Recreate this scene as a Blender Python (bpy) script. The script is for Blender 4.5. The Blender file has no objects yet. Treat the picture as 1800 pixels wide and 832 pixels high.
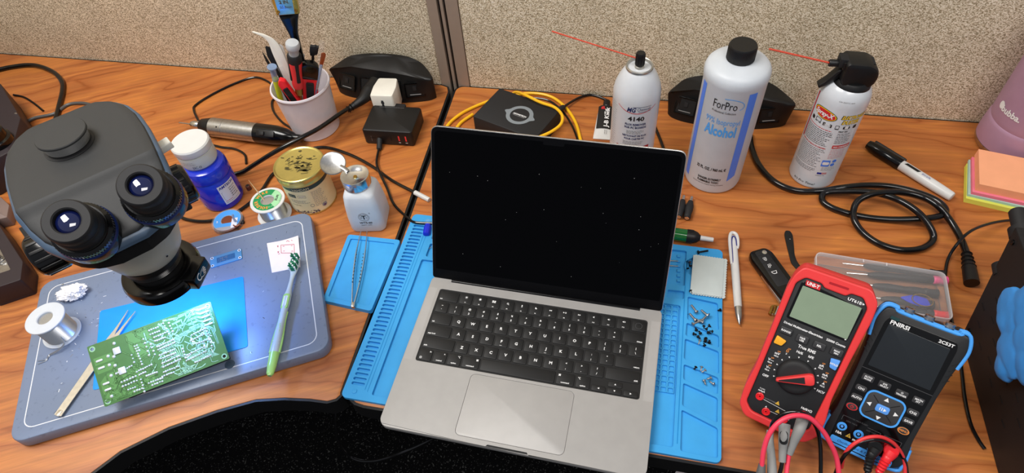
import bpy, bmesh, math, random
from mathutils import Vector, Matrix, Euler
from math import sin, cos, pi, radians as rad
random.seed(7)
S = 0.001                      # everything below is written in millimetres
scene = bpy.context.scene
COL = scene.collection

# ------------------------------------------------------------------ camera
F_PX = 1119.77
CAM = Vector((103.19, -361.81, 726.60))
ROT = Euler((0.68322, 0.06837, 0.19708), 'XYZ')
cd = bpy.data.cameras.new('camera'); cam = bpy.data.objects.new('camera', cd); COL.objects.link(cam)
cd.sensor_fit = 'HORIZONTAL'; cd.sensor_width = 36.0; cd.lens = F_PX / 1800 * 36
cd.clip_start = 0.01; cd.clip_end = 50
cam.location = CAM * S; cam.rotation_euler = ROT
scene.camera = cam
scene.view_settings.view_transform = 'Standard'; scene.view_settings.look = 'None'
scene.view_settings.gamma = 1.0; scene.view_settings.use_curve_mapping = False
scene.view_settings.exposure = -0.28
# ------------------------------------------------------------------ light
w = bpy.data.worlds.new('room_light'); scene.world = w; w.use_nodes = True
w.node_tree.nodes['Background'].inputs[0].default_value = (0.86, 0.90, 1.0, 1)
w.node_tree.nodes['Background'].inputs[1].default_value = 0.34
def area(name, loc, size, size_y, power, color, target):
    l = bpy.data.lights.new(name, 'AREA'); l.shape = 'RECTANGLE'; l.size = size; l.size_y = size_y
    l.energy = power; l.color = color
    o = bpy.data.objects.new(name, l); COL.objects.link(o); o.location = loc
    o.rotation_euler = (Vector(target) - Vector(loc)).to_track_quat('-Z', 'Y').to_euler()
    return o
area('ceiling_light', (-0.9, -0.15, 2.0), 1.2, 0.6, 50, (1.0, 0.965, 0.92), (-0.6, 0.3, 0))
area('ceiling_light', (0.75, -0.9, 2.0), 1.2, 0.6, 24, (1.0, 0.965, 0.92), (0.5, -0.2, 0))

def U(px, py, z=0.0):
    """point of the place at height z (mm) seen at photograph pixel (1800x832)"""
    d = ROT.to_matrix() @ Vector(((px - 900) / F_PX, -(py - 416) / F_PX, -1.0))
    return CAM + d * ((z - CAM.z) / d.z)

# ------------------------------------------------------------------ materials
def srgb(h):
    h = h.lstrip('#'); c = [int(h[i:i+2], 16) / 255 for i in (0, 2, 4)]
    return tuple(x / 12.92 if x <= 0.04045 else ((x + 0.055) / 1.055) ** 2.4 for x in c) + (1.0,)
MATS = {}
def mat(name, col, rough=0.5, metal=0.0, var=0.0, vscale=60, bump=0.0, bscale=1500, spec=0.5, trans=0.0, coat=0.0, alpha=1.0, sss=0.0, emit=None, estr=0, ior=1.45):
    m = bpy.data.materials.new(name); m.use_nodes = True; nt = m.node_tree; n = nt.nodes; b = n['Principled BSDF']
    c = srgb(col)
    b.inputs['Base Color'].default_value = c; b.inputs['Roughness'].default_value = rough
    b.inputs['Metallic'].default_value = metal; b.inputs['Specular IOR Level'].default_value = spec
    b.inputs['Transmission Weight'].default_value = trans; b.inputs['Coat Weight'].default_value = coat
    b.inputs['Alpha'].default_value = alpha; b.inputs['IOR'].default_value = ior
    if False: b.inputs['Subsurface Weight'].default_value = sss; b.inputs['Subsurface Radius'].default_value = (.01, .01, .01); b.inputs['Subsurface Scale'].default_value = 0.5
    if emit: b.inputs['Emission Color'].default_value = srgb(emit); b.inputs['Emission Strength'].default_value = estr
    tc = n.new('ShaderNodeTexCoord')
    v = max(var, 0.03)
    no = n.new('ShaderNodeTexNoise'); no.inputs['Scale'].default_value = vscale; no.inputs['Detail'].default_value = 6
    nt.links.new(tc.outputs['Object'], no.inputs['Vector'])
    mr = n.new('ShaderNodeMapRange'); mr.inputs[1].default_value = .3; mr.inputs[2].default_value = .7
    mr.inputs[3].default_value = 1 - v; mr.inputs[4].default_value = 1 + v
    nt.links.new(no.outputs['Fac'], mr.inputs[0])
    mx = n.new('ShaderNodeVectorMath'); mx.operation = 'SCALE'; mx.inputs[0].default_value = c[:3]
    nt.links.new(mr.outputs[0], mx.inputs['Scale']); nt.links.new(mx.outputs[0], b.inputs['Base Color'])
    if bump:
        n2 = n.new('ShaderNodeTexNoise'); n2.inputs['Scale'].default_value = bscale; n2.inputs['Detail'].default_value = 3
        nt.links.new(tc.outputs['Object'], n2.inputs['Vector'])
        bp = n.new('ShaderNodeBump'); bp.inputs['Strength'].default_value = bump; bp.inputs['Distance'].default_value = 0.0003
        nt.links.new(n2.outputs['Fac'], bp.inputs['Height']); nt.links.new(bp.outputs[0], b.inputs['Normal'])
    MATS[name] = m; return m

def wood(name, ang, sc=1.0, seed=0.0):
    m = bpy.data.materials.new(name); m.use_nodes = True; nt = m.node_tree; n = nt.nodes; L = nt.links; b = n['Principled BSDF']
    tc = n.new('ShaderNodeTexCoord'); mp = n.new('ShaderNodeMapping'); mp.vector_type = 'TEXTURE'
    mp.inputs['Rotation'].default_value = (0, 0, ang); mp.inputs['Location'].default_value = (seed, seed * .7, 0)
    L.new(tc.outputs['Object'], mp.inputs['Vector'])
    warp = n.new('ShaderNodeTexNoise'); warp.inputs['Scale'].default_value = 5.0; warp.inputs['Detail'].default_value = 3
    L.new(mp.outputs[0], warp.inputs['Vector'])
    sc1 = n.new('ShaderNodeVectorMath'); sc1.operation = 'MULTIPLY'; sc1.inputs[1].default_value = (1.0, 7.0, 1)
    L.new(mp.outputs[0], sc1.inputs[0])
    add = n.new('ShaderNodeVectorMath'); add.operation = 'MULTIPLY_ADD'; add.inputs[1].default_value = (0.25, 0.6, 0.0)
    L.new(warp.outputs['Color'], add.inputs[0]); L.new(sc1.outputs[0], add.inputs[2])
    g = n.new('ShaderNodeTexNoise'); g.inputs['Scale'].default_value = 1.6; g.inputs['Detail'].default_value = 2; g.inputs['Distortion'].default_value = .4
    L.new(add.outputs[0], g.inputs['Vector'])
    # contour lines of the slow noise give the cathedral grain
    mm = n.new('ShaderNodeMath'); mm.operation = 'MULTIPLY'; mm.inputs[1].default_value = 15.0; L.new(g.outputs['Fac'], mm.inputs[0])
    fr = n.new('ShaderNodeMath'); fr.operation = 'PINGPONG'; fr.inputs[1].default_value = 1.0; L.new(mm.outputs[0], fr.inputs[0])
    fine = n.new('ShaderNodeTexNoise'); fine.inputs['Scale'].default_value = 1.0; fine.inputs['Detail'].default_value = 8; fine.inputs['Roughness'].default_value = .65
    sc2 = n.new('ShaderNodeVectorMath'); sc2.operation = 'MULTIPLY'; sc2.inputs[1].default_value = (7, 190.0, 1)
    L.new(mp.outputs[0], sc2.inputs[0]); L.new(sc2.outputs[0], fine.inputs['Vector'])
    cr = n.new('ShaderNodeValToRGB'); e = cr.color_ramp.elements
    e[0].position = 0.0; e[0].color = srgb('#965020'); e[1].position = 1.0; e[1].color = srgb('#c27839')
    x = cr.color_ramp.elements.new(0.12); x.color = srgb('#ab6330'); x = cr.color_ramp.elements.new(0.6); x.color = srgb('#b66e37')
    L.new(fr.outputs[0], cr.inputs['Fac'])
    mr = n.new('ShaderNodeMapRange'); mr.inputs[1].default_value = .3; mr.inputs[2].default_value = .7; mr.inputs[3].default_value = .72; mr.inputs[4].default_value = 1.14
    L.new(fine.outputs['Fac'], mr.inputs[0])
    vm = n.new('ShaderNodeVectorMath'); vm.operation = 'SCALE'; L.new(cr.outputs['Color'], vm.inputs[0]); L.new(mr.outputs[0], vm.inputs['Scale'])
    big = n.new('ShaderNodeTexNoise'); big.inputs['Scale'].default_value = 9.0; big.inputs['Detail'].default_value = 3; L.new(mp.outputs[0], big.inputs['Vector'])
    mr2 = n.new('ShaderNodeMapRange'); mr2.inputs[1].default_value = .3; mr2.inputs[2].default_value = .7; mr2.inputs[3].default_value = .90; mr2.inputs[4].default_value = 1.08
    L.new(big.outputs['Fac'], mr2.inputs[0])
    vm2 = n.new('ShaderNodeVectorMath'); vm2.operation = 'SCALE'; L.new(vm.outputs[0], vm2.inputs[0]); L.new(mr2.outputs[0], vm2.inputs['Scale'])
    L.new(vm2.outputs[0], b.inputs['Base Color'])
    b.inputs['Roughness'].default_value = 0.42; b.inputs['Specular IOR Level'].default_value = 0.4
    bp = n.new('ShaderNodeBump'); bp.inputs['Strength'].default_value = .12; bp.inputs['Distance'].default_value = .0003
    L.new(fine.outputs['Fac'], bp.inputs['Height']); L.new(bp.outputs[0], b.inputs['Normal'])
    MATS[name] = m; return m

def fabric(name):
    m = bpy.data.materials.new(name); m.use_nodes = True; nt = m.node_tree; n = nt.nodes; L = nt.links; b = n['Principled BSDF']
    tc = n.new('ShaderNodeTexCoord')
    vo = n.new('ShaderNodeTexNoise'); vo.inputs['Scale'].default_value = 1.0; vo.inputs['Detail'].default_value = 2
    s = n.new('ShaderNodeVectorMath'); s.operation = 'MULTIPLY'; s.inputs[1].default_value = (560, 560, 820)
    L.new(tc.outputs['Object'], s.inputs[0]); L.new(s.outputs[0], vo.inputs['Vector'])
    cr = n.new('ShaderNodeValToRGB'); e = cr.color_ramp.elements
    e[0].position = .36; e[0].color = srgb('#8f8165'); e[1].position = .64; e[1].color = srgb('#fbf3df')
    x = e.new(.5); x.color = srgb('#d8ccb0')
    L.new(vo.outputs['Fac'], cr.inputs['Fac'])
    big = n.new('ShaderNodeTexNoise'); big.inputs['Scale'].default_value = 12; big.inputs['Detail'].default_value = 2
    L.new(tc.outputs['Object'], big.inputs['Vector'])
    mr = n.new('ShaderNodeMapRange'); mr.inputs[1].default_value = .3; mr.inputs[2].default_value = .7; mr.inputs[3].default_value = .93; mr.inputs[4].default_value = 1.05
    L.new(big.outputs['Fac'], mr.inputs[0])
    vm = n.new('ShaderNodeVectorMath'); vm.operation = 'SCALE'; L.new(cr.outputs['Color'], vm.inputs[0]); L.new(mr.outputs[0], vm.inputs['Scale'])
    L.new(vm.outputs[0], b.inputs['Base Color']); b.inputs['Roughness'].default_value = .95; b.inputs['Specular IOR Level'].default_value = .1
    bp = n.new('ShaderNodeBump'); bp.inputs['Strength'].default_value = .6; bp.inputs['Distance'].default_value = .0008
    L.new(vo.outputs['Fac'], bp.inputs['Height']); L.new(bp.outputs[0], b.inputs['Normal'])
    MATS[name] = m; return m

def speckle(name, base, dots, rough=.5, scale=700, thr=.68, metal=0.0, spec=.5, bump=0, base2=None):
    m = bpy.data.materials.new(name); m.use_nodes = True; nt = m.node_tree; n = nt.nodes; L = nt.links; b = n['Principled BSDF']
    tc = n.new('ShaderNodeTexCoord'); no = n.new('ShaderNodeTexNoise'); no.inputs['Scale'].default_value = scale; no.inputs['Detail'].default_value = 2
    L.new(tc.outputs['Object'], no.inputs['Vector'])
    cr = n.new('ShaderNodeValToRGB'); e = cr.color_ramp.elements
    e[0].position = thr - .04; e[0].color = srgb(base); e[1].position = thr + .04; e[1].color = srgb(dots)
    L.new(no.outputs['Fac'], cr.inputs['Fac']); L.new(cr.outputs['Color'], b.inputs['Base Color'])
    b.inputs['Roughness'].default_value = rough; b.inputs['Metallic'].default_value = metal; b.inputs['Specular IOR Level'].default_value = spec
    if bump:
        bp = n.new('ShaderNodeBump'); bp.inputs['Strength'].default_value = bump; bp.inputs['Distance'].default_value = .001
        L.new(no.outputs['Fac'], bp.inputs['Height']); L.new(bp.outputs[0], b.inputs['Normal'])
    MATS[name] = m; return m

wood('wood_left', rad(28), seed=.31); wood('wood_right', rad(2), seed=.83)
fabric('panel_fabric')
speckle('carpet', '#0b0b0c', '#565654', .95, 260, .66, spec=.1, bump=.8)
mat('post_metal', '#9a8b7d', .45, .2, bump=.15)
mat('post_dark', '#1c1916', .6)
mat('edge_black', '#101011', .45, bump=.1)
mat('black', '#121213', .42, bump=.25, bscale=2500)
mat('black_soft', '#1b1b1d', .62, bump=.3, bscale=2500)
mat('black_gloss', '#09090a', .16)
mat('black_text', '#1d1d22', .6)
mat('navy_text', '#202a5c', .6)
mat('grey_text', '#7d7d7d', .6)
mat('white_print', '#e9e9e9', .5)
mat('dim_print', '#8e8e8e', .6)
mat('dark_print', '#4a4a4c', .6)
mat('orange_print', '#d8843c', .6)
mat('aluminium', '#a3a19f', .45, .3, bump=.06, bscale=4000)
mat('alu_pad', '#a9a7a5', .55, .25)
mat('alu_edge', '#d9d6d2', .22, .9)
mat('key_black', '#131314', .55, bump=.12, bscale=3000)
mat('well_black', '#0b0b0c', .6)
mat('screen_glass', '#010102', .06, spec=.12)
mat('screen_edge', '#050507', .2, spec=.2)
mat('silicone', '#3a9cdb', .52, var=.05, vscale=30, bump=.08, spec=.35)
mat('silicone_dark', '#1b82c4', .6, var=.05, vscale=30, spec=.3)
mat('sheet_blue', '#1e93e8', .38, spec=.4)
m_slab = speckle('slab_paint', '#75839c', '#6b7890', .40, 160, .66)
mat('slab_line', '#d9dce2', .6)
mat('scope_grey', '#2b2c2d', .55, bump=.35, bscale=2200)
mat('scope_rim', '#46586d', .35, .05)
mat('scope_blue', '#1b2a5c', .3, 0)
mat('cream', '#b9b9ad', .4)
mat('lens', '#0b1440', .04, spec=1.0, coat=1.0)  # dark glass, with the blue of its reflection put into the base colour
mat('lens_dark', '#05060c', .05, spec=1.0)
mat('chrome', '#d8d8d8', .18, 1.0)
mat('steel', '#b9b9b9', .3, 1.0, var=.1, vscale=300)
mat('steel_pale', '#cfc9bb', .38, .85, var=.08, vscale=200)
mat('solder', '#c3c7cc', .28, .9, var=.05, vscale=900)
mat('brass', '#b3914a', .3, 1.0)
mat('copper_orange', '#b0633c', .35, .8)
mat('gold_lid', '#cdbc6e', .28, .75, var=.08)
mat('gold_scuff', '#4b431f', .6)
mat('tin_cream', '#dccfa6', .4, .25)
mat('tin_green', '#1c3c3e', .4)
mat('tin_purple', '#5b3a5e', .6)
mat('white_plastic', '#d4d4d2', .35)
mat('white_cup', '#dcd6dc', .3, sss=.15)
mat('white_can', '#cdd1d6', .28, coat=.3)
mat('can_silver', '#bdbab2', .35, .8)
mat('ivory_plastic', '#e6e3d8', .35)
mat('milky', '#ced4db', .4, sss=.25, alpha=.96)
mat('label_white', '#dfe0e8', .4)
mat('label_clear', '#ccd0d8', .35, alpha=.55)
mat('liquid_top', '#f3f6f8', .35, sss=.2)
mat('label_blue', '#4f83ea', .35)
mat('alc_blue', '#4f9fe8', .4)
mat('jar_blue', '#1430c4', .18, coat=.4)
mat('jar_text', '#1b2b90', .5)
mat('glass_clear', '#dfe6e4', .08, trans=.85, alpha=.6)
mat('clear_plastic', '#e6e4e6', .22, alpha=.08, spec=.5)
mat('clear_edge', '#ece9ec', .25, alpha=.45)
mat('cream_paste', '#cdd0c8', .5)
mat('green_label', '#168a4e', .45)
mat('green_pale', '#9fd6a4', .45)
mat('orange_text', '#f0933a', .5)
mat('toothpick', '#d9b98a', .6)
mat('pcb_green', '#45733a', .35, var=.06, vscale=90)
mat('pcb_dark', '#274f20', .35)
mat('pcb_trace', '#96c49c', .32)
mat('pcb_pour', '#5a8c4a', .34)
mat('pcb_edge', '#9a8f4a', .6)
mat('pcb_blue', '#1b5d8f', .35, var=.12, vscale=500)
mat('pcb_lblue', '#4d8cba', .4)
mat('tin_pad', '#d4d8dc', .35, .25)
mat('paper', '#e9dede', .8)
mat('red_ink', '#c04a56', .8)
mat('toothbrush_green', '#a3d478', .3, coat=.2)
mat('toothbrush_clear', '#b7c6cf', .25, coat=.2)
mat('bristle_green', '#1f7a55', .7)
mat('bristle_white', '#dfe6e0', .7)
mat('cotton', '#f2f0f1', .95, sss=.2)
mat('red', '#e6252d', .4, coat=.1)
mat('red_rubber', '#e2393a', .45)
mat('red_deep', '#a81722', .4)
mat('pink_cable', '#f0405a', .35)
mat('lead_grey', '#8f8f8d', .5)
mat('lead_dark', '#5b5b5a', .5)
mat('lcd', '#84967f', .25, spec=.5)
mat('lcd_off', '#22262a', .18, spec=.6)
mat('amber', '#f4ae2c', .45)
mat('button_blue', '#5c9bea', .45)
mat('scope_skyblue', '#4aa0f0', .45)
mat('button_dark', '#343436', .55)
mat('charcoal', '#1d1e20', .5, bump=.2, bscale=2500)
mat('tri_yellow', '#c9a13c', .5)
mat('yellow_cable', '#f3b91d', .35)
mat('cable_black', '#0c0c0d', .2, coat=.2)
mat('cable_grey', '#4d4d4d', .4)
mat('purple', '#b08ba3', .45, .1, bump=.5, bscale=2500)
mat('note_peach', '#f5ab80', .7); mat('note_pink', '#e77c92', .7); mat('note_mint', '#a9c9bd', .7); mat('note_yellow', '#d9d85c', .7)
mat('glove', '#3f97e8', .5, bump=1.0, bscale=90)
mat('psu_black', '#151416', .6, bump=.5, bscale=1500)
mat('plum_metal', '#2a2126', .5, bump=.2)
mat('plum_light', '#7a6862', .5)
mat('cloth_grey', '#bfc9c8', .9, bump=.5, bscale=1500)
mat('green_glass', '#0c7a2c', .12, trans=.4, coat=.4)
mat('navy_gloss', '#1a1f7a', .3)
mat('straw_red', '#d9543f', .3, alpha=.9)
mat('screw_black', '#17171a', .35, .6)
mat('logo_red', '#cc2a2e', .4); mat('logo_yellow', '#f2c81e', .4)
mat('body_black_text', '#161616', .5)
mat('cap_blue', '#1d2fd0', .25)
mat('syringe_yellow', '#d8e020', .3, alpha=.85)
mat('clear_blue', '#8ea6c8', .2, alpha=.6)
mat('clear_grey', '#cfd2d6', .15, alpha=.5)
mat('gold_brush', '#c9b35a', .25, .8)
mat('brush_blue', '#7cc0ea', .2, .5)
mat('pink_cap', '#ef4e8c', .4)
mat('brown_comp', '#5b3029', .4)
mat('grey_ring', '#7d8489', .6)
mat('grey_cap', '#b7babd', .4)
mat('led_white', '#ffffff', .4, emit='#cfe4ff', estr=6)

# ------------------------------------------------------------------ mesh helpers (millimetres)
def T(x=0, y=0, z=0, rx=0, ry=0, rz=0):
    return Matrix.Translation((x, y, z)) @ Euler((rx, ry, rz), 'XYZ').to_matrix().to_4x4()
def axis_m(p, d, up=(0, 0, 1)):
    """matrix whose z axis runs along d from p"""
    d = Vector(d).normalized(); u = Vector(up)
    if abs(d.dot(u)) > .99: u = Vector((0, 1, 0))
    x = u.cross(d).normalized(); y = d.cross(x)
    m = Matrix((x, y, d)).transposed().to_4x4(); m.translation = Vector(p); return m
def rrect(w, h, r, n=5, cx=0, cy=0):
    pts = []
    for (sx, sy, a0) in ((1, 1, 0), (-1, 1, 90), (-1, -1, 180), (1, -1, 270)):
        for i in range(n + 1):
            a = rad(a0 + 90 * i / n)
            pts.append((cx + sx * (w / 2 - r) + r * cos(a), cy + sy * (h / 2 - r) + r * sin(a)))
    return pts
def circ(r, n=32, cx=0, cy=0): return [(cx + r * cos(2 * pi * i / n), cy + r * sin(2 * pi * i / n)) for i in range(n)]
def rpoly(pts, r, n=4):
    """round the corners of a polygon"""
    out = []; k = len(pts)
    for i in range(k):
        p = Vector(pts[i][:2]); a = Vector(pts[i - 1][:2]); b = Vector(pts[(i + 1) % k][:2])
        ri = pts[i][2] if len(pts[i]) > 2 else r
        da = (a - p); db = (b - p); t = min(ri, da.length * .45, db.length * .45)
        pa = p + da.normalized() * t; pb = p + db.normalized() * t
        for j in range(n + 1):
            s = j / n; out.append(tuple(pa * (1 - s) ** 2 + p * 2 * s * (1 - s) + pb * s * s))
    return out
def catmull(P, sub=8, closed=False):
    P = [Vector(p) for p in P]; n = len(P); out = []
    rng = n if closed else n - 1
    for i in range(rng):
        if closed: p0, p1, p2, p3 = P[i - 1], P[i], P[(i + 1) % n], P[(i + 2) % n]
        else:
            p1, p2 = P[i], P[i + 1]; p0 = P[i - 1] if i else p1 * 2 - p2; p3 = P[i + 2] if i + 2 < n else p2 * 2 - p1
        for s in range(sub):
            t = s / sub
            out.append(.5 * ((2 * p1) + (-p0 + p2) * t + (2 * p0 - 5 * p1 + 4 * p2 - p3) * t * t + (-p0 + 3 * p1 - 3 * p2 + p3) * t ** 3))
    if not closed: out.append(P[-1])
    return out
TXT = {}
def text_geo(s, bold=False, shear=0.0, spacing=1.0):
    key = (s, bold, shear, spacing)
    if key not in TXT:
        c = bpy.data.curves.new('t', 'FONT'); c.body = s; c.size = 1.0; c.resolution_u = 2; c.shear = shear; c.space_character = spacing
        if bold: c.offset = .032
        o = bpy.data.objects.new('t', c); me = o.to_mesh()
        vs = [v.co.copy() for v in me.vertices]; fs = [tuple(p.vertices) for p in me.polygons]
        o.to_mesh_clear(); bpy.data.objects.remove(o); bpy.data.curves.remove(c)
        xs = [v.x for v in vs] or [0, 1]; ys = [v.y for v in vs] or [0, 1]
        TXT[key] = (vs, fs, min(xs), max(xs), min(ys), max(ys))
    return TXT[key]
class MB:
    def __init__(self): self.bm = bmesh.new(); self.mats = []
    def mi(self, m):
        if m not in self.mats: self.mats.append(m)
        return self.mats.index(m)
    def add(self, vs, fs, m, M=None):
        i = self.mi(m); bv = [self.bm.verts.new((M @ Vector(v)) if M else Vector(v)) for v in vs]
        for f in fs:
            if len(set(f)) < 3: continue
            try: fc = self.bm.faces.new([bv[k] for k in f]); fc.material_index = i
            except ValueError: pass
        return self
    def box(self, sx, sy, sz, m, M=None, bev=0.0, seg=2):
        """box centred on x and y, from z=0 to sz"""
        if bev > 0 and bev < min(sx, sy, sz) / 2.01:
            return self.prism(rrect(sx, sy, max(bev, .01), seg + 1), 0, sz, m, M, bev)
        x, y = sx / 2, sy / 2
        vs = [(-x, -y, 0), (x, -y, 0), (x, y, 0), (-x, y, 0), (-x, -y, sz), (x, -y, sz), (x, y, sz), (-x, y, sz)]
        return self.add(vs, [(3, 2, 1, 0), (4, 5, 6, 7), (0, 1, 5, 4), (1, 2, 6, 5), (2, 3, 7, 6), (3, 0, 4, 7)], m, M)
    def prism(self, pts, z0, z1, m, M=None, bev=0.0, top=None, botbev=None):
        """extruded outline with a rounded top (and bottom) edge"""
        n = len(pts); P = [Vector((p[0], p[1])) for p in pts]
        ar = sum(P[i].x * P[(i + 1) % n].y - P[(i + 1) % n].x * P[i].y for i in range(n))
        if ar < 0: P.reverse()
        nr = []
        for i in range(n):
            d1 = (P[i] - P[i - 1]); d2 = (P[(i + 1) % n] - P[i])
            if d1.length < 1e-6: d1 = d2
            if d2.length < 1e-6: d2 = d1
            n1 = Vector((-d1.y, d1.x)).normalized(); n2 = Vector((-d2.y, d2.x)).normalized()
            v = n1 + n2; l = max(v.length, .3); nr.append(v / l * min(2 / l, 1.6))
        bb = bev if botbev is None else botbev
        rings = []
        if bb > 0: rings += [(bb, z0), (bb * .3, z0 + bb * .3), (0, z0 + bb)]
        else: rings += [(0, z0)]
        if bev > 0: rings += [(0, z1 - bev), (bev * .3, z1 - bev * .3), (bev, z1)]
        else: rings += [(0, z1)]
        vs = []; fs = []
        for (ins, z) in rings:
            for i in range(n): q = P[i] + nr[i] * ins; vs.append((q.x, q.y, z))
        k = len(rings)
        for r in range(k - 1):
            for i in range(n):
                j = (i + 1) % n; fs.append((r * n + i, r * n + j, (r + 1) * n + j, (r + 1) * n + i))
        fs.append(tuple(reversed(range(n)))); 
        if top: self.add(vs, fs, m, M); return self.add(vs[(k-1)*n:], [tuple(range(n))], top, (M or Matrix()) @ Matrix.Translation((0, 0, .01)))
        fs.append(tuple(range((k - 1) * n, k * n)))
        return self.add(vs, fs, m, M)
    def plate(self, outer, holes, z0, z1, m, M=None, bev=0.0):
        """extruded outline with holes"""
        c = bpy.data.curves.new('c', 'CURVE'); c.dimensions = '2D'; c.fill_mode = 'BOTH'
        c.extrude = (z1 - z0) / 2 - bev; c.bevel_depth = bev; c.bevel_resolution = 1; c.offset = -bev
        for ring in [outer] + list(holes):
            s = c.splines.new('POLY'); s.points.add(len(ring) - 1); s.use_cyclic_u = True
            for p, q in zip(s.points, ring): p.co = (q[0], q[1], 0, 1)
        o = bpy.data.objects.new('c', c); me = o.to_mesh()
        zc = (z0 + z1) / 2
        vs = [(v.co.x, v.co.y, v.co.z + zc) for v in me.vertices]; fs = [tuple(p.vertices) for p in me.polygons]
        o.to_mesh_clear(); bpy.data.objects.remove(o); bpy.data.curves.remove(c)
        return self.add(vs, fs, m, M)
    def lathe(self, prof, m, M=None, n=32, mats=None):
        """profile of (radius, z[, material]) turned about z"""
        vs = []; fs = {}
        for p in prof:
            for i in range(n): a = 2 * pi * i / n; vs.append((p[0] * cos(a), p[0] * sin(a), p[1]))
        groups = {}
        for r in range(len(prof) - 1):
            mm = prof[r + 1][2] if len(prof[r + 1]) > 2 else m
            for i in range(n):
                j = (i + 1) % n
                groups.setdefault(mm, []).append((r * n + i, r * n + j, (r + 1) * n + j, (r + 1) * n + i))
        idx = {}
        bv = [self.bm.verts.new((M @ Vector(v)) if M else Vector(v)) for v in vs]
        for mm, fl in groups.items():
            k = self.mi(mm)
            for f in fl:
                try: fc = self.bm.faces.new([bv[q] for q in f]); fc.material_index = k
                except ValueError: pass
        for r, rev in ((0, True), (len(prof) - 1, False)):
            if prof[r][0] > 1e-4:
                ring = [bv[r * n + i] for i in range(n)]
                if rev: ring.reverse()
                mm = (prof[r][2] if len(prof[r]) > 2 else m)
                try: fc = self.bm.faces.new(ring); fc.material_index = self.mi(mm)
                except ValueError: pass
        return self
    def cyl(self, r, z0, z1, m, M=None, n=32, bev=0.0):
        b = bev
        pr = [(r - b, z0), (r, z0 + b), (r, z1 - b), (r - b, z1)] if b else [(r, z0), (r, z1)]
        return self.lathe(pr, m, M, n)
    def tube(self, pts, r, m, n=10, sub=8, closed=False, smooth=True, M=None, flat=1.0):
        P = catmull(pts, sub, closed) if smooth else [Vector(p) for p in pts]
        rs = r if hasattr(r, '__len__') else None
        N = len(P); vs = []; fs = []; up = None
        for i, p in enumerate(P):
            if closed: t = (P[(i + 1) % N] - P[i - 1])
            else: t = P[min(i + 1, N - 1)] - P[max(i - 1, 0)]
            t.normalize()
            if up is None: up = Vector((0, 0, 1)) if abs(t.z) < .9 else Vector((1, 0, 0))
            x = up.cross(t)
            if x.length < 1e-4: x = Vector((1, 0, 0)).cross(t)
            x.normalize(); y = t.cross(x); up = y
            rr = r if rs is None else (rs[0] + 0) if len(rs) == 1 else None
            if rr is None:
                f = i / (N - 1) * (len(rs) - 1); a = int(min(f, len(rs) - 2)); rr = rs[a] + (rs[a + 1] - rs[a]) * (f - a)
            for k in range(n):
                an = 2 * pi * k / n; vs.append(p + x * (rr * cos(an)) + y * (rr * flat * sin(an)))
        R = N if closed else N - 1
        for i in range(R):
            a = i * n; b = ((i + 1) % N) * n
            for k in range(n): fs.append((a + k, a + (k + 1) % n, b + (k + 1) % n, b + k))
        if not closed: fs.append(tuple(reversed(range(n)))); fs.append(tuple(range((N - 1) * n, N * n)))
        return self.add(vs, fs, m, M)
    def surf(self, vs, fs, m, place, cut=0):
        """flat artwork mapped by place(x, y) onto a surface"""
        t = bmesh.new(); bv = [t.verts.new((v[0], v[1], 0)) for v in vs]
        for f in fs:
            try: t.faces.new([bv[k] for k in f])
            except ValueError: pass
        if cut:
            x0 = min(v[0] for v in vs); x1 = max(v[0] for v in vs); x = x0 + cut
            while x < x1:
                g = list(t.verts) + list(t.edges) + list(t.faces)
                bmesh.ops.bisect_plane(t, geom=g, dist=1e-6, plane_co=(x, 0, 0), plane_no=(1, 0, 0)); x += cut
        t.verts.index_update(); i = self.mi(m)
        nv = [self.bm.verts.new(place(v.co.x, v.co.y)) for v in t.verts]
        for f in t.faces:
            try: fc = self.bm.faces.new([nv[v.index] for v in f.verts]); fc.material_index = i
            except ValueError: pass
        t.free(); return self
    def text(self, s, x, y, h, m, place, align='C', w=None, bold=False, shear=0.0, cut=0, rot=0.0):
        """writing whose capitals stand h mm high, anchored at (x, y)"""
        vs, fs, x0, x1, y0, y1 = text_geo(s, bold, shear)
        k = h / .70; kx = k if w is None else w / max(x1 - x0, 1e-6)
        ox = {'L': x0, 'C': (x0 + x1) / 2, 'R': x1}[align]
        c_, s_ = cos(rot), sin(rot); out = []
        for v in vs:
            a = (v.x - ox) * kx; b = v.y * k
            out.append((x + a * c_ - b * s_, y + a * s_ + b * c_))
        return self.surf(out, fs, m, place, cut)
    def poly(self, pts, m, place, cut=0): return self.surf(pts, [tuple(range(len(pts)))], m, place, cut)
    def ring2(self, outer, inner, m, place):
        n = len(outer); return self.surf(list(outer) + list(inner), [(i, (i + 1) % n, n + (i + 1) % n, n + i) for i in range(n)], m, place)
    def line(self, a, b, wd, m, place, cut=0):
        a = Vector(a[:2]); b = Vector(b[:2]); d = (b - a).normalized(); q = Vector((-d.y, d.x)) * wd / 2
        return self.poly([a - q, b - q, b + q, a + q], m, place, cut)
    def scribble(self, x0, y0, x1, rows, pitch, m, place, th=.5, cut=0, seed=1, slope=0.0):
        """rows of print too small to read in the photograph, as word-length strokes"""
        R = random.Random(seed)
        for r in range(rows):
            x = x0; end = x1 - R.random() * (x1 - x0) * .25
            while x < end:
                wl = R.uniform(1.2, 4.2); wl = min(wl, end - x)
                yy = y0 - r * pitch
                self.poly([(x, yy), (x + wl, yy), (x + wl, yy + th), (x, yy + th)], m, place, cut); x += wl + .8
        return self
def flat(M=None, z=.12):
    M = M or Matrix()
    return lambda x, y: M @ Vector((x, y, z))
def wrap(R, ang=-pi / 2, z0=0.0, off=.35, M=None):
    M = M or Matrix()
    def f(x, y):
        a = ang + x / R; return M @ Vector(((R + off) * cos(a), (R + off) * sin(a), z0 + y))
    return f
LINKED = {}
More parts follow.
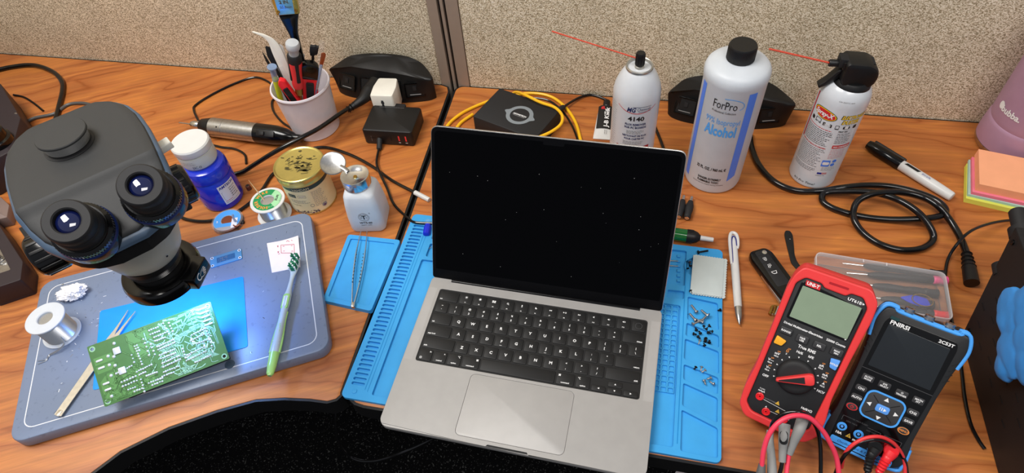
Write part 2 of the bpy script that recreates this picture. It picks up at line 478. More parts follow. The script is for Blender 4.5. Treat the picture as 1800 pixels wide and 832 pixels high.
def obj(name, mb, parent=None, W=False, smooth=35, place=None):
    """link the collected shapes as one mesh object (millimetres become metres)"""
    me = bpy.data.meshes.new(name); bm = mb.bm
    inv = None
    if W and parent is not None: inv = world_of(parent).inverted()
    for v in bm.verts:
        co = v.co
        if inv is not None: co = inv @ co
        v.co = co * S
    bm.to_mesh(me); bm.free()
    for m in mb.mats: me.materials.append(MATS[m])
    for p in me.polygons: p.use_smooth = True
    me.set_sharp_from_angle(angle=rad(smooth))
    o = bpy.data.objects.new(name, me); COL.objects.link(o)
    if parent is not None: o.parent = parent
    if place is not None: o.location = Vector(place[:3]) * S; o.rotation_euler = place[3:] if len(place) > 3 else (0, 0, 0)
    return o
def world_of(o):
    """matrix in millimetres"""
    m = Matrix()
    while o is not None:
        l = Matrix.Translation(o.location / S) @ o.rotation_euler.to_matrix().to_4x4()
        m = l @ m; o = o.parent
    return m
def tag(o, label=None, cat=None, group=None, kind=None):
    if label: o['label'] = label
    if cat: o['category'] = cat
    if group: o['group'] = group
    if kind: o['kind'] = kind
    return o
def thing(name, label, cat, loc=(0, 0, 0), rot=(0, 0, 0), group=None):
    o = bpy.data.objects.new(name, None); COL.objects.link(o); o.empty_display_size = .02
    o.location = Vector(loc) * S; o.rotation_euler = rot if hasattr(rot, '__len__') else (0, 0, rot)
    return tag(o, label, cat, group)
def one(name, label, cat, mb, loc=None, rot=(0, 0, 0), group=None, smooth=35):
    """a thing that is a single mesh"""
    o = obj(name, mb, smooth=smooth); tag(o, label, cat, group)
    if loc is not None: o.location = Vector(loc) * S; o.rotation_euler = rot if hasattr(rot, '__len__') else (0, 0, rot)
    return o
def copy_tree(o, parent=None):
    kids = [c for c in bpy.data.objects if c.parent == o]
    c = o.copy(); COL.objects.link(c); c.parent = parent
    for k in kids: copy_tree(k, c)
    return c

# ================================================================== THE SETTING
def struct(name, mb): return tag(obj(name, mb), kind='structure')
m = MB(); m.box(5000, 4000, 20, 'carpet', T(0, -600, -760)); struct('floor', m)
WY = 549
m = MB(); m.box(1000, 40, 1500, 'panel_fabric', T(-762, WY + 20, -300), 4); struct('wall_back', m)
m = MB(); m.box(1700, 40, 1500, 'panel_fabric', T(641, WY + 20, -300), 4); struct('wall_back', m)
m = MB(); m.box(40, 900, 1500, 'panel_fabric', T(-1302, WY - 470, -300), 4); struct('wall_left', m)
def post(x0, name, wd=53):
    m = MB(); k = wd / 53
    for a, b, mt, dy in ((0, 17, 'post_metal', 0), (17, 22, 'post_dark', 7), (22, 27, 'post_metal', 1), (27, 32, 'post_dark', 7), (32, 53, 'post_metal', 0)):
        m.box((b - a) * k, 40, 1500, mt, T(x0 + (a + b) / 2 * k, WY + 19 + dy, -300))
    return struct(name, m)
post(-262, 'trim_1'); post(-1282, 'trim_2', 40)

def desk(name, label, outline, wood_m):
    t = thing(name, label, 'desk', (0, 0, 0))
    m = MB(); m.prism(outline, -29, 0, wood_m, None, .6); obj('worktop', m, t)
    # black edge band just outside the worktop
    n = len(outline); P = [Vector(p[:2]) for p in outline]; out = []
    for i in range(n):
        d1 = P[i] - P[i - 1]; d2 = P[(i + 1) % n] - P[i]
        if d1.length < 1e-6: d1 = d2
        if d2.length < 1e-6: d2 = d1
        n1 = Vector((d1.y, -d1.x)).normalized(); n2 = Vector((d2.y, -d2.x)).normalized(); v = (n1 + n2).normalized()
        out.append(tuple(P[i] + v * 3.4))
    m = MB(); m.plate(out, [[tuple(p) for p in P]], -31, -.8, 'edge_black', None, .0); obj('edge_band', m, t)
    return t
fr = [U(598, 690), U(598, 694), U(590, 701), U(575, 705), U(545, 701), U(500, 699), U(450, 702), U(381, 721), U(296, 751), U(211, 793), U(159, 832)]
fr = [(p.x, p.y) for p in fr]
L_out = [(-262, 546), (-247, 541), (-245.5, 527)]
L_out = rpoly([(-1262, 546, 20), (-245, 546, 16)], 0)[:0] + []
pts = [(-1262, 546, 18)]
lo = [(-1262, 528), (-1256, 541), (-1243, 546), (-263, 546), (-250, 541), (-245, 528)] + fr + [(-690, -420), (-720, -560), (-720, -900), (-1262, -900)]
lo.reverse()          # counter-clockwise
desk('corner_desk', 'orange wood-grain corner worktop with a curved front, left of the black seam, under the microscope', lo, 'wood_left')
ro = rpoly([(-232, 546, 16), (-216.5, -79, 26), (1200, -84, 4), (1200, 546, 4)], 10)
desk('straight_desk', 'orange wood-grain straight worktop right of the black seam, under the laptop and the meters', ro, 'wood_right')

# ================================================================== LAPTOP
LYAW = -0.0277; ZD = 16.0
lap = thing('laptop', 'open silver laptop with a black screen and black keyboard on the big blue silicone mat', 'laptop', (0, 0, 0), LYAW)
W_, D_ = 312.6, 221.2
m = MB()
notch = [(-25, -D_ / 2), (-23, -D_ / 2 + 2.6), (23, -D_ / 2 + 2.6), (25, -D_ / 2)]
out = rrect(W_, D_, 11, 6)
lower = [p for p in out]
m.prism(lower, 6.2, 14.4, 'aluminium', None, .05, botbev=2.6)
k = [i for i, p in enumerate(out)]
# upper skin with the keyboard well, the trackpad opening and the finger notch
body = []
for i, p in enumerate(out):
    body.append(p)
    if i == 17: body += [(notch[0][0], notch[0][1]), (notch[1][0], notch[1][1]), (notch[2][0], notch[2][1]), (notch[3][0], notch[3][1])]
KW, KH, KY = 279.6, 110.8, 89.96
well = rrect(KW, KH, 3.5, 4, 0, KY - KH / 2)
TW, TH, TY = 128.6, 79.2, -24.76
tp = rrect(TW, TH, 6.5, 4, 0, TY - TH / 2)
m.plate(body, [well, tp], 14.35, ZD, 'aluminium', None, .25)
# side seam tint strips of the deck beside the keyboard
for sx in (-1, 1):
    m.poly([(sx * 149.5 - 5.5, KY - KH), (sx * 149.5 + 5.5, KY - KH), (sx * 149.5 + 5.5, KY), (sx * 149.5 - 5.5, KY)], 'alu_pad', flat(z=ZD + .04))
obj('base', m, lap)
m = MB(); m.prism(rrect(48, 2.4, 1, 3, 0, -D_ / 2 + 1.3), 14.38, 14.9, 'well_black'); obj('finger_notch', m, lap)
m = MB(); m.prism(rrect(KW - .2, KH - .2, 3.5, 4, 0, KY - KH / 2), 14.38, 14.6, 'well_black'); obj('keyboard_tray', m, lap)
m = MB(); m.prism(rrect(TW - .7, TH - .7, 6.2, 4, 0, TY - TH / 2), 14.38, ZD - .05, 'alu_pad', None, .15); tag(obj('trackpad', m, lap))
for sx in (-1, 1):
    for sy in (-1, 1):
        m = MB(); m.cyl(6, 4.9 if sy > 0 else 5.0, 6.6, 'black_soft', T(sx * 130, sy * 90)); obj('foot', m, lap)
PITCH = (KW - 2.4) / 14.5; RP = (KH - 2.6) / 6
rows = [
    [('esc', 1.5)] + [('F%d' % i, 1) for i in range(1, 13)] + [('power', 1)],
    [(c, 1) for c in ['~|`', '!|1', '@|2', '#|3', '$|4', '%|5', '^|6', '&|7', '*|8', '(|9', ')|0', '_|-', '+|=']] + [('delete', 1.5)],
    [('tab', 1.5)] + [(c, 1) for c in 'QWERTYUIOP'] + [('{|[', 1), ('}|]', 1), ('||\\', 1)],
    [('caps lock', 1.75)] + [(c, 1) for c in 'ASDFGHJKL'] + [(':|;', 1), ('"|\'', 1), ('return', 1.75)],
    [('shift', 2.25)] + [(c, 1) for c in 'ZXCVBNM'] + [('<|,', 1), ('>|.', 1), ('?|/', 1), ('shift ', 2.25)],
    [('fn', 1), ('control', 1), ('option', 1), ('command', 1.25), ('space', 5), ('command ', 1.25), ('option ', 1), ('left', 1), ('updown', 1), ('right', 1)],
]
def legend(mb, k, w, h):
    P = flat(z=15.72)
    if k in ('esc', 'tab', 'caps lock', 'shift'): mb.text(k, -w / 2 + 1.8, -h / 2 + 2.2, 1.9, 'white_print', P, 'L', bold=True)
    elif k in ('delete', 'return', 'shift '): mb.text(k.strip(), w / 2 - 1.8, -h / 2 + 2.2, 1.9, 'white_print', P, 'R', bold=True)
    elif k.startswith('F') and len(k) > 1:
        mb.text(k, 0, -h / 2 + 1.8, 1.4, 'white_print', P, bold=True); n = int(k[1:]); y = 2.6
        if n in (1, 2): mb.poly(circ(1.0 + .3 * (n == 2), 10, 0, y), 'white_print', P); [mb.line((cos(a) * 1.5, y + sin(a) * 1.5), (cos(a) * 2.1, y + sin(a) * 2.1), .35, 'white_print', P) for a in [i * pi / 4 for i in range(8)]]
        elif n == 3: [mb.poly(rrect(a, 1.5, .2, 1, b, y + c), 'white_print', P) for a, b, c in ((2.6, -1.2, .9), (1.8, 1.5, .9), (2.0, -1.4, -1), (2.4, 1.2, -1))]
        elif n == 4: mb.ring2(circ(1.3, 14, -.3, y + .3), circ(.8, 14, -.3, y + .3), 'white_print', P); mb.line((.5, y - .5), (1.6, y - 1.6), .5, 'white_print', P)
        elif n == 5: mb.poly(rrect(1.4, 2.2, .6, 3, 0, y + .5), 'white_print', P); mb.line((0, y - .4), (0, y - 1.7), .4, 'white_print', P); mb.line((-1, y - 1.7), (1, y - 1.7), .4, 'white_print', P)
        elif n == 6: mb.poly([(1.5 * cos(a), y + 1.5 * sin(a)) for a in [rad(100 + i * 20) for i in range(13)]] + [(.2, y - .2)], 'white_print', P)
        elif n in (7, 9):
            s = -1 if n == 7 else 1
            for q in (-1, .9): mb.poly([(q - s * .9, y + 1.1), (q - s * .9, y - 1.1), (q + s * .9, y)], 'white_print', P)
        elif n == 8: mb.poly([(-2.2, y + 1.1), (-2.2, y - 1.1), (-.4, y)], 'white_print', P); mb.line((.6, y + 1.1), (.6, y - 1.1), .5, 'white_print', P); mb.line((1.7, y + 1.1), (1.7, y - 1.1), .5, 'white_print', P)
        else:
            mb.poly([(-1.6, y + .5), (-.8, y + .5), (.3, y + 1.4), (.3, y - 1.4), (-.8, y - .5), (-1.6, y - .5)], 'white_print', P)
            for q in range(n - 10): mb.line((1.1 + q * .8, y + .9), (1.1 + q * .8, y - .9), .35, 'white_print', P)
    elif k == 'power': mb.ring2(circ(4.4, 24), circ(4.05, 24), 'dark_print', P)
    elif k == 'fn': mb.text('fn', w / 2 - 1.8, h / 2 - 4, 1.9, 'white_print', P, 'R', bold=True); mb.ring2(circ(1.6, 14, -w / 2 + 3.4, -h / 2 + 3.2), circ(1.2, 14, -w / 2 + 3.4, -h / 2 + 3.2), 'white_print', P); mb.line((-w / 2 + 1.9, -h / 2 + 3.2), (-w / 2 + 4.9, -h / 2 + 3.2), .3, 'white_print', P); mb.line((-w / 2 + 3.4, -h / 2 + 1.7), (-w / 2 + 3.4, -h / 2 + 4.7), .3, 'white_print', P)
    elif k.strip() in ('control', 'option', 'command'):
        mb.text(k.strip(), 0, -h / 2 + 2.0, 1.8, 'white_print', P, bold=True)
        g = {'control': '^', 'option': '\u2325', 'command': '\u2318'}[k.strip()]
        s = -1 if k.endswith(' ') else 1
        mb.text(g, s * (w / 2 - 3.2), h / 2 - 5, 2.4, 'white_print', P, bold=True)
    elif k == 'space': pass
    elif k == 'left': mb.poly([(-1.2, 0), (1, 1.2), (1, -1.2)], 'white_print', P)
    elif k == 'right': mb.poly([(1.2, 0), (-1, 1.2), (-1, -1.2)], 'white_print', P)
    elif k == 'up': mb.poly([(0, 1.1), (-1.2, -1), (1.2, -1)], 'white_print', P)
    elif k == 'down': mb.poly([(0, -1.1), (-1.2, 1), (1.2, 1)], 'white_print', P)
    elif '|' in k:
        a, b = (k[0], k[-1])
        mb.text(a, 0, 1.7, 2.5, 'white_print', P, bold=True); mb.text(b, 0, -5.0, 2.7, 'white_print', P, bold=True)
    else:
        mb.text(k, 0, -1.8, 3.7, 'white_print', P, bold=True)
        if k in 'FJ': mb.line((-1.5, -5.8), (1.5, -5.8), .4, 'white_print', P)
def key(k, cx, cy, w, h):
    m = MB(); m.prism(rrect(w, h, 1.6, 3), 14.55, 15.6, 'key_black', None, .3); legend(m, k, w, h)
    obj('key', m, lap, place=(cx, cy, 0))
y = KY - 1.3
for r in rows:
    x = -KW / 2 + 1.2
    for k, u in r:
        w = u * PITCH; cx = x + w / 2; cy = y - RP / 2
        if k == 'updown':
            key('up', cx, cy + RP / 4 - .3, w - 2.3, RP / 2 - 1.6); key('down', cx, cy - RP / 4 + .1, w - 2.3, RP / 2 - 1.6)
        elif k in ('left', 'right'): key(k, cx, cy - RP / 4 + .1, w - 2.3, RP / 2 - 1.6)
        else: key(k, cx, cy, w - 2.3, RP - 2.3)
        x += w
    y -= RP
# lid
LID = 1.0987; hy = D_ / 2 - 6
u_ = Vector((0, cos(LID), sin(LID))); n_ = Vector((0, -sin(LID), cos(LID)))
LM = Matrix(((1, 0, 0), (0, u_.y, u_.z), (0, n_.y, n_.z))).transposed().to_4x4(); LM.translation = Vector((0, hy, 13))
lo_ = rpoly([(-W_ / 2, 3, 5), (W_ / 2, 3, 5), (W_ / 2, 218, 11), (-W_ / 2, 218, 11)], 8, 6)
m = MB(); m.prism(lo_, -4.4, -.4, 'alu_edge', LM, .8, botbev=1.6); obj('lid', m, lap)
li_ = rpoly([(-W_ / 2 + .9, 4, 4), (W_ / 2 - .9, 4, 4), (W_ / 2 - .9, 217, 10), (-W_ / 2 + .9, 217, 10)], 8, 6)
sc = rpoly([(-W_ / 2 + 5, 18, 2), (W_ / 2 - 5, 18, 2), (W_ / 2 - 5, 212, 6), (-W_ / 2 + 5, 212, 6)], 4, 4)
m = MB(); m.prism(li_, -.42, 0, 'screen_edge', LM); 
m.prism(rpoly([(-13, 212.5, 2), (13, 212.5, 2), (13, 208, 2), (-13, 208, 2)], 2), 0, .05, 'screen_edge', LM)
obj('bezel', m, lap)
m = MB(); m.prism(sc, -.3, .04, 'screen_glass', LM)
R_ = random.Random(3)
for i in range(22):
    m.poly(circ(R_.uniform(.2, .5), 6, R_.uniform(-140, 140), R_.uniform(25, 180)), 'dim_print', lambda x, y: LM @ Vector((x, y, .08)))
obj('screen', m, lap)
m = MB(); m.cyl(4.2, -128, 128, 'screen_edge', T(0, hy + 1, 13.3, 0, pi / 2, 0)); obj('hinge', m, lap)

# ================================================================== BIG BLUE MAT
mat_o = thing('silicone_work_mat', 'large sky-blue silicone repair mat with moulded trays under the laptop', 'mat', (7.6, 74.3, 0), rad(-.6))
MI = Matrix.Rotation(rad(.6), 4, 'Z') @ Matrix.Translation((-7.6, -74.3, 0))
def Lm(px, py, z=5): q = MI @ U(px, py, z); return (q.x, q.y)
m = MB()
outer = rrect(456, 304, 7, 4)
m.prism(outer, 0, .9, 'silicone', None, 0)
holes = []
N = 43
for i in range(N):
    yy = 137 - i * (274 / (N - 1)); 
    if i == N - 1: continue
    holes.append(rrect(17.5, 4.0, 1.9, 3, -212, yy - 1))
def hole(pxs, r=3): holes.append(rpoly([Lm(*p) for p in pxs], r))
xin = -190
holes.append(rpoly([(xin + 3, 136), (-150, 136), (-150, 108), (xin + 3, 108)], 3))       # tray with the cap
holes.append(rpoly([(xin + 4, 100), (-60, 100), (-60, 76), (xin + 4, 76)], 3))            # small tray
holes.append(rpoly([(xin, 70), (60, 70), (60, 50), (175, 50), (175, -143), (xin, -143)], 3))
holes.append(rpoly([(100, 140), (150, 140), (150, 108), (100, 108)], 3))
hole([(1176, 438), (1207, 441), (1204, 503), (1172, 499)], 3)                            # comb tray
hole([(1174, 509), (1203, 512), (1202, 526), (1172, 523)], 2)
for gx in range(3):
    for gy in range(17):
        cxx = 171 + gx * 8.3 - 4; cyy = 64 - gy * 8.2 + 1
        holes.append(rrect(6.6, 6.4, .8, 2, cxx, cyy)) if False else None
cc = Lm(1226, 470); holes.append(circ(17, 28, cc[0], cc[1]))
comp = [[(1209, 521), (1262, 533), (1264, 581), (1208, 562)], [(1207, 567), (1264, 590), (1264, 612), (1205, 590)],
        [(1204, 595), (1264, 618), (1264, 658), (1202, 631)], [(1202, 640), (1263, 664), (1262, 694), (1201, 667)],
        [(1201, 673), (1262, 700), (1261, 744), (1199, 713)], [(1198, 720), (1262, 753), (1262, 806), (1196, 793)]]
for c_ in comp: hole(c_, 3)
holes = [h for h in holes if h]
m.plate(outer, holes, .9, 5.0, 'silicone', None, .25)
# raised comb in the little tray, waffle cells and the long grooves
for i in range(6):
    q = Lm(1193, 450 + i * 8.6, 3); m.box(4.5, 4, 2.2, 'silicone', T(q[0], q[1], .9), .4)
for gx in range(3):
    for gy in range(17):
        q = (168.5 - gx * 8.4, 46 - gy * 7.4)
        m.plate(rrect(8.3, 7.3, .4, 1, q[0], q[1]), [rrect(6.3, 5.6, .8, 2, q[0], q[1])], 0.9, 3.0, 'silicone')
m.box(1.0, 276, .15, 'silicone_dark', T(-200.5, 0, 4.95)); m.box(.8, 280, .15, 'silicone_dark', T(-196.5, 0, 4.95))
m.box(1.2, 260, .15, 'silicone_dark', T(179.5, -8, 4.95))
m.lathe([(3.4, 4.9), (3.2, 5.8), (0, 6.2)], 'silicone', T(-213, -142, 0), 16)
obj('mat', m, mat_o)

# ================================================================== MICROSCOPE
MX, MY, MYAW = -419.0, -22.0, rad(47)
mic = thing('stereo_microscope', 'dark grey trinocular microscope on a wide slate-blue metal base plate', 'microscope', (MX, MY, 0), MYAW)
# base plate (slate slab with a white painted line)
SL = T(-484.4, -2.9, 0, 0, 0, rad(28.7))
m = MB(); m.prism(rrect(390, 252, 18, 6), 2, 20, 'slab_paint', SL, 3.0, botbev=1.5)
fl = flat(SL, 20.08)
def rl(w, h, r, th, side=None):
    a = rrect(w, h, r, 6); b = rrect(w - 2 * th, h - 2 * th, r - th, 6); m.ring2(a, b, 'slab_line', fl)
rl(362, 224, 14, 1.3)
m.poly(circ(1.6, 12, -163, 110.5), 'black', fl); m.poly(circ(.8, 12, -163, 110.5), 'white_plastic', flat(SL, 20.12))
R_ = random.Random(11)
for i in range(90):
    x, y_ = R_.uniform(-170, 185), R_.uniform(-105, 105)
    if R_.random() < .6: x = R_.gauss(-120, 28); y_ = R_.gauss(20, 45)
    if abs(x) > 175 or abs(y_) > 105: continue
    a = R_.random() * 3; l = R_.uniform(.8, 4.5); d = Vector((cos(a), sin(a))) * l
    m.line((x, y_), (x + d.x, y_ + d.y), R_.uniform(.3, .9), R_.choice(['grey_text', 'button_dark', 'slab_line']), flat(SL, 20.09))
obj('base_plate', m, mic, W=True)
for sx in (-1, 1):
    for sy in (-1, 1):
        m = MB(); q = SL @ Vector((sx * 175, sy * 108, 0)); m.cyl(9, 0, 2.5, 'black_soft', T(q.x, q.y, 0)); obj('foot', m, mic, W=True)
def bolt():
    m = MB(); q = U(404, 641, 20); m.lathe([(6.5, 20.1), (6, 21.2), (2.6, 21.4), (2.4, 20.6), (0, 20.6)], 'scope_rim', T(q.x, q.y, 0), 24); obj('screw_boss', m, mic, W=True)
bolt()
PXc, PYc = -557.0, 103.0
m = MB(); m.lathe([(17, 20), (17, 26), (12.5, 28), (12.5, 246), (11, 248), (0, 248)], 'chrome', T(PXc, PYc, 0), 32); obj('pillar', m, mic, W=True)
m = MB(); ar = Vector((MX - PXc, MY - PYc, 0)); L_ = ar.length; an = math.atan2(ar.y, ar.x)
m.lathe([(21, 190), (23, 192), (23, 236), (21, 238)], 'scope_grey', T(PXc, PYc, 0), 32)
m.prism(rpoly([(0, -15), (L_ - 38, -20), (L_ - 38, 20), (0, 15)], 4), 200, 234, 'scope_grey', T(PXc, PYc, 0, 0, 0, an), 3)
obj('focus_arm', m, mic, W=True)
HX = 9.0  # the head sits a little to the right of the optical axis
# holding ring, objective and ring light (local: +x viewer's right, -y towards the viewer)
m = MB(); m.lathe([(33, 190), (38, 196), (43, 212), (44.5, 230), (44.5, 236), (40, 238)], 'cream', T(2, 2, 0), 56)
m.poly(circ(1.3, 12), 'black', lambda x, y: Vector((2 + 42.6 * sin(.42), 2 - 42.6 * cos(.42), 208)) + Vector((x * cos(.42), x * sin(.42), y)) * 1.0 + Vector((sin(.42), -cos(.42), 0)) * .8)
obj('holding_ring', m, mic)
m = MB(); m.lathe([(32, 190), (32, 184), (30, 183), (30, 176), (28.5, 174), (28.5, 166), (29.4, 163), (29, 158), (25, 152), (25, 150), (18, 150), (18, 156), (0, 157)], 'black', None, 56)
for i in range(4): m.lathe([(30, 176 + i * 1.8), (30.5, 176.5 + i * 1.8), (30, 177 + i * 1.8)], 'black_gloss', None, 56)
obj('objective', m, mic)
m = MB(); m.lathe([(30, 148), (40, 147.5), (43.5, 150), (44, 160), (42, 165), (37, 167.5), (30, 167), (29.5, 163), (29.5, 150), (30, 148)], 'black_gloss', None, 64)
# square side box with the hand emblem
BM = T(0, 0, 0, 0, 0, rad(-42))
m.prism(rpoly([(28, -18, 2), (50, -17, 2), (50, 17, 2), (28, 18, 2)], 2), 148.5, 167, 'black_gloss', BM, 1.2)
ring = obj('ring_light', m, mic)
m = MB()
def bp(x, y): return BM @ Vector((50.2, x, 157.5 + y))
cr_ = [( -6 + 4.2 * cos(a), 1.5 + 4.2 * sin(a)) for a in [rad(60 + i * 22) for i in range(12)]]
for a, b in zip(cr_, cr_[1:]): m.line(a, b, 1.4, 'white_print', bp)
hand = [(-5, 1), (0, 4), (6, 4.6), (6.6, 3), (1, 1.8), (7.4, 1.6), (7.4, .2), (1.2, .2), (6.8, -1.2), (6.2, -2.4), (.6, -1.6), (4.8, -3.6), (4, -4.6), (-2, -3.6), (-5, -1)]
for a, b in zip(hand, hand[1:]): m.line(a, b, .7, 'white_print', bp)
m.text('Hang Science', 0, -7.4, 1.5, 'dim_print', bp)
obj('emblem', m, ring)
m = MB()
for i in range(28):
    a = 2 * pi * i / 28; m.cyl(2.0, 147.0, 147.6, 'led_white', T(35.5 * cos(a), 35.5 * sin(a), 0), 8)
obj('led', m, ring)
sl = bpy.data.lights.new('microscope_lamp', 'SPOT'); sl.energy = 5.0; sl.color = (0.20, 0.42, 1.0); sl.spot_size = rad(150); sl.spot_blend = 1.0; sl.shadow_soft_size = .025
slo = bpy.data.objects.new('microscope_lamp', sl); COL.objects.link(slo); slo.parent = mic; slo.location = (0.004, 0, .1465); slo.rotation_euler = (rad(4), rad(6), 0)
# body below the head
m = MB(); m.prism(rpoly([(-34, -46, 14), (34, -46, 14), (40, 10, 10), (40, 40, 10), (-40, 40, 10), (-40, 10, 10)], 10, 5), 236, 300, 'black', T(HX - 8, 0, 0), 4); obj('body', m, mic)
# head shell: outline in plan (half width by y), top height by y
hw = [(76, 24), (72, 38), (63, 50), (48, 59), (28, 64), (0, 66), (-25, 66), (-46, 65.5), (-62, 63), (-76, 58), (-87, 49), (-95, 36), (-99, 18)]
def ztop(y): f = -y; return 340 if f < 44 else (340 - (f - 44) * .62 - (1.2 if f > 48 else 0))
def shell(mb, ins, dz, mt, bottom, edge=3.0):
    secs = []
    for (y, w) in hw:
        secs.append((y * (1 - ins / 95) - (0 if y > 0 else 0), max(w - ins, 4)))
    outl = [(-w, y) for (y, w) in secs] + [(w, y) for (y, w) in reversed(secs)]
    n = len(outl); vs = []; fs = []
    cx, cy = 0, -15
    levels = [(1.0, 'b'), (1.0, 't0'), (.985, 't1'), (.95, 't2'), (.6, 't3'), (.25, 't4')]
    for (s, k) in levels:
        for (x, y) in outl:
            X = x * s; Y = cy + (y - cy) * s
            zt = ztop(Y) + dz
            z = {'b': min(bottom, zt - 10), 't0': zt - edge, 't1': zt - edge * .35, 't2': zt, 't3': zt, 't4': zt}[k]
            vs.append((X + HX, Y, z))
    for r in range(len(levels) - 1):
        for i in range(n):
            j = (i + 1) % n; fs.append((r * n + i, r * n + j, (r + 1) * n + j, (r + 1) * n + i))
    b = len(vs); vs.append((HX, cy, ztop(cy) + dz)); r = (len(levels) - 1) * n
    for i in range(n): fs.append((r + i, r + (i + 1) % n, b))
    fs.append(tuple(range(n)))
    mb.add([(v[0], v[1], v[2]) for v in vs], fs, mt)
def shell2(mb, ins, dz, mt, zdrop, edge=3.0):
    """grid version so that the crease stays crisp"""
    ys = []; y0, y1 = hw[0][0] - ins, hw[-1][0] + ins
    yy = [y0 + (y1 - y0) * (0.5 - 0.5 * cos(pi * i / 46)) for i in range(47)]
    yy = sorted(set([round(v, 2) for v in yy] + [-44.0, -48.0]), reverse=True)
    def half(y):
        y_ = y * (1 + ins / 95)
        for (a, wa), (b, wb) in zip(hw, hw[1:]):
            if a >= y_ >= b: t = (a - y_) / (a - b); return wa + (wb - wa) * t - ins
        return (hw[0][1] if y_ > 0 else hw[-1][1]) - ins
    xs = [-1, -.985, -.95, -.85, -.6, -.3, 0, .3, .6, .85, .95, .985, 1]; n = len(xs); vs = []; fs = []
    for y in yy:
        h = half(y); zt = ztop(y) + dz
        ye = min(1, min(y0 - y, y - y1) / edge) if edge else 1
        for x in xs:
            d = (1 - abs(x)) * h
            e = min(1, d / edge, max(ye, 0)); e = max(e, 0)
            z = zt - edge * (1 - math.sqrt(max(0, 1 - (1 - e) ** 2)))
            vs.append((x * h + HX, y, z))
    k = len(yy)
    for r in range(k - 1):
        for i in range(n - 1): fs.append((r * n + i, r * n + i + 1, (r + 1) * n + i + 1, (r + 1) * n + i))
    rim = [i for i in range(n)] + [r * n + n - 1 for r in range(1, k)] + [(k - 1) * n + i for i in range(n - 2, -1, -1)] + [r * n for r in range(k - 2, 0, -1)]
    b0 = len(vs)
    for i in rim: v = vs[i]; vs.append((v[0], v[1], v[2] - zdrop))
    q = len(rim)
    for i in range(q): fs.append((rim[i], rim[(i + 1) % q], b0 + (i + 1) % q, b0 + i))
    fs.append(tuple(b0 + i for i in range(q)))
    mb.add(vs, fs, mt)
m = MB(); shell2(m, 0, -4, 'scope_rim', 3.5, 3.5); 
obj('head_rim', m, mic, smooth=50)
m = MB(); shell2(m, 3.5, 0, 'scope_grey', 8, 3.0); obj('head_cover', m, mic, smooth=28)
m = MB(); shell2(m, 4.5, -8, 'black', 22, 2); obj('lower_shell', m, mic)
CPX, CPY = 6.0, 16.0
# camera port with its dust cap
m = MB(); m.lathe([(23, 339), (23, 340.6), (20.5, 341), (20.5, 342)], 'black_soft', T(CPX, CPY, 0), 48); pt = obj('camera_port', m, mic)
m = MB(); m.lathe([(19, 342), (20.6, 343), (20.6, 351, 'chrome'), (22, 352, 'scope_grey'), (23, 352.4, 'scope_grey'), (23, 354, 'scope_grey'), (22.4, 354.8, 'scope_grey'), (0, 354.8, 'scope_grey')], 'chrome', T(CPX, CPY, 0), 56); obj('dust_cap', m, pt)
# eyepieces
for ex, ey in ((-12, -110), (49, -107)):
    d = Vector((0, -.53, .848)); top = Vector((ex, ey, 356)); EM = axis_m(top - d * 56, d)
    m = MB(); m.lathe([(26, 0), (26, 15, 'black_gloss'), (25.5, 17, 'scope_blue'), (24.4, 18, 'scope_blue'), (24.4, 25, 'black_gloss'), (21.5, 27, 'black_gloss'), (21.5, 29, 'black_gloss')], 'black_soft', EM, 48)
    for i in range(60):
        a = 2 * pi * i / 60; m.box(.9, 1.1, 5.6, 'black_gloss', EM @ T(24.4 * cos(a), 24.4 * sin(a), 18.8, 0, 0, a))
    ep = obj('eyepiece', m, mic)
    m = MB(); m.lathe([(20, 29), (20, 40), (18.6, 42), (19.4, 52), (18.6, 55.5), (17.5, 56.5), (11.5, 56.5), (10.4, 55.5), (10.2, 50)], 'black_soft', EM, 48); obj('rubber_cup', m, ep)
    m = MB(); m.lathe([(10.3, 51.0), (9.6, 52.4), (8, 53.6), (5, 54.6), (2.5, 55), (0, 55.1)], 'lens', EM, 32); obj('lens', m, ep)
# zoom knobs
for sx, kx, ky in ((-1, -77, -20), (1, 80, -14)):
    KM = axis_m((kx - sx * 34, ky, 266), (sx, 0, 0))
    m = MB(); m.lathe([(14, -16), (14, 6), (20, 8), (21, 11), (21, 31), (19, 34), (17, 35), (0, 35)], 'black_gloss', KM, 48)
    for i in range(14):
        a = 2 * pi * i / 14; m.prism(rrect(3.6, 1.8, .8, 3), 11.5, 31, 'black', KM @ T(20.8 * cos(a), 20.8 * sin(a), 0, 0, 0, a + pi / 2), .5)
    obj('zoom_knob', m, mic)
m = MB(); m.prism(rrect(12, 9, 2, 3), 0, 22, 'ivory_plastic', axis_m((62, 8, 300), (1, .1, .1)), 1)
for i in range(4): m.box(.8, 9.4, 1.2, 'grey_text', axis_m((72 + i * 3, 8 + i * .3, 301), (1, .1, .1)))
obj('lock_screw', m, mic)
m = MB(); m.prism(rrect(12, 8, 2, 3), -12, 4, 'black_soft', T(62, -26, 256), 1); obj('cable_clip', m, mic)

# ================================================================== ON THE BASE PLATE
sheet = MB(); q = [U(176, 547, 20.4), U(428, 486, 20.4), U(436, 610, 20.4), U(163, 687, 20.4)]
c0 = sum(q, Vector()) / 4
sheet.prism(rpoly([(v.x - c0.x, v.y - c0.y, 4) for v in reversed(q)], 4), 0, .7, 'sheet_blue', None, .15)
one('plastic_sheet', 'thin glossy blue sheet lit by the microscope lamp, under the green circuit board', 'sheet', sheet, (c0.x, c0.y, 20.1))

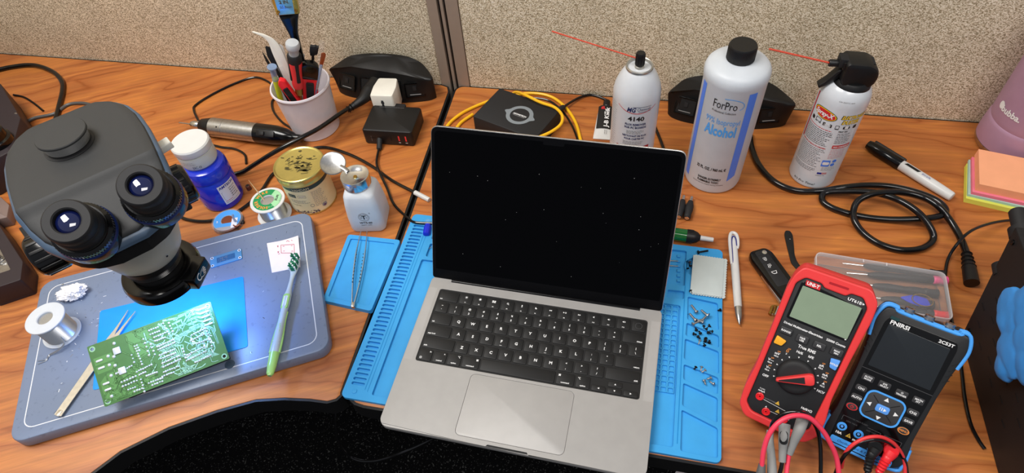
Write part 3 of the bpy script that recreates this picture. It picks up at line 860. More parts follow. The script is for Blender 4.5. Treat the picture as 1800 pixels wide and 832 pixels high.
# green circuit board, propped up towards the back
PCB = thing('circuit_board', 'green power-supply circuit board lying solder side up on the slate base plate', 'circuit board', (-425.3, -106.8, 40), (0, 0, 0))
BW, BH = 149.0, 77.0
B0 = Matrix.Rotation(rad(35.1), 4, 'Z') @ Matrix.Rotation(rad(28.4), 4, 'X')
PCB.rotation_euler = B0.to_euler()
m = MB(); hs = [circ(2.0, 14, sx * (BW / 2 - 5), BH / 2 + sy * (BH / 2 - 5)) for sx in (-1, 1) for sy in (-1, 1)]
m.plate([(x, y + BH / 2) for x, y in rrect(BW, BH, 1.5, 3)], hs, -1.6, 0, 'pcb_green')
f0, f1, f2 = flat(None, .06), flat(None, .12), flat(None, .2)
for h_ in hs:
    c_ = (sum(p[0] for p in h_) / 14, sum(p[1] for p in h_) / 14); m.ring2(circ(3.4, 18, *c_), circ(2.0, 18, *c_), 'pcb_trace', f0)
R_ = random.Random(5)
def pad(x, y, r=1.0):
    r *= 1.55
    m.lathe([(r, 0.1), (r * .9, .5), (r * .35, 1.1), (0, 1.2)], 'tin_pad', T(x, y, 0), 8)
def trace(pts, w, mt='pcb_trace', f=f0):
    for a, b in zip(pts, pts[1:]): m.line(a, b, w, mt, f); m.poly(circ(w / 2, 8, *b), mt, f)
def P2(u, v): return ((u - .5) * BW, v * BH)
# dark clearances and copper pours on the left
m.poly([P2(.02, .78), P2(.16, .78), P2(.17, .66), P2(.02, .66)], 'pcb_pour', f0); m.poly([P2(.02, .63), P2(.16, .63), P2(.16, .52), P2(.02, .52)], 'pcb_pour', f0)
m.poly([P2(.02, .38), P2(.08, .48), P2(.3, .46), P2(.32, .30), P2(.02, .1)], 'pcb_pour', f0)
m.poly([P2(.30, .97), P2(.46, .97), P2(.5, .6), P2(.34, .52), P2(.3, .7)], 'pcb_pour', f0)
m.poly([P2(.02, .10), P2(.3, .28), P2(.42, .2), P2(.4, .03), P2(.1, .03)], 'pcb_pour', f0)
RT = random.Random(21)
for k in range(150):
    u = RT.uniform(.30, .95); v = RT.uniform(.05, .95)
    if RT.random() < .3: u = RT.uniform(.1, .35); v = RT.uniform(.04, .3)
    x, y_ = P2(u, v); pts_ = [(x, y_)]; a = RT.choice([0, 45, 90, 135, 180, 225, 270, 315])
    for q_ in range(RT.randint(2, 4)):
        a += RT.choice([-45, 0, 45]); l = RT.uniform(2.5, 8); nx, ny = pts_[-1][0] + cos(rad(a)) * l, pts_[-1][1] + sin(rad(a)) * l
        nx = max(-BW / 2 + 3, min(BW / 2 - 3, nx)); ny = max(3, min(BH - 3, ny)); pts_.append((nx, ny))
    w_ = RT.uniform(.6, 1.5)
    trace(pts_, w_ + .9, 'pcb_dark', flat(None, .07)); trace(pts_, w_, 'pcb_trace' if u > .45 else 'pcb_pour', flat(None, .09))
for u, v, w_ in ((.06, .72, 8), (.06, .60, 8), (.06, .34, 8), (.06, .24, 8)): m.prism(rrect(w_, 2.6, 1.2, 3, *P2(u, v)), .05, 1.0, 'tin_pad', None, .4)
for u, v in ((.205, .77), (.20, .44)): m.prism(rrect(8.5, 8.5, 1.0, 3, *P2(u, v)), .05, 1.5, 'tin_pad', T(0, 0, 0), .8)
for u, v in ((.13, .74), (.17, .7), (.12, .6), (.16, .56), (.11, .43), (.2, .9), (.07, .12)): pad(*P2(u, v), 1.3)
# chains of solder joints
def chain(u, v, du, dv, n, r=.85):
    for i in range(n): x, y_ = P2(u + du * i, v + dv * i); pad(x + R_.uniform(-.2, .2), y_ + R_.uniform(-.2, .2), r * R_.uniform(.85, 1.15))
for u, v, du, dv, n in [(.15, .43, .018, .004, 8), (.34, .74, .002, -.045, 8), (.36, .74, .002, -.045, 3), (.30, .62, 0, -.06, 3), (.42, .80, .001, -.07, 5), (.46, .68, .002, -.06, 4),
    (.30, .34, .017, .003, 8), (.31, .28, .016, .002, 4), (.31, .20, 0, -.05, 5), (.36, .22, .016, 0, 6), (.17, .27, .022, .002, 6), (.17, .20, .022, .002, 6), (.2, .12, .018, 0, 4),
    (.48, .90, .018, 0, 5), (.48, .83, .018, 0, 5), (.5, .76, .018, .002, 7), (.5, .70, .016, 0, 6), (.5, .60, .017, .002, 9), (.5, .55, .017, .002, 9), (.5, .46, .017, 0, 8), (.5, .40, .017, 0, 8),
    (.5, .32, .017, .002, 9), (.5, .26, .017, .002, 9), (.49, .18, .017, 0, 8), (.47, .12, .018, 0, 6), (.36, .10, .018, 0, 7), (.38, .05, .02, 0, 5), (.6, .93, .004, -.05, 5), (.64, .9, .003, -.05, 4),
    (.70, .30, .018, .004, 9), (.70, .22, .018, .004, 9), (.74, .14, .018, .003, 8), (.76, .50, .018, .004, 7), (.78, .58, .018, .004, 7), (.8, .42, .018, .0, 6), (.9, .6, 0, -.05, 7), (.68, .42, 0, -.05, 5), (.24, .06, .02, 0, 4)]:
    chain(u, v, du, dv, n)
# long copper traces on the right
for k in range(7):
    o = k * .022
    trace([P2(.48 + o, .40 + o), P2(.56 + o, .52 - o * .3), P2(.62 + o * .4, .34 - o * .4), P2(.74, .28 - o * .9), P2(.88 + o * .4, .22 - o * .7)], .8)
for k in range(6):
    o = k * .03
    trace([P2(.52, .44 + o), P2(.66 - o * .3, .52 + o * .7), P2(.70, .62 + o * .3), P2(.86 + o * .2, .66 + o * .3), P2(.94 + o * .1, .56), P2(.95 + o * .05, .3)], .9)
for k in range(5):
    trace([P2(.78, .96 - k * .065), P2(.86, .965 - k * .065), P2(.90, .93 - k * .07), P2(.97, .93 - k * .07)], 2.6)
    m.prism(rrect(11, 2.2, 1.1, 3, *P2(.93, .93 - k * .07)), .05, .9, 'tin_pad', None, .4)
for a, b in (((.56, .95), (.62, .80)), ((.62, .80), (.62, .66)), ((.60, .97), (.72, .93)), ((.66, .86), (.74, .88)), ((.66, .78), (.76, .8)), ((.68, .92), (.82, .96))): trace([P2(*a), P2(*b)], 2.2)
for k in range(40):
    u, v = R_.uniform(.72, .93), R_.uniform(.25, .62); a = R_.random() * 6.3; l = R_.uniform(3, 9)
    x, y_ = P2(u, v); trace([(x, y_), (x + cos(a) * l, y_ + sin(a) * l)], R_.uniform(.8, 2.0), 'tin_pad' if R_.random() < .4 else 'pcb_trace', f1)
for k in range(18):
    u = R_.uniform(.3, .66); v = R_.uniform(.06, .9); x, y_ = P2(u, v); trace([(x, y_), (x + R_.uniform(4, 9), y_), (x + R_.uniform(9, 13), y_ + R_.uniform(-6, 6))], .6, 'pcb_dark', f1)
trace([P2(.12, .2), P2(.16, .3), P2(.24, .34), P2(.27, .3)], 1.0, 'pcb_dark', f1); trace([P2(.14, .12), P2(.18, .22), P2(.27, .25)], 1.0, 'pcb_dark', f1)
obj('board', m, PCB)
# parts hanging beneath the board that hold it up
def under(nm, u, v, w, h, mt, zt):
    x, y_ = P2(u, v); top = PCB.matrix_basis
    wm = Matrix.Translation((-425.3, -106.8, 40)) @ B0
    mm = MB(); mm.prism(rrect(w, h, 1.5, 3, x, y_), -zt, -1.5, mt, None, .6); obj(nm, mm, PCB)
under('heatsink_wall', .56, .07, 124, 8, 'black_soft', 20)  # black box drawn out into a wall for the shadow side below the front edge
under('transformer', .40, .55, 34, 30, 'black_soft', 24)
under('capacitor', .22, .35, 22, 22, 'black', 12)
under('connector', .84, .6, 22, 16, 'black', 20)
under('capacitor', .75, .85, 20, 14, 'black', 34)
under('capacitor', .16, .85, 20, 14, 'black', 34)

# small blue circuit board
q = U(398, 455, 20)
t = thing('circuit_board', 'small blue bare circuit board with corner rings on the slate base plate', 'circuit board', (q.x, q.y, 20.1), rad(31))
m = MB(); m.prism(rrect(45, 20, 1.5, 3), 0, 1.6, 'pcb_lblue', None, .1); fz = flat(None, 1.68)
m.poly(rrect(26, 10, .5, 2), 'pcb_blue', fz)
for sx in (-1, 1):
    for sy in (-1, 1): m.ring2(circ(2.4, 14, sx * 19.5, sy * 7.2), circ(1.3, 14, sx * 19.5, sy * 7.2), 'label_white', fz); m.poly(circ(1.2, 12, sx * 19.5, sy * 7.2), 'black', fz)
for i in range(16):
    for sy in (-1, 1): m.poly(circ(.42, 8, -13 + i * 1.75, sy * 7.6), 'dim_print', fz)
R_ = random.Random(2)
for i in range(26): m.poly(rrect(R_.uniform(.5, 2), .6, .1, 1, R_.uniform(-12, 2), R_.uniform(-4, 4)), 'dim_print', flat(None, 1.75))
obj('board', m, t)

# paper note with a red sketch
q = [U(469, 428, 20.3), U(526, 418, 20.3), U(528, 470, 20.3), U(478, 480, 20.3)]; c0 = sum(q, Vector()) / 4
m = MB(); N = 10; vs = []; fs = []
for j in range(N + 1):
    for i in range(N + 1):
        s_, t_ = i / N, j / N; p = (q[3] * (1 - s_) + q[2] * s_) * (1 - t_) + (q[0] * (1 - s_) + q[1] * s_) * t_ - c0
        z = .4 + 9 * max(0, s_ + t_ - 1.35) ** 1.5; vs.append((p.x, p.y, z))
for j in range(N):
    for i in range(N): a = j * (N + 1) + i; fs.append((a, a + 1, a + N + 2, a + N + 1))
vs2 = vs + [(v[0], v[1], v[2] - .15) for v in vs]; k = len(vs)
m.add(vs2, fs + [tuple(k + x for x in reversed(f)) for f in fs], 'paper')
def pn(x, y):  # 0..1 over the note
    p = (q[3] * (1 - x) + q[2] * x) * (1 - y) + (q[0] * (1 - x) + q[1] * x) * y - c0
    return Vector((p.x, p.y, .55 + 9 * max(0, x + y - 1.35) ** 1.5))
def nl(a, b, w=.016):
    n = 4
    for i in range(n):
        s_, t_ = i / n, (i + 1) / n; p0 = Vector(a).lerp(Vector(b), s_); p1 = Vector(a).lerp(Vector(b), t_); m.line(p0, p1, w, 'red_ink', pn)
for a, b in (((.42, .85), (.84, .78)), ((.84, .78), (.82, .50)), ((.82, .50), (.40, .58)), ((.40, .58), (.42, .85)), ((.30, .85), (.34, .80)), ((.31, .80), (.34, .86)), ((.29, .66), (.33, .60)), ((.29, .60), (.34, .66)), ((.30, .56), (.36, .57)),
             ((.47, .80), (.53, .79)), ((.73, .76), (.79, .75)), ((.47, .63), (.52, .63)), ((.73, .58), (.79, .57)), ((.6, .92), (.64, .95)), ((.64, .95), (.70, .90)), ((.76, .93), (.8, .9))): nl(a, b)
one('paper_note', 'small white paper with a red pen sketch under the toothbrush head', 'note', m, (c0.x, c0.y, 20.1))

# spool of bare solder standing on the plate
q = U(103, 600, 20)
def spool(name, label, loc, R, H, hub, th, top_m, wind_m, wr, rot=(0, 0, 0), group=None, art=None, hubm=None, rb=None):
    t = thing(name, label, 'spool', loc, rot, group); rb = rb or R
    m = MB(); m.lathe([(hub, 0), (rb - .5, 0), (rb, .6), (rb, th - .5), (rb - .6, th), (wr * .55, th), (wr * .55, H - th), (R - .6, H - th), (R, H - th + .5), (R, H - .6), (R - .6, H), (hub + 1, H), (hub, H - 1), (hub, 0)], top_m, None, 56)
    if art: art(m)
    obj('reel', m, t)
    m = MB(); pr = [(wr * .56, th)]; n = int((H - 2 * th) / 1.0)
    for i in range(n): z = th + .1 + (i + .5) * (H - 2 * th - .2) / n; pr += [(wr - .35, z - .45), (wr + .15, z)]
    pr.append((wr * .56, H - th)); m.lathe(pr, wind_m, None, 56); obj('wire', m, t)
    return t
sp = spool('solder_spool', 'grey plastic spool of bare solder wire on the left of the slate plate', (-627, -57.0, 20.1), 24.5, 39, 9.5, 2.6, 'milky', 'solder', 20, (0, 0, 0))
m = MB(); a0 = [Vector((16, -12, 14)), Vector((20, -17, 8)), Vector((14, -26, 4)), Vector((4, -33, 1)), Vector((4, -40, .8)), Vector((-6, -44, .7))]
m.tube(a0, .55, 'solder', 6); m.tube([p + Vector((1.5, -1.2, 0)) for p in a0[:-1]] + [a0[-1] + Vector((3, -4, 0))], .55, 'solder', 6); obj('loose_wire', m, sp)

# cotton wad
q = U(133, 519, 20)
m = MB(); R_ = random.Random(4)
t_ = bmesh.new(); bmesh.ops.create_icosphere(t_, subdivisions=6, radius=1.0)
from mathutils import noise as mn
for v in t_.verts:
    n_2 = mn.fractal(v.co * 1.8, 1.0, 2.0, 4) * .32 + mn.noise(v.co * 7) * .08 + mn.noise(v.co * 19) * .05
    v.co = v.co * (1 + n_2); v.co.x *= 19; v.co.y *= 12; v.co.z = max(v.co.z * 9 + 7, .1)
t_.verts.index_update(); m.add([v.co for v in t_.verts], [tuple(v.index for v in f.verts) for f in t_.faces], 'cotton'); t_.free()
for i in range(90):
    a = R_.random() * 2 * pi; b = R_.uniform(0, 1.2); d = Vector((cos(a) * cos(b), sin(a) * cos(b), sin(b)))
    p = Vector((d.x * 20, d.y * 11, 5 + d.z * 6)); m.tube([p, p + d * 2.2 + Vector((0, 0, .5)), p + d * R_.uniform(3, 6) + Vector((R_.uniform(-2, 2), R_.uniform(-2, 2), max(R_.uniform(-2, 2), -p.z + .5)))], .06, 'cotton', 3, 2)
one('cotton_wad', 'fluffy white wad of cotton behind the solder spool', 'cotton', m, (q.x, q.y, 20.1), rad(24), smooth=120)

def tweezers(name, label, tip, tail, h, spread, mt, tipw, z, wid=8, roll=0, fine=True, slots=False, lift=0.0):
    a = Vector(tip); b = Vector(tail); d = b - a; L_ = d.length
    t = thing(name, label, 'tweezers', (b.x, b.y, z), (0, 0, math.atan2(-d.y, -d.x) - pi / 2))
    if lift: t.rotation_euler = (Matrix.Rotation(math.atan2(-d.y, -d.x) - pi / 2, 4, 'Z') @ Matrix.Rotation(lift, 4, 'X')).to_euler()
    for s in (-1, 1):
        m = MB(); n = 14; vs = []; fs = []
        for i in range(n + 1):
            f = i / n; y_ = f * L_
            off = s * (1.0 + spread * sin(pi * min(1, f * .9)) * .55 + (spread * .28 * f)) if roll == 0 else s * (.4 + spread * .8 * f ** 2.2)
            ww = wid * (1 - .06 * f) if f < .68 else (wid * (1 - (f - .68) / .12 * .62) if f < .8 else wid * .36 * (1 - (f - .8) / .2 * .78))
            if roll == 0: P4 = [(off - .5, y_, h - ww / 2), (off + .5, y_, h - ww / 2), (off + .5, y_, h + ww / 2), (off - .5, y_, h + ww / 2)]
            else:
                P4 = [(off - ww * .38, y_, h - .5 + s * .2), (off + ww * .38, y_, h - .5 + s * .2), (off + ww * .38, y_, h + .5 + s * .2), (off - ww * .38, y_, h + .5 + s * .2)]
            vs += P4
        for i in range(n):
            for k in range(4): fs.append((i * 4 + k, i * 4 + (k + 1) % 4, i * 4 + 4 + (k + 1) % 4, i * 4 + 4 + k))
        fs += [(3, 2, 1, 0), tuple(n * 4 + k for k in range(4))]
        m.add(vs, fs, mt)
        if slots:
            for k in range(9): m.poly(circ(.9, 10, 0, 0), 'black', lambda x, y, k=k: Vector((s * (1.0 + spread * .5) + x, L_ * (.30 + .045 * k) + y, h + wid / 2 * (0 if roll else .9) + .9)))
        obj('arm', m, t)
    m = MB(); m.prism(rrect(5, 8, 1.5, 3), h - wid / 2 if roll == 0 else h - 1.2, h + wid / 2 if roll == 0 else h + 1.4, mt, T(0, 3, 0), .4); obj('joint', m, t)
    return t
a, b = U(233, 548, 22), U(103, 732, 22)
tweezers('tweezers', 'pale steel tweezers with angled tips, half under the green circuit board', (a.x, a.y, 0), (b.x, b.y, 0), 3.2, 7, 'steel_pale', 1, 20.6, 12.5, roll=1)

# toothbrush lying over the plate edge
a, b = U(521, 450, 30), U(476, 664, 22)
d = a - b; L_ = d.length
tb = thing('toothbrush', 'green and clear toothbrush with green bristles across the right end of the plate', 'toothbrush', (b.x, b.y, 21), (0, 0, math.atan2(d.y, d.x) - pi / 2))
prof = [(0, 2.5, 2.5), (.02, 4.6, 3.6), (.08, 5.6, 4.6), (.18, 6.2, 5.2), (.30, 5.4, 5), (.42, 4.5, 4.4), (.5, 4.6, 4.4), (.58, 5.6, 4.6), (.64, 5.2, 4.2), (.70, 3.4, 3.2), (.78, 2.9, 2.6), (.83, 3.6, 2.4), (.87, 5.4, 2.4), (.94, 5.8, 2.4), (.99, 3.8, 2.2), (1.0, 1.0, 1.0)]
def brushbody(f0, f1, mt, gx, gz, zoff=0):
    m = MB(); n = 40; K = 14; vs = []; fs = []
    def at(f):
        for p, q_ in zip(prof, prof[1:]):
            if p[0] <= f <= q_[0]: s = (f - p[0]) / (q_[0] - p[0]); s = s * s * (3 - 2 * s); return p[1] + (q_[1] - p[1]) * s, p[2] + (q_[2] - p[2]) * s
        return prof[-1][1:]
    for i in range(n + 1):
        f = f0 + (f1 - f0) * i / n; rx, rz = at(f); zc = 5 + 4 * math.sin(f * 3.1) * .5 + zoff
        e = 1 if (f0 == 0 or i > 1) else .8
        for k in range(K): an = 2 * pi * k / K; vs.append((rx * gx * cos(an), f * L_, zc + rz * gz * sin(an)))
    for i in range(n):
        for k in range(K): fs.append((i * K + k, i * K + (k + 1) % K, (i + 1) * K + (k + 1) % K, (i + 1) * K + k))
    fs += [tuple(reversed(range(K))), tuple(n * K + k for k in range(K))]
    m.add(vs, fs, mt); return m
obj('handle', brushbody(0, 1, 'toothbrush_clear', 1, 1), tb)
m = brushbody(0, .17, 'toothbrush_green', 1.06, 1.06)
obj('grip', m, tb)
m = MB()
for s in (-1, 1): m.tube([(s * 5.6, .17 * L_, 6), (s * 5.9, .28 * L_, 6), (s * 4.6, .42 * L_, 6.2), (s * 4.7, .5 * L_, 6.3)], [2.2, 1.6, 1.0, 1.2], 'toothbrush_green', 8)
m.prism([(x, y + .58 * L_) for x, y in rrect(9.5, 26, 4.6, 5)], 7.5, 11.0, 'toothbrush_green', None, 1.2)
for s in (-1, 1): m.prism([(x + s * 1.9, y + .58 * L_) for x, y in rrect(1.5, 16, .7, 3)], 10.8, 11.6, 'bristle_white', None, .2)
for k in range(3): m.tube([(-4, .19 * L_ + k * 5 + 3, 9.2), (0, .19 * L_ + k * 5, 10.4), (4, .19 * L_ + k * 5 + 3, 9.2)], .8, 'bristle_white', 6)
m.text('REACH', 0, .35 * L_, 3.4, 'toothbrush_green', lambda x, y: Vector((-(y - .35 * L_) + 1.6, .35 * L_ + x, 11.5 - abs(y - .35 * L_) * .12)), bold=True)
obj('grip_inlay', m, tb)
m = MB(); R_ = random.Random(1)
for j in range(9):
    for i in range(4):
        x = (i - 1.5) * 2.5; y_ = (.862 + j * .0155) * L_
        mt = 'bristle_green' if (i + j) % 3 else 'bristle_white'
        m.tube([(x, y_, 7), (x + R_.uniform(-.5, .5), y_ + R_.uniform(-.5, .5), 16 + 2 * sin(j))], [1.15, 1.25], mt, 7, 2)
obj('bristles', m, tb)

# desoldering braid behind the plate
q = U(402, 392, 4)
t = thing('braid_spool', 'flat clear spool of desoldering braid with a light blue label behind the slate plate', 'spool', (q.x - 2, q.y + 2, 0), rad(20))
m = MB(); m.lathe([(8, 0), (24, 0), (24, 1), (12, 1), (12, 7), (24, 7), (24, 8), (8, 8), (8, 0)], 'clear_plastic', None, 48)
m.ring2(circ(21.5, 40), circ(9, 40), 'label_clear', flat(None, 8.1))
m.ring2([(x, y) for x, y in [(21 * cos(rad(a)), 21 * sin(rad(a))) for a in range(-40, 221, 10)]], [(10 * cos(rad(a)), 10 * sin(rad(a))) for a in range(-40, 221, 10)], 'alc_blue', flat(None, 8.2)); 
m.poly(rrect(9, 20, 1, 2, 12, -8), 'label_white', flat(None, 8.3))
m.text('2', -15, -3, 3.5, 'white_print', flat(None, 8.4), bold=True); m.text('1.5', 12, -6, 2.2, 'navy_text', flat(None, 8.5))
obj('reel', m, t)
m = MB(); m.lathe([(12.5, 1.2), (19, 1.2), (19, 6.8), (12.5, 6.8)], 'copper_orange', None, 40); obj('braid', m, t)
m = MB(); m.tube([(14, -6, 8.5), (15, -8, 18), (16, -6, 24)], [2, 1.6, 1.6], 'clear_blue', 8); m.tube([(12, -14, 9), (17, -20, 12), (24, -19, 13), (26, -23, 14)], 1.1, 'copper_orange', 8); obj('tail_tube', m, t)

# green solder spool and toothpick
def art(m):
    P = flat(None, 34.1)
    m.ring2(circ(21.8, 48), circ(10.4, 48), 'green_label', P)
    seg = [rad(a) for a in range(-20, 56, 5)]
    m.ring2([(21.4 * cos(a), 21.4 * sin(a)) for a in seg] + [(10.6 * cos(a), 10.6 * sin(a)) for a in reversed(seg)][:0], [(11 * cos(a), 11 * sin(a)) for a in seg], 'green_pale', flat(None, 34.2)) if False else None
    sg = [rad(a) for a in range(-40, 76, 5)]
    m.surf([(21.5 * cos(a), 21.5 * sin(a)) for a in sg] + [(10.7 * cos(a), 10.7 * sin(a)) for a in sg], [(i, i + 1, len(sg) + i + 1, len(sg) + i) for i in range(len(sg) - 1)], 'green_pale', flat(None, 34.18))
    s = 'SOLDER WIRE'; RR = 15.2
    for i, ch in enumerate(s):
        if ch == ' ': continue
        a = rad(-72 - i * 17.5); r = 14.6
        def place(x, y, a=a, r=r): 
            rr = r + y; th = -(x) / r
            return Vector(((r + y) * cos(a) + x * sin(a) * 1, (r + y) * sin(a) - x * cos(a), 34.3))
        m.text(ch, 0, 0, 4.8, 'orange_text', place, bold=True)
    def p2(x, y): return Vector((16.5 * cos(rad(20)) - y, 16.5 * sin(rad(20)) - 2 + x, 34.3))
    m.text('JELIFE', 0, 0, 3.4, 'body_black_text', lambda x, y: Vector((15.2 - y, 5 + x, 34.3)), bold=True)
    m.scribble(-7, -3, 7, 2, 1.6, 'grey_text', lambda x, y: Vector((16.5 - y, 5 + x, 34.3)), .5)
    m.text('0.3', 0, 0, 2.4, 'green_pale', lambda x, y: Vector((8 - y * .2 + x * .9, 15 + y, 34.3)), bold=True)
    m.text('RL-441', 0, 0, 2.2, 'green_pale', lambda x, y: Vector((10.5 + x * .8, -14 + y + x * .5, 34.3)), bold=True)
q = U(480, 367, 0)
gs = spool('solder_spool', 'white solder spool with a round green and orange label, a toothpick in its hole', (-440, 201, 0), 26.5, 34, 10.0, 2.4, 'white_plastic', 'solder', 20, (0, 0, rad(5)), art=art)
m = MB(); m.tube([(0, 0, 0), (0, 0, 30), (0, 0, 62)], [.3, 1.1, .3], 'toothpick', 8, 6)
p0, p1 = U(492, 372, 40) , U(437, 318, 66)
base_ = Vector((-440 + 5, 201 - 5, 6)); top_ = U(437, 317, 64); dd = (top_ - base_)
one('toothpick', 'wooden toothpick poking up out of the green-labelled solder spool', 'toothpick', m, base_, axis_m((0, 0, 0), dd).to_euler())
# the toothpick is as long as the gap between its two ends
bpy.data.objects['toothpick'].scale = (1, 1, dd.length / 62)
# two tiny components
q = U(437, 330, 4); m = MB(); m.cyl(4.0, 0, 9, 'brown_comp', T(0, 0, 0), 20, .6); m.lathe([(2, 9), (2, 9.3), (0, 9.3)], 'black', None, 12); one('capacitor', 'small brown electrolytic capacitor beside the blue jar', 'capacitor', m, (q.x, q.y, 0))
q = U(426, 391, 2); m = MB(); m.box(6, 5, 4, 'black', None, .6); m.box(3, .6, 1, 'steel', T(0, -2.7, 1)); one('chip', 'tiny black chip behind the slate plate', 'electronic part', m, (q.x, q.y, 0), rad(20))

# ================================================================== LEFT DESK, BEHIND THE PLATE
# blue jar with a small clear jar on its top
jx, jy = -541, 224
t = thing('paste_jar', 'cobalt-blue plastic jar with a white printed label, a small clear jar on top of it', 'jar', (jx, jy, 0), rad(-12))
m = MB(); m.lathe([(28, 0), (31.5, 2), (32.5, 6), (32.5, 56), (31, 59), (33, 60), (33, 74), (31, 79), (26, 81.5), (0, 82)], 'jar_blue', None, 64); body_ = obj('body', m, t)
m = MB(); WP = wrap(32.5, rad(-12), 0, .3)
m.surf(*(lambda a: ([(x, y) for y in (12, 50) for x in a], [(i, i + 1, len(a) + i + 1, len(a) + i) for i in range(len(a) - 1)]))([-13 + k * 1.3 for k in range(24)]), 'label_white', WP)
WT = wrap(32.5, rad(-12), 0, .5)
m.text('AMTECH', -11.5, 43.5, 4.6, 'jar_text', WT, 'L', bold=True, cut=2)
m.scribble(2, 38, 15, 5, 4.2, 'body_black_text', WT, 1.0, seed=4); m.scribble(-11, 18, 4, 1, 3, 'logo_red', WT, .9, seed=6); m.scribble(-11, 15, 16, 1, 3, 'grey_text', WT, .6, seed=8)
m.ring2([(x - 3.5, y + 29) for x, y in rrect(15, 16, .6, 2)], [(x - 3.5, y + 29) for x, y in rrect(14.2, 15.2, .6, 2)], 'grey_text', WT)
obj('label', m, t)
m = MB(); m.text('84', 0, 10, 3, 'white_print', wrap(32.5, rad(-98), 0, .4), bold=True); obj('mark', m, t)
t = thing('cosmetic_jar', 'small clear jar with a flat white lid standing on top of the blue jar', 'jar', (jx - 4, jy + 3, 82.2), rad(-12))
m = MB(); m.lathe([(23, 0), (26, 1.5), (27.2, 6), (27.2, 22), (25, 24), (22, 24.5), (22, 6), (0, 5), (0, .2)], 'cream_paste', None, 56)
m.lathe([(26.5, .4), (27.9, 6), (27.9, 22), (26, 25)], 'clear_plastic', None, 56)
WT = wrap(27.9, rad(-75), 0, .3); m.scribble(-6, 17, 12, 2, 3.4, 'grey_text', WT, .7, seed=9); m.text('EAC', 3, 5.5, 4.6, 'body_black_text', wrap(27.9, rad(-62), 0, .4), 'C', w=7); m.ring2([(x, y) for x, y in circ(1.8, 14, 10, 7.6)], circ(1.2, 14, 10, 7.6), 'body_black_text', wrap(27.9, rad(-62), 0, .4))
obj('glass', m, t)
m = MB(); m.lathe([(27.5, 24.6), (28.2, 26), (28.2, 35), (26.6, 37.2), (0, 37.6)], 'white_plastic', None, 64); obj('lid', m, t)

# tea tin
tx, ty = -391, 243
t = thing('tea_tin', 'round cream tea tin with a dark green band and a scratched gold lid', 'tin', (tx, ty, 0), rad(-4))
m = MB(); m.lathe([(35.5, 0), (36.5, .8), (36.5, 2), (36, 3), (36, 52, 'tin_cream'), (36, 60, 'tin_green'), (36, 61, 'tin_green')], 'gold_lid', None, 64)
WT = wrap(36, rad(-72), 0, .35)
m.text('VAHDAM', 1, 53.4, 4.4, 'tin_cream', WT, bold=False, cut=2)
m.poly(rrect(13, 6.4, .8, 2, -17, 42), 'tin_green', WT, 2); m.text('DARJEELING', -17, 41, 1.8, 'tin_cream', wrap(36, rad(-72), 0, .5), w=11)
m.ring2(rrect(12, 7, 2, 3, -1, 41), rrect(11.2, 6.2, 1.8, 3, -1, 41), 'grey_text', WT); m.scribble(-5, 40.6, 4, 1, 2, 'jar_text', WT, .8, seed=3)
m.scribble(-22, 32, 8, 3, 2.6, 'grey_text', WT, .8, seed=5); m.scribble(14, 46, 34, 12, 2.7, 'grey_text', WT, .8, seed=6); m.text('BLACK TEA', -15, 21, 2.2, 'tin_green', WT, w=15)
m.ring2(circ(3.2, 18, 9, 20), circ(2.5, 18, 9, 20), 'grey_text', WT); m.poly(circ(4.2, 20, 27, 13), 'dim_print', WT, 2); m.poly(circ(2, 12, 27, 12), 'tin_purple', wrap(36, rad(-72), 0, .5))
R_ = random.Random(8)
for i in range(60): x = R_.uniform(-22, 18); m.poly(circ(R_.uniform(.6, 1.6), 7, x, 6 + R_.uniform(-2, 3.5) - abs(x) * .02), R_.choice(['tin_purple', 'tin_green', 'dim_print']), WT)
obj('body', m, t)
m = MB(); m.lathe([(36.6, 61), (38, 61.6), (38.4, 63), (37.8, 64.5), (37.8, 72.5), (38.8, 74), (38.4, 76), (37, 76.8), (35.2, 75.4), (34, 75.2), (0, 75.2)], 'gold_lid', None, 64); lid_ = obj('lid', m, t)
m = MB(); R_ = random.Random(12); F_ = flat(None, 75.45)
for i in range(46):
    a = R_.uniform(0, 6.3); x, y_ = R_.gauss(0, 12), R_.gauss(0, 11)
    if x * x + y_ * y_ > 700: continue
    l = R_.uniform(3, 12); an = R_.choice([.3, .5, 1.1]) + R_.uniform(-.2, .2); m.line((x, y_), (x + cos(an) * l, y_ + sin(an) * l), R_.uniform(.5, 2.2), 'gold_scuff', F_)
for k in range(7): m.line((6 + k * 2.4, -13 + k), (8 + k * 2.4, -5 + k * .8), .8, 'gold_scuff', F_)
for i in range(16):
    sx_, sy_ = R_.gauss(-2, 10), R_.gauss(0, 9); w1, w2 = R_.uniform(1.5, 6), R_.uniform(.8, 2.6)
    m.poly([(sx_ + w1 * cos(a) * R_.uniform(.7, 1.2), sy_ + w2 * sin(a) * R_.uniform(.7, 1.2)) for a in [k * pi / 5 for k in range(10)]], 'gold_scuff', F_)
obj('scratches', m, lid_)

# solvent dispenser
dx_, dy_ = -283.5, 213.5
t = thing('dispenser_bottle', 'square white solvent pump bottle with a flipped-open steel cap', 'bottle', (dx_, dy_, 0), rad(10))
m = MB()
def sq(w, r): return rrect(w, w, r, 6)
lv = [(46, 8, 0), (52, 10, 1.5), (53.5, 10, 6), (53, 10, 30), (50, 10, 52), (46, 10, 68), (42, 10, 72), (34, 14, 76), (30, 14.9, 77), (30, 14.9, 84)]
vs = []; fs = []
for w_, r_, z in lv: vs += [(x, y, z) for x, y in sq(w_, r_)]
n = 28
for k in range(len(lv) - 1):
    for i in range(n): j = (i + 1) % n; fs.append((k * n + i, k * n + j, (k + 1) * n + j, (k + 1) * n + i))
fs += [tuple(reversed(range(n))), tuple((len(lv) - 1) * n + i for i in range(n))]
m.add(vs, fs, 'milky')
def front(x, y): return Vector((x, -26.85 + (max(0, y - 30)) * .07 - .15 * 0, y))
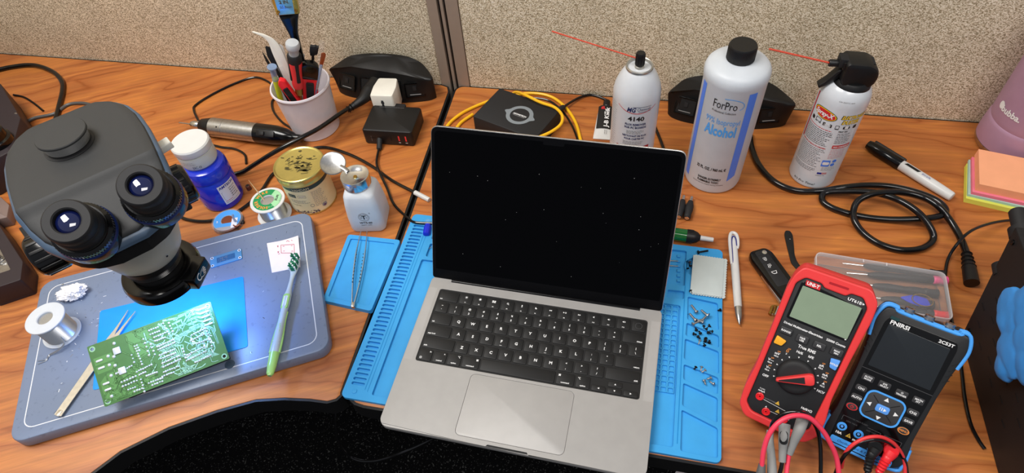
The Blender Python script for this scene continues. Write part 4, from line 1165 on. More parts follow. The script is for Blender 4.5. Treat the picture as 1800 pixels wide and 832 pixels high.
m.ring2(circ(8.2, 32, 1, 34), circ(7.8, 32, 1, 34), 'black_text', front); m.ring2(circ(6.3, 32, 1, 34), circ(6.0, 32, 1, 34), 'black_text', front)
m.text('T', 1, 30.2, 7.4, 'black_text', front, bold=True, w=7); m.text('W', -2.6, 32.2, 2.2, 'black_text', front, bold=True); m.text('S', 4.6, 32.2, 2.2, 'black_text', front, bold=True)
m.text('WTS-60', 1.5, 20.5, 3.4, 'black_text', front, w=19, bold=True); m.text('Japan style', 1.5, 16.4, 2.2, 'black_text', front, w=16); m.text('\u00ae', 11, 41, 2.2, 'black_text', front)
s = 'WAI TUNG'
for i, ch in enumerate(s): a = rad(150 - i * 17); m.text(ch, 1 + 6.5 * cos(a), 34 + 6.5 * sin(a) - .6, 1.3, 'black_text', front)
obj('bottle', m, t)
m = MB(); m.lathe([(19.6, 78), (20.6, 78.6), (20.6, 90), (20.0, 92), (20.8, 93), (20.4, 94.6), (18, 94.6), (13, 91.8), (5, 90.6), (0, 90.6)], 'chrome', T(-2, 2, 0), 56)
m.lathe([(3, 90.6), (2.6, 91.6), (1.2, 91.6), (1.0, 90.9), (0, 90.9)], 'brass', T(-2, 2, 0), 20); cap_ = obj('dish', m, t)
m = MB(); d = Vector((.18, -.35, .92)); FMx = axis_m((-36, 22, 99), d)
m.lathe([(0, -1), (16.5, -1.2), (18.2, -.4), (18.5, .8), (17.6, 1.6), (16, .7), (0, .4)], 'steel', FMx, 56)
m.tube([(-13, 10, 94), (-19, 14, 96.5), (-25, 17, 98.5)], 3.2, 'steel', 8, 3, flat=.3)
obj('flip_lid', m, cap_)

# blue silicone tray lid with tweezers
t = thing('silicone_tray', 'small rectangular blue silicone tray lid with a raised rim, left of the big mat', 'tray', (-262, 114, 0), rad(0))
m = MB()
qs = [U(612, 412, 8), U(704, 422, 8), U(652, 547, 8), U(567, 528, 8)]
pl_ = [(v.x + 262, v.y - 114) for v in reversed(qs)]
inn = [(x * .84, y * .88) for x, y in pl_]
m.prism(rpoly(pl_, 5), 0, 5.5, 'silicone', None, 0); m.plate(rpoly(pl_, 5), [rpoly(inn, 3)], 5.5, 8, 'silicone', None, .5); obj('tray', m, t)
a, b = U(640, 408, 10), U(621, 541, 10)
tweezers('tweezers', 'slim dark steel tweezers with dotted arms lying on the small blue tray', (a.x, a.y, 0), (b.x, b.y, 0), 3.0, 8, 'steel', 1, 8.2, 5.5, slots=True)

# engraving pen
a, b = U(330, 222, 11), U(534, 248, 12)
ax_ = b - a; L_ = ax_.length
t = thing('rotary_engraver', 'silver and black handheld engraving pen with a thin bit lying before the tool cup', 'tool', (a.x, a.y, 0), (0, 0, math.atan2(ax_.y, ax_.x)))
XM = axis_m((0, 0, 13.2), (1, 0, 0))
t.scale = (L_ / 177,) * 3
m = MB(); m.lathe([(0, -12), (.9, -11), (1.1, 10), (1.4, 12)], 'steel', XM, 10); obj('bit', m, t)
m = MB(); m.lathe([(1.4, 8), (4.5, 9), (5.6, 12), (5.6, 22), (4.4, 24), (4.4, 27)], 'chrome', XM, 20)
for i in range(3): m.box(2.2, 10, 9, 'chrome', XM @ T(0, 0, 11, 0, 0, i * pi / 3))
obj('chuck', m, t)
m = MB(); m.lathe([(6, 22), (9.5, 26), (11.5, 36), (12.6, 42)], 'black', XM, 32); obj('nose', m, t)
m = MB(); m.lathe([(12.6, 42), (13, 42.5), (13, 62), (12.6, 62.4), (13, 62.8), (13, 110)], 'steel', XM, 48); m.poly(circ(1.2, 10), 'black', lambda x, y: Vector((57 + x, -8.6 + y * .7, 13.2 + 9.9 + y * .7))); obj('barrel', m, t)
m = MB(); m.lathe([(13.1, 110), (13.1, 138), (11, 152), (7, 163), (5, 166), (5, 176), (0, 177)], 'black_gloss', XM, 40)
m.prism(rrect(26, 8, 1.5, 3), 0, 2.2, 'black', T(130, -8, 22, rad(42), 0, 0), .4); m.prism(rrect(7, 5, 1, 3), 0, 4.2, 'black_soft', T(126, -8.4, 22, rad(42), 0, 0), .5)
obj('grip', m, t)

# white cup of tools
cx, cy = -455.0, 408.0
cup = thing('tool_cup', 'tapered white plastic cup crowded with hand tools', 'cup', (cx, cy, 0), 0)
m = MB(); m.lathe([(0, 0), (39.5, 0), (41, 1.5), (41.2, 8), (47, 87), (49, 88), (50, 91), (49, 93.5), (47, 93.5), (45.3, 90), (38.5, 6), (0, 5)], 'white_cup', None, 72); obj('cup', m, cup)
CZ = 114
def at(px, py, z): return U(px, py, z)
def tool(name, label, cat, mouth, top, topz, build, mouthz=118, depth=70, roll=0.0):
    """a tool leaning in the cup: passes the cup mouth and reaches its visible end; local z runs upwards from the mouth"""
    a = U(*mouth, mouthz - 24); d = U(*top, 0) - CAM; b = CAM + d * ((a.y + topz - CAM.y) / d.y); d = b - a; L_ = d.length
    t = thing(name, label, cat, a, (0, 0, 0)); 
    z_ = d.normalized(); x_ = Vector((-.35, 1, 0)).cross(z_).normalized(); y_ = z_.cross(x_)
    MM = Matrix((x_, y_, z_)).transposed().to_4x4() @ Matrix.Rotation(roll, 4, 'Z'); t.rotation_euler = MM.to_euler()
    build(t, L_); return t
def low(m, r, mt, L=62): m.cyl(r, -L, 0, mt, None, 12)
# wall side first
def b_brush(t, L):
    m = MB(); m.prism([(x, y) for x, y in rpoly([(-6, -50), (6, -50), (5.5, 10), (5, 55), (6, 88), (11, 108), (16, 121), (-16, 121), (-12, 106), (-7, 86), (-5.5, 55), (-6, 10)], 6, 5)], -4.5, 4.5, 'black_gloss', T(0, 0, 0, rad(90), 0, 0), 2.0); obj('handle', m, t)
    m = MB(); m.prism(rpoly([(-17, 120), (17, 120), (20, 175), (-20, 175)], 1), -6.4, 6.4, 'gold_brush', T(0, 0, 0, rad(90), 0, 0), 1.2)
    m.prism(rpoly([(-13, 121), (10, 121), (12, 150), (-14, 150)], 1), 6.4, 6.7, 'brush_blue', T(0, 0, 0, rad(90), 0, 0), .1)
    m.prism(rpoly([(-14, 154), (12, 154), (13, 174), (-15, 174)], 1), 6.4, 6.7, 'brush_blue', T(0, 0, 0, rad(90), 0, 0), .1)
    for z in (151.5,): m.prism(rrect(39, 2.4, 1, 3, 0, z), -7.2, 7.2, 'gold_brush', T(0, 0, 0, rad(90), 0, 0), .6)
    for sx in (-13, 13): m.lathe([(2.6, 0), (2.4, .8), (1.2, 1.2), (0, .6)], 'brass', T(sx, -6.5, 126, rad(90), 0, 0), 16)
    f = lambda x, y: Vector((x, -6.95, y)); m.text('2 IN.', -1, 138, 5, 'gold_scuff', f, bold=True); m.text('50.8mm', 0, 130.5, 4, 'gold_scuff', f); obj('ferrule', m, t)
    m = MB(); m.prism(rpoly([(-19, 174), (19, 174), (20, 215), (14, 222), (-14, 222), (-20, 215)], 2), -5.5, 5.5, 'black_soft', T(0, 0, 0, rad(90), 0, 0), 1); obj('bristles', m, t)
br = tool('paintbrush', 'black-handled paintbrush with a gold ferrule, the tallest thing in the tool cup', 'brush', (541, 146), (511, 36), 14, b_brush, roll=0)
def b_screw(t, L):
    m = MB(); m.lathe([(3, -40), (3, 0), (6, 2), (6, 16), (4.5, 17)], 'brass', None, 20)
    for i in range(6): m.lathe([(6, 2 + i * 2.4), (6.7, 3 + i * 2.4), (6, 4 + i * 2.4)], 'brass', None, 20)
    obj('shank', m, t)
    m = MB(); m.lathe([(5, 15), (8.5, 18), (9.6, 25), (9, 40), (9.5, 55), (10.5, 70), (10, 80), (9, 84)], 'red_rubber', None, 24)
    obj('handle', m, t)
    m = MB()
    for i in range(4):
        a = i * pi / 2 + .3; MM = T(9.4 * cos(a), 9.4 * sin(a), 0, 0, 0, a + pi / 2)
        m.prism(rpoly([(-3, 34), (3, 34), (2.4, 56), (3.6, 82), (-3.6, 82), (-2.4, 56)], 2), -1.4, 1.4, 'black_soft', MM @ T(0, 0, 0, rad(90), 0, 0), .6)
    m.lathe([(10.2, 70), (11, 73), (11, 82), (9.6, 85)], 'black_soft', None, 24); obj('grip', m, t)
    m = MB(); m.lathe([(7.2, 84), (7.6, 86), (7.6, 93), (10, 97), (10.6, 100), (10.4, 106), (9, 108), (0, 108.6)], 'grey_cap', None, 32); obj('end_cap', m, t)
tool('screwdriver', 'precision screwdriver with a red and black handle and grey turning cap', 'screwdriver', (527, 166), (513, 70), -6, b_screw, mouthz=112)
def b_cutter(t, L):
    m = MB(); m.prism(rpoly([(-12, -50), (12, -50), (12, 52), (-12, 52)], 5), -6, 6, 'red', T(0, 0, 0, rad(90), 0, 0), 2); obj('body', m, t)
    m = MB(); m.prism(rpoly([(-13, 30), (13, 30), (14, 42), (13, 56), (6, 62), (-6, 62), (-13, 56), (-14, 42)], 3), -7, 7, 'black_gloss', T(0, 0, 0, rad(90), 0, 0), 2.6); obj('end_cap', m, t)
    m = MB(); m.prism(rrect(12, 34, 2, 3, 0, 8), 6, 10, 'black_soft', T(0, 0, 0, rad(90), 0, 0), 1)
    for i in range(9): m.box(10, .8, 1.4, 'black', T(0, -10, 24 - i * 3.6))
    obj('slider', m, t)
tool('box_cutter', 'red and black box cutter, blade down, at the right side of the tool cup', 'knife', (546, 160), (544, 106), -2, b_cutter, mouthz=114)
def b_spudger(t, L):
    m = MB(); m.prism(rpoly([(-5, -60), (5, -60), (7, 20), (9, 50), (8, 72), (3, 84), (-8, 94), (-24, 102), (-25, 100.8), (-12, 91), (-7, 82), (-8, 60), (-6, 20)], 8, 5), -1.6, 1.6, 'ivory_plastic', T(0, 0, 0, rad(90), 0, 0), .6); obj('blade', m, t)
tool('plastic_spudger', 'long translucent white plastic spudger with a thin curved tip', 'pry tool', (512, 152), (482, 78), 8, b_spudger, mouthz=116)
def stick(mt, r0, r1, L0=60, tip=None, fl=.6, n=10):
    def f(t, L):
        m = MB(); m.tube([(0, 0, -L0), (0, 0, 0), (0, 0, L * .7), (0, 0, L)], [r0, r0, r0, r1], mt, n, 6, flat=fl); obj('shaft', m, t)
        if tip: m = MB(); tip(m, L); obj('tip', m, t)
    return f
tool('carbon_spudger', 'thin pointed black plastic stick, leftmost in the tool cup', 'pry tool', (489, 143), (461, 91), 6, stick('black', 3.4, .5), mouthz=118)
def b_bt(t, L):
    m = MB(); m.prism(rpoly([(-3, -50), (3, -50), (6, 40), (7, L), (-2, L + 6), (-6, L - 10), (-5, 30)], 3), -1.4, 1.4, 'black', T(0, 0, 0, rad(90), 0, 0), .5); obj('arm', m, t)
tool('plastic_tweezers', 'flat black plastic tweezers behind the clear tubes in the tool cup', 'tweezers', (500, 146), (471, 86), 8, b_bt, mouthz=118)
def b_tube(mt, r, capm=None):
    def f(t, L):
        m = MB(); m.lathe([(r * .8, -12), (r, -10), (r, L - 2), (r * .9, L), (0, L)], mt, None, 18); obj('tube', m, t)
        if capm:
            m = MB(); m.lathe([(r * 1.3, L - 3), (r * 1.35, L), (r * 1.3, L + 2), (0, L + 2)], capm, None, 20); obj('cap', m, t)
    return f
tool('pipette_tube', 'clear plastic tube standing at the back right of the tool cup', 'tube', (560, 138), (566, 73), 22, b_tube('clear_plastic', 5), mouthz=118)
tool('plastic_tube', 'clear plastic cap tube left of the screwdriver in the tool cup', 'tube', (514, 152), (492, 117), 2, b_tube('clear_plastic', 5.5), mouthz=116)
def b_syr(t, L):
    m = MB(); m.lathe([(4.4, -20), (4.6, 0), (4.6, L * .55)], 'syringe_yellow', None, 20); obj('barrel', m, t)
    m = MB(); m.lathe([(4.9, L * .5), (4.9, L - 2), (7.6, L - 1), (7.6, L + 1), (0, L + 1)], 'clear_blue', None, 24); obj('plunger', m, t)
tool('syringe', 'small syringe with yellow liquid and a clear blue top, at the cup left edge', 'syringe', (490, 162), (478, 118), -4, b_syr, mouthz=110)
def b_cut2(t, L):
    m = MB(); m.prism(rpoly([(-7, -40), (7, -40), (7, L - 6), (0, L), (-7, L - 8)], 3), -5, 5, 'red', T(0, 0, 0, rad(90), 0, 0), 1.6); obj('body', m, t)
    m = MB(); m.prism(rpoly([(-4.5, -40), (4.5, -40), (4.5, L - 16), (-4.5, L - 18)], 2), 4.6, 7, 'black', T(0, 0, 0, rad(90), 0, 0), .7); obj('slider', m, t)
tool('utility_knife', 'slim red and black snap-off knife leaning at the front left of the tool cup', 'knife', (516, 172), (491, 138), -6, b_cut2, mouthz=112)
def b_flag(t, L):
    m = MB(); m.tube([(0, 0, -50), (0, 0, 0), (0, 0, L)], [2.6, 2.6, 2.2], 'black', 10); m.prism(rpoly([(-4, L - 12), (7, L - 8), (9, L + 8), (6, L + 7), (4, L + 9), (1, L + 7), (-4, L + 8), (-5, L)], 2), -2.5, 2.5, 'black_soft', T(0, 0, 0, rad(90), 0, 0), .6); obj('brush', m, t)
tool('antistatic_brush', 'small black bristle brush head behind the box cutter', 'brush', (550, 146), (550, 87), 0, b_flag, mouthz=120)
def b_scalp(t, L):
    m = MB(); m.tube([(0, 0, -40), (0, 0, 0), (0, 0, L - 26)], [2.6, 2.6, 2.4], 'clear_blue', 12); 
    for i in range(5): m.lathe([(2.7, 4 + i * 3), (3.1, 5 + i * 3), (2.7, 6 + i * 3)], 'chrome', None, 12)
    obj('handle', m, t)
    m = MB(); m.prism(rpoly([(-2.6, L - 28), (2.6, L - 28), (4, L - 4), (1, L), (-3.4, L - 3)], 1), -.5, .5, 'copper_orange', T(0, 0, 0, rad(90), 0, 0), .1); obj('blade', m, t)
tool('scalpel', 'thin scalpel with a brownish blade up against the box cutter', 'knife', (556, 158), (569, 92), 0, b_scalp, mouthz=118)
def b_met(t, L): m = MB(); m.tube([(0, 0, -50), (0, 0, 0), (0, 0, L)], [2.6, 2.8, 2.2], 'grey_cap', 12); obj('rod', m, t)
tool('probe_rod', 'short light grey rod between the screwdriver and the box cutter', 'rod', (533, 140), (533, 96), 4, b_met, mouthz=119)
def b_wt(t, L): m = MB(); m.prism(rpoly([(-5, -10), (5, -10), (6, L - 3), (2, L), (-5, L - 2)], 2), -.6, .6, 'clear_grey', T(0, 0, 0, rad(90), 0, 0), .2); obj('strip', m, t)
tool('plastic_card', 'clear plastic strip behind the white spudger', 'strip', (508, 140), (490, 78), 12, b_wt, mouthz=119)

# ================================================================== POWER MODULES ON THE WALL SIDE
MOD_TOP = [(-457, 511), (-446, 527), (-432, 541), (-405, 545), (-361, 546), (-318, 546), (-290, 539), (-270, 521), (-259, 504), (-262, 498), (-275, 497), (-300, 502), (-330, 507), (-361, 510), (-395, 513), (-425, 516), (-445, 514), (-454, 509)]
MOD_BOT = [(-452, 520), (-444, 531), (-430, 541), (-405, 545), (-361, 546), (-318, 546), (-290, 541), (-270, 524), (-262, 512), (-264, 506), (-274, 499), (-298, 492), (-328, 487), (-361, 486), (-395, 489), (-425, 494), (-444, 502), (-452, 511)]
def module(label, dx, dy, sockets):
    t = thing('power_module', label, 'power outlet', (-360 + dx, 520 + dy, 0), 0)
    tp_ = [(p.x + 360, p.y - 520) for p in catmull([(x, y, 0) for x, y in MOD_TOP], 4, True)]; bt_ = [(p.x + 360, p.y - 520) for p in catmull([(x, y, 0) for x, y in MOD_BOT], 4, True)]
    n = len(tp_); rings = [(bt_, 1, 0), (bt_, 1, 3), (tp_, 1, 45), (tp_, .985, 48), (tp_, .95, 49.5), (tp_, .6, 51.5)]
    vs = []; fs = []
    for P_, k_, z in rings: vs += [(x * k_, (y - 5) * k_ + 5, z + (13 * max(0, 1 - (x / 98) ** 2) * min(1, max(0, (y + 12) / 38)) if z > 40 else 0)) for x, y in P_]
    for r in range(len(rings) - 1):
        for i in range(n): j = (i + 1) % n; fs.append((r * n + j, r * n + i, (r + 1) * n + i, (r + 1) * n + j))
    fs.append(tuple(range(n))); fs.append(tuple(reversed([(len(rings) - 1) * n + i for i in range(n)])))
    m = MB(); m.add(vs, fs, 'black'); obj('housing', m, t, smooth=40)
    def yf(x, P_):
        P2_ = [p for p in P_ if p[1] < -1]; best = min(P2_, key=lambda p: abs(p[0] - x))
        Q = sorted(P2_, key=lambda p: p[0])
        for a, b in zip(Q, Q[1:]):
            if a[0] <= x <= b[0]: return a[1] + (b[1] - a[1]) * (x - a[0]) / (b[0] - a[0])
        return best[1]
    for sx in sockets:
        y0, y1 = yf(sx, bt_), yf(sx, tp_); yaw = math.atan2(yf(sx + 12, bt_) - yf(sx - 12, bt_), 24)
        MM = T(sx, (y0 + y1) / 2 - .6, 25, 0, 0, yaw) @ T(0, 0, 0, math.atan2(48, y1 - y0), 0, 0)
        m = MB(); m.plate(rrect(36, 29, 1.5, 2), [rrect(31, 24, 1.5, 2)], -1, 1.6, 'black_gloss', MM, .2); m.prism(rrect(31, 24, 1.5, 2), -1, .5, 'well_black', MM)
        m.box(20, 1, 1, 'dim_print', MM @ T(0, -9, .5)); m.box(6, 8, 1.2, 'black_soft', MM @ T(0, 3, .4)); obj('outlet', m, t)
    return t
hL = module('black curved outlet box with a white adapter plugged in, right of the tool cup', 0, 0, (-66, -22, 22, 66))
hR = module('black curved desk outlet box partly hidden behind the tall alcohol bottle', 602, 0, (-66, -22, 22, 66))

# white adapter with the charger
A = U(678, 165, 34); 
t = thing('travel_adapter', 'white cube travel adapter plugged into the left outlet box', 'adapter', (A.x + 2, 468, 5), rad(4))
m = MB(); m.prism(rpoly([(-20, -26), (20, -26), (21, 0), (17, 24), (-17, 24), (-21, 0)], 4), 0, 46, 'ivory_plastic', None, 2.4); obj('body', m, t)
m = MB(); fr_ = lambda x, y: Vector((x, -26.2, y))
for q_ in ((0, 31), (0, 21), (0, 10)): m.poly(circ(3.0, 14, *q_), 'black', fr_)
m.poly([(-2, 36), (2, 36), (2, 12), (-2, 12)], 'button_dark', lambda x, y: Vector((x, -26.35, y))); obj('socket_holes', m, t)
t = thing('usb_charger', 'black multi-port charger block under the white adapter, with orange ports', 'charger', (-308, 410, 0), rad(2))
CW, CD, CH = 88, 66, 31
m = MB(); m.prism(rrect(CW, CD, 5, 4), 0, CH, 'black', None, 3.0); m.prism(rrect(34, 12, 3, 3, -4, CD / 2 + 4), 6, 28, 'black_soft', None, 1)
obj('body', m, t)
m = MB(); cf = lambda x, y: Vector((x, -CD / 2 - .15, y))
for x in (-12, -26 + 14 * 0): m.poly(rrect(9, 3.2, 1.5, 4, x, 15), 'well_black', cf)
m.poly(rrect(3, 9, 1.4, 4, 5, 15), 'well_black', cf)
for x in (19, 31): m.poly(rrect(4.6, 12.5, .6, 2, x, 16), 'black_soft', cf); m.poly(rrect(2.4, 11, .3, 2, x, 16.5), 'red_rubber', lambda x_, y_: Vector((x_, -CD / 2 - .3, y_))); m.poly(rrect(4, 1, .2, 1, x, 7.5), 'white_print', lambda x_, y_: Vector((x_, -CD / 2 - .3, y_)))
m.scribble(-6, 27, 6, 1, 2, 'dim_print', lambda x, y: Vector((-30 - y * .0 + (y - 27) * .8, -CD / 2 - .15, 14 + x)), .5)
obj('ports', m, t)
m = MB()
tf = flat(None, CH + .1); m.scribble(-30, CD / 2 - 6, 28, 1, 2, 'dark_print', tf, 1.6, seed=2); obj('print', m, t)

# plug of the thick power cord
P1 = Vector((-385, 472, 30)); P0 = Vector((-391, 500, 28))
m = MB(); cord = [U(598, 200, 34), U(560, 226, 42), U(520, 247, 44), U(480, 269, 34), U(448, 289, 16), U(425, 303, 6), U(405, 306, 4.5), U(385, 301, 4.5), U(355, 300, 4.5), U(325, 310, 4.5), U(295, 325, 4.5)]
t = thing('mains_lead', 'thick black mains cord running from the left outlet box toward the microscope', 'cord', (0, 0, 0))
m = MB(); m.tube([U(614, 190, 28)] + cord, 3.8, 'cable_black', 12); obj('cable', m, t)
m = MB(); pA = U(660, 148, 34); pB = U(636, 176, 31); pC = U(610, 194, 26)
m.tube([pA + (pA - pB) * .08, pA, (pA + pB) / 2, pB, pC], [14, 14, 13, 8.5, 4.4], 'black', 14)
for i in range(5): m.lathe([(5.6, -1), (7.2, 0), (5.6, 1)], 'black', axis_m(pB.lerp(pC, .1 + i * .2), pC - pB), 14)
obj('plug', m, t)

def cable(name, label, cat, pts, r, mt, ends=(), group=None):
    t = thing(name, label, cat, (0, 0, 0), 0, group)
    P = [U(p[0], p[1], p[2] if len(p) > 2 else r) if not isinstance(p, Vector) else p for p in pts]
    m = MB(); m.tube(P, r, mt, 10); obj('cable', m, t)
    for (nm, i, j, prof, em) in ends:
        m = MB(); a = P[i]; d = (P[i] - P[j]).normalized(); m.lathe([(q_[0], q_[1]) for q_ in prof], em, axis_m(a, d), 18); obj(nm, m, t)
    return t
cable('engraver_cable', 'thin black cable looping from the engraving pen behind the tool cup', 'cable', [(433, 288, 2), (430, 272, 2), (412, 262, 2), (385, 258, 2), (360, 248, 2), (352, 220, 2), (341, 195, 2), (345, 184), (375, 165), (415, 146), (448, 136), (470, 143), (480, 152)], 2.1, 'cable_black')
cable('engraver_lead', 'black lead curling from the tool cup to the tail of the engraving pen', 'cable', [(484, 172), (478, 180), (481, 196), (495, 214), (515, 228), (532, 243, 10)], 2.1, 'cable_black')
cable('usb_cable', 'black cable from the charger to the blue mat edge', 'cable', [(668, 236, 15), (667, 256, 6), (662, 285, 6), (668, 305, 11), (680, 330, 6), (693, 360, 2), (718, 384, 2), (730, 391, 7.4), (765, 393, 7.4)], 2.1, 'cable_black', [('plug', 0, 1, [(4.4, -2), (5, 0), (5, -14), (4.6, -16), (4.6, -26), (2.4, -30)][::1], 'black_soft')])
cable('white_tipped_cable', 'black cable with a white printed plug crossing the black seam', 'cable', [(310, 372, 3), (325, 385, 3), (365, 389, 3), (410, 376, 3), (445, 352, 3), (462, 332, 3), (478, 308, 3), (500, 290, 3), (530, 268, 3), (568, 259, 3), (610, 270, 3), (650, 290, 3), (690, 318, 3), (732, 340, 3)], 2.6, 'cable_black', [('plug', -1, -2, [(2.8, -4), (4, -3), (4, 26), (3.6, 27), (0, 27)], 'white_plastic')])
cable('power_cable', 'thick black cable curving over the far left of the desk behind the microscope', 'cable', [(-30, 130, 4), (20, 118, 4), (60, 115, 4), (92, 126, 4), (108, 142, 4), (110, 160, 4), (102, 195, 4), (95, 230, 4), (90, 270, 4)], 4.6, 'cable_black')
cable('thin_cable', 'thin black cable left of the microscope running under its head', 'cable', [(24, 167, 2), (42, 171, 2), (60, 182, 2), (76, 195, 2)], 2.1, 'cable_black')
cable('lamp_cable', 'grey-black cable arching out from behind the microscope dust cap', 'cable', [(45, 262, 3), (36, 240, 3), (42, 220, 3), (60, 208, 3), (95, 200, 3), (120, 184, 3), (150, 182, 3), (172, 192, 3), (190, 215, 3)], 3.0, 'cable_grey')

# ---- dark soldering gear at the left edge
PB = T(-900, 250, 0, 0, 0, rad(20))
t = thing('soldering_station', 'dark plum metal box with a silver knob at the left edge of the photo', 'soldering station', (0, 0, 0))
q1, q2, q3 = U(0, 146, 60), U(36, 207, 60), U(20, 265, 60)
m = MB(); pl_ = [(q1.x, q1.y), (q2.x, q2.y), (q3.x, q3.y), (q3.x - 30, q3.y - 50), (q3.x - 240, q3.y - 20), (q1.x - 180, q1.y + 40)]
m.prism(rpoly(list(reversed(pl_)), 3), 0, 60, 'plum_metal', None, 2); obj('case', m, t)
m = MB(); q = U(-6, 250, 62); m.lathe([(26, 60), (26, 69), (22, 71), (22, 83), (20, 85), (0, 85)], 'black_gloss', T(q.x, q.y, 0), 40); m.lathe([(13, 85), (13, 91), (0, 92)], 'chrome', T(q.x, q.y, 0), 32); obj('knob', m, t)
m = MB(); q = U(28, 200, 60); m.lathe([(2, 60), (1.6, 61.4), (0, 61.6)], 'chrome', T(q.x, q.y, 0), 14); obj('screw', m, t)
t = thing('metal_block', 'small grey-brown angular block beside the microscope at the left edge', 'block', (0, 0, 0))
q = [U(0, 345, 20), U(16, 360, 20), U(12, 382, 20), U(-30, 392, 20), U(-40, 350, 20)]
m = MB(); m.prism(rpoly([(v.x, v.y) for v in reversed(q)], 2), 0, 20, 'plum_light', None, 1.5); obj('block', m, t)
t = thing('iron_stand', 'dark plum soldering iron stand with a bare metal tray, bottom left edge', 'stand', (0, 0, 0))
H_ = 36
q = [U(-60, 325, H_), U(0, 398, H_), U(40, 460, H_), U(36, 492, H_), U(-30, 514, H_), U(-120, 480, H_)]
hole_ = [U(-60, 370, H_), U(-8, 424, H_), U(18, 474, H_), U(-30, 490, H_), U(-90, 465, H_)]
m = MB(); oo = rpoly([(v.x, v.y) for v in reversed(q)], 3); hh = rpoly([(v.x, v.y) for v in reversed(hole_)], 2)
m.plate(oo, [hh], 4, H_, 'plum_metal', None, .8); m.prism(oo, 0, 5, 'plum_metal'); obj('frame', m, t)
m = MB(); m.prism(hh, 5, 22, 'steel'); obj('tray', m, t)
m = MB(); q = U(0, 455, 26)
for i in range(4): m.tube([(q.x + 6 * cos(a) - i * 7, q.y + 6 * sin(a), 25 + i) for a in [k * pi / 5 for k in range(10)]], 1.0, 'chrome', 6, 3, closed=True)
obj('spring', m, t)
t = thing('dark_tray', 'dark grey shallow metal tray half hidden under the microscope', 'tray', (0, 0, 0))
q = [U(32, 401, 12), U(54, 393, 12), U(95, 425, 12), U(82, 474, 12)]
m = MB(); m.prism(rpoly([(v.x, v.y) for v in reversed(q)], 3), 0, 12, 'scope_grey', None, .8); obj('tray', m, t)

# ================================================================== BEHIND THE LAPTOP
# black device box with a grey ring
q = [U(874, 157, 34), U(985, 200, 34), U(962, 232, 34), U(827, 206, 34)]
bx = thing('black_gadget_box', 'matte black box with a grey ring emblem on its lid, behind the laptop screen', 'box', (-99, 447, 0), rad(-21))
BI = Matrix.Rotation(rad(21), 4, 'Z') @ Matrix.Translation((92, -452, 0))
m = MB(); m.prism(rrect(122, 84, 3, 3), 0, 33, 'black_soft', None, 1.6); obj('case', m, bx)
m = MB(); P = flat(None, 33.15); rr = 23
out_ = []; inn_ = []
for i in range(72):
    a = 2 * pi * i / 72; bump_ = 6 * math.exp(-((math.atan2(sin(a - 0), cos(a - 0))) / .16) ** 2) + 6 * math.exp(-((math.atan2(sin(a - pi), cos(a - pi))) / .16) ** 2)
    out_.append(((rr + bump_) * cos(a) + 8, (rr + bump_) * sin(a) - 3)); inn_.append((16.5 * cos(a) + 8, 16.5 * sin(a) - 3))
m.ring2(out_, inn_, 'grey_ring', P); m.text('ASOMETECH', 8, -4.5, 3.2, 'white_print', P, w=25, bold=True); m.line((-3, -6.5), (19, -6.5), .7, 'dim_print', P)
obj('emblem', m, bx)
# yellow cable in loops, black ones beside it
yc = [(775, 245, 3), (786, 222, 3), (802, 206, 3), (825, 192, 3), (862, 177, 3), (900, 168, 3), (935, 164, 3), (968, 170, 3), (993, 188, 3), (1010, 212, 3), (1019, 240, 3), (1022, 268, 3), (1000, 300, 3), (940, 300, 3), (860, 280, 3), (810, 262, 3), (798, 240, 3), (808, 218, 3), (831, 201, 3)]
yc2 = [U(896, 170, 3), U(907, 162, 20), U(925, 168, 43), U(950, 180, 42), U(975, 189, 39), U(988, 203, 38), U(986, 218, 38), U(970, 231, 38), U(948, 241, 39), U(925, 249, 38), U(902, 258, 26), U(885, 266, 10)]
t = thing('yellow_cable', 'looped yellow network cable around and over the black box behind the laptop', 'cable', (0, 0, 0))
m = MB(); m.tube([U(p[0], p[1], p[2]) for p in yc], 2.7, 'yellow_cable', 10); m.tube(yc2, 2.5, 'yellow_cable', 10); obj('cable', m, t)
cable('black_lead', 'black lead curving just inside the yellow cable behind the laptop', 'cable', [(905, 176, 2), (930, 172, 2), (962, 176, 2), (985, 192, 2), (1003, 216, 2), (1015, 245, 2), (1020, 275, 2)], 1.8, 'cable_black')
cable('gadget_cable', 'short black plug lead from the corner of the black box toward the wall', 'cable', [(976, 196, 14), (988, 190, 10), (1003, 180, 6), (1020, 171, 4), (1036, 167, 2.5), (1052, 170, 2.5), (1070, 178, 2.5)], 2.2, 'cable_black', [('plug', 1, 0, [(3.6, -14), (4.6, -12), (4.6, 4), (3, 6)], 'black_soft')])
cable('wall_cable', 'thin black cable dropping behind the white flux can', 'cable', [(1140, 195, 2.5), (1152, 225, 2.5), (1163, 252, 2.5), (1172, 280, 2.5)], 2.4, 'cable_black')

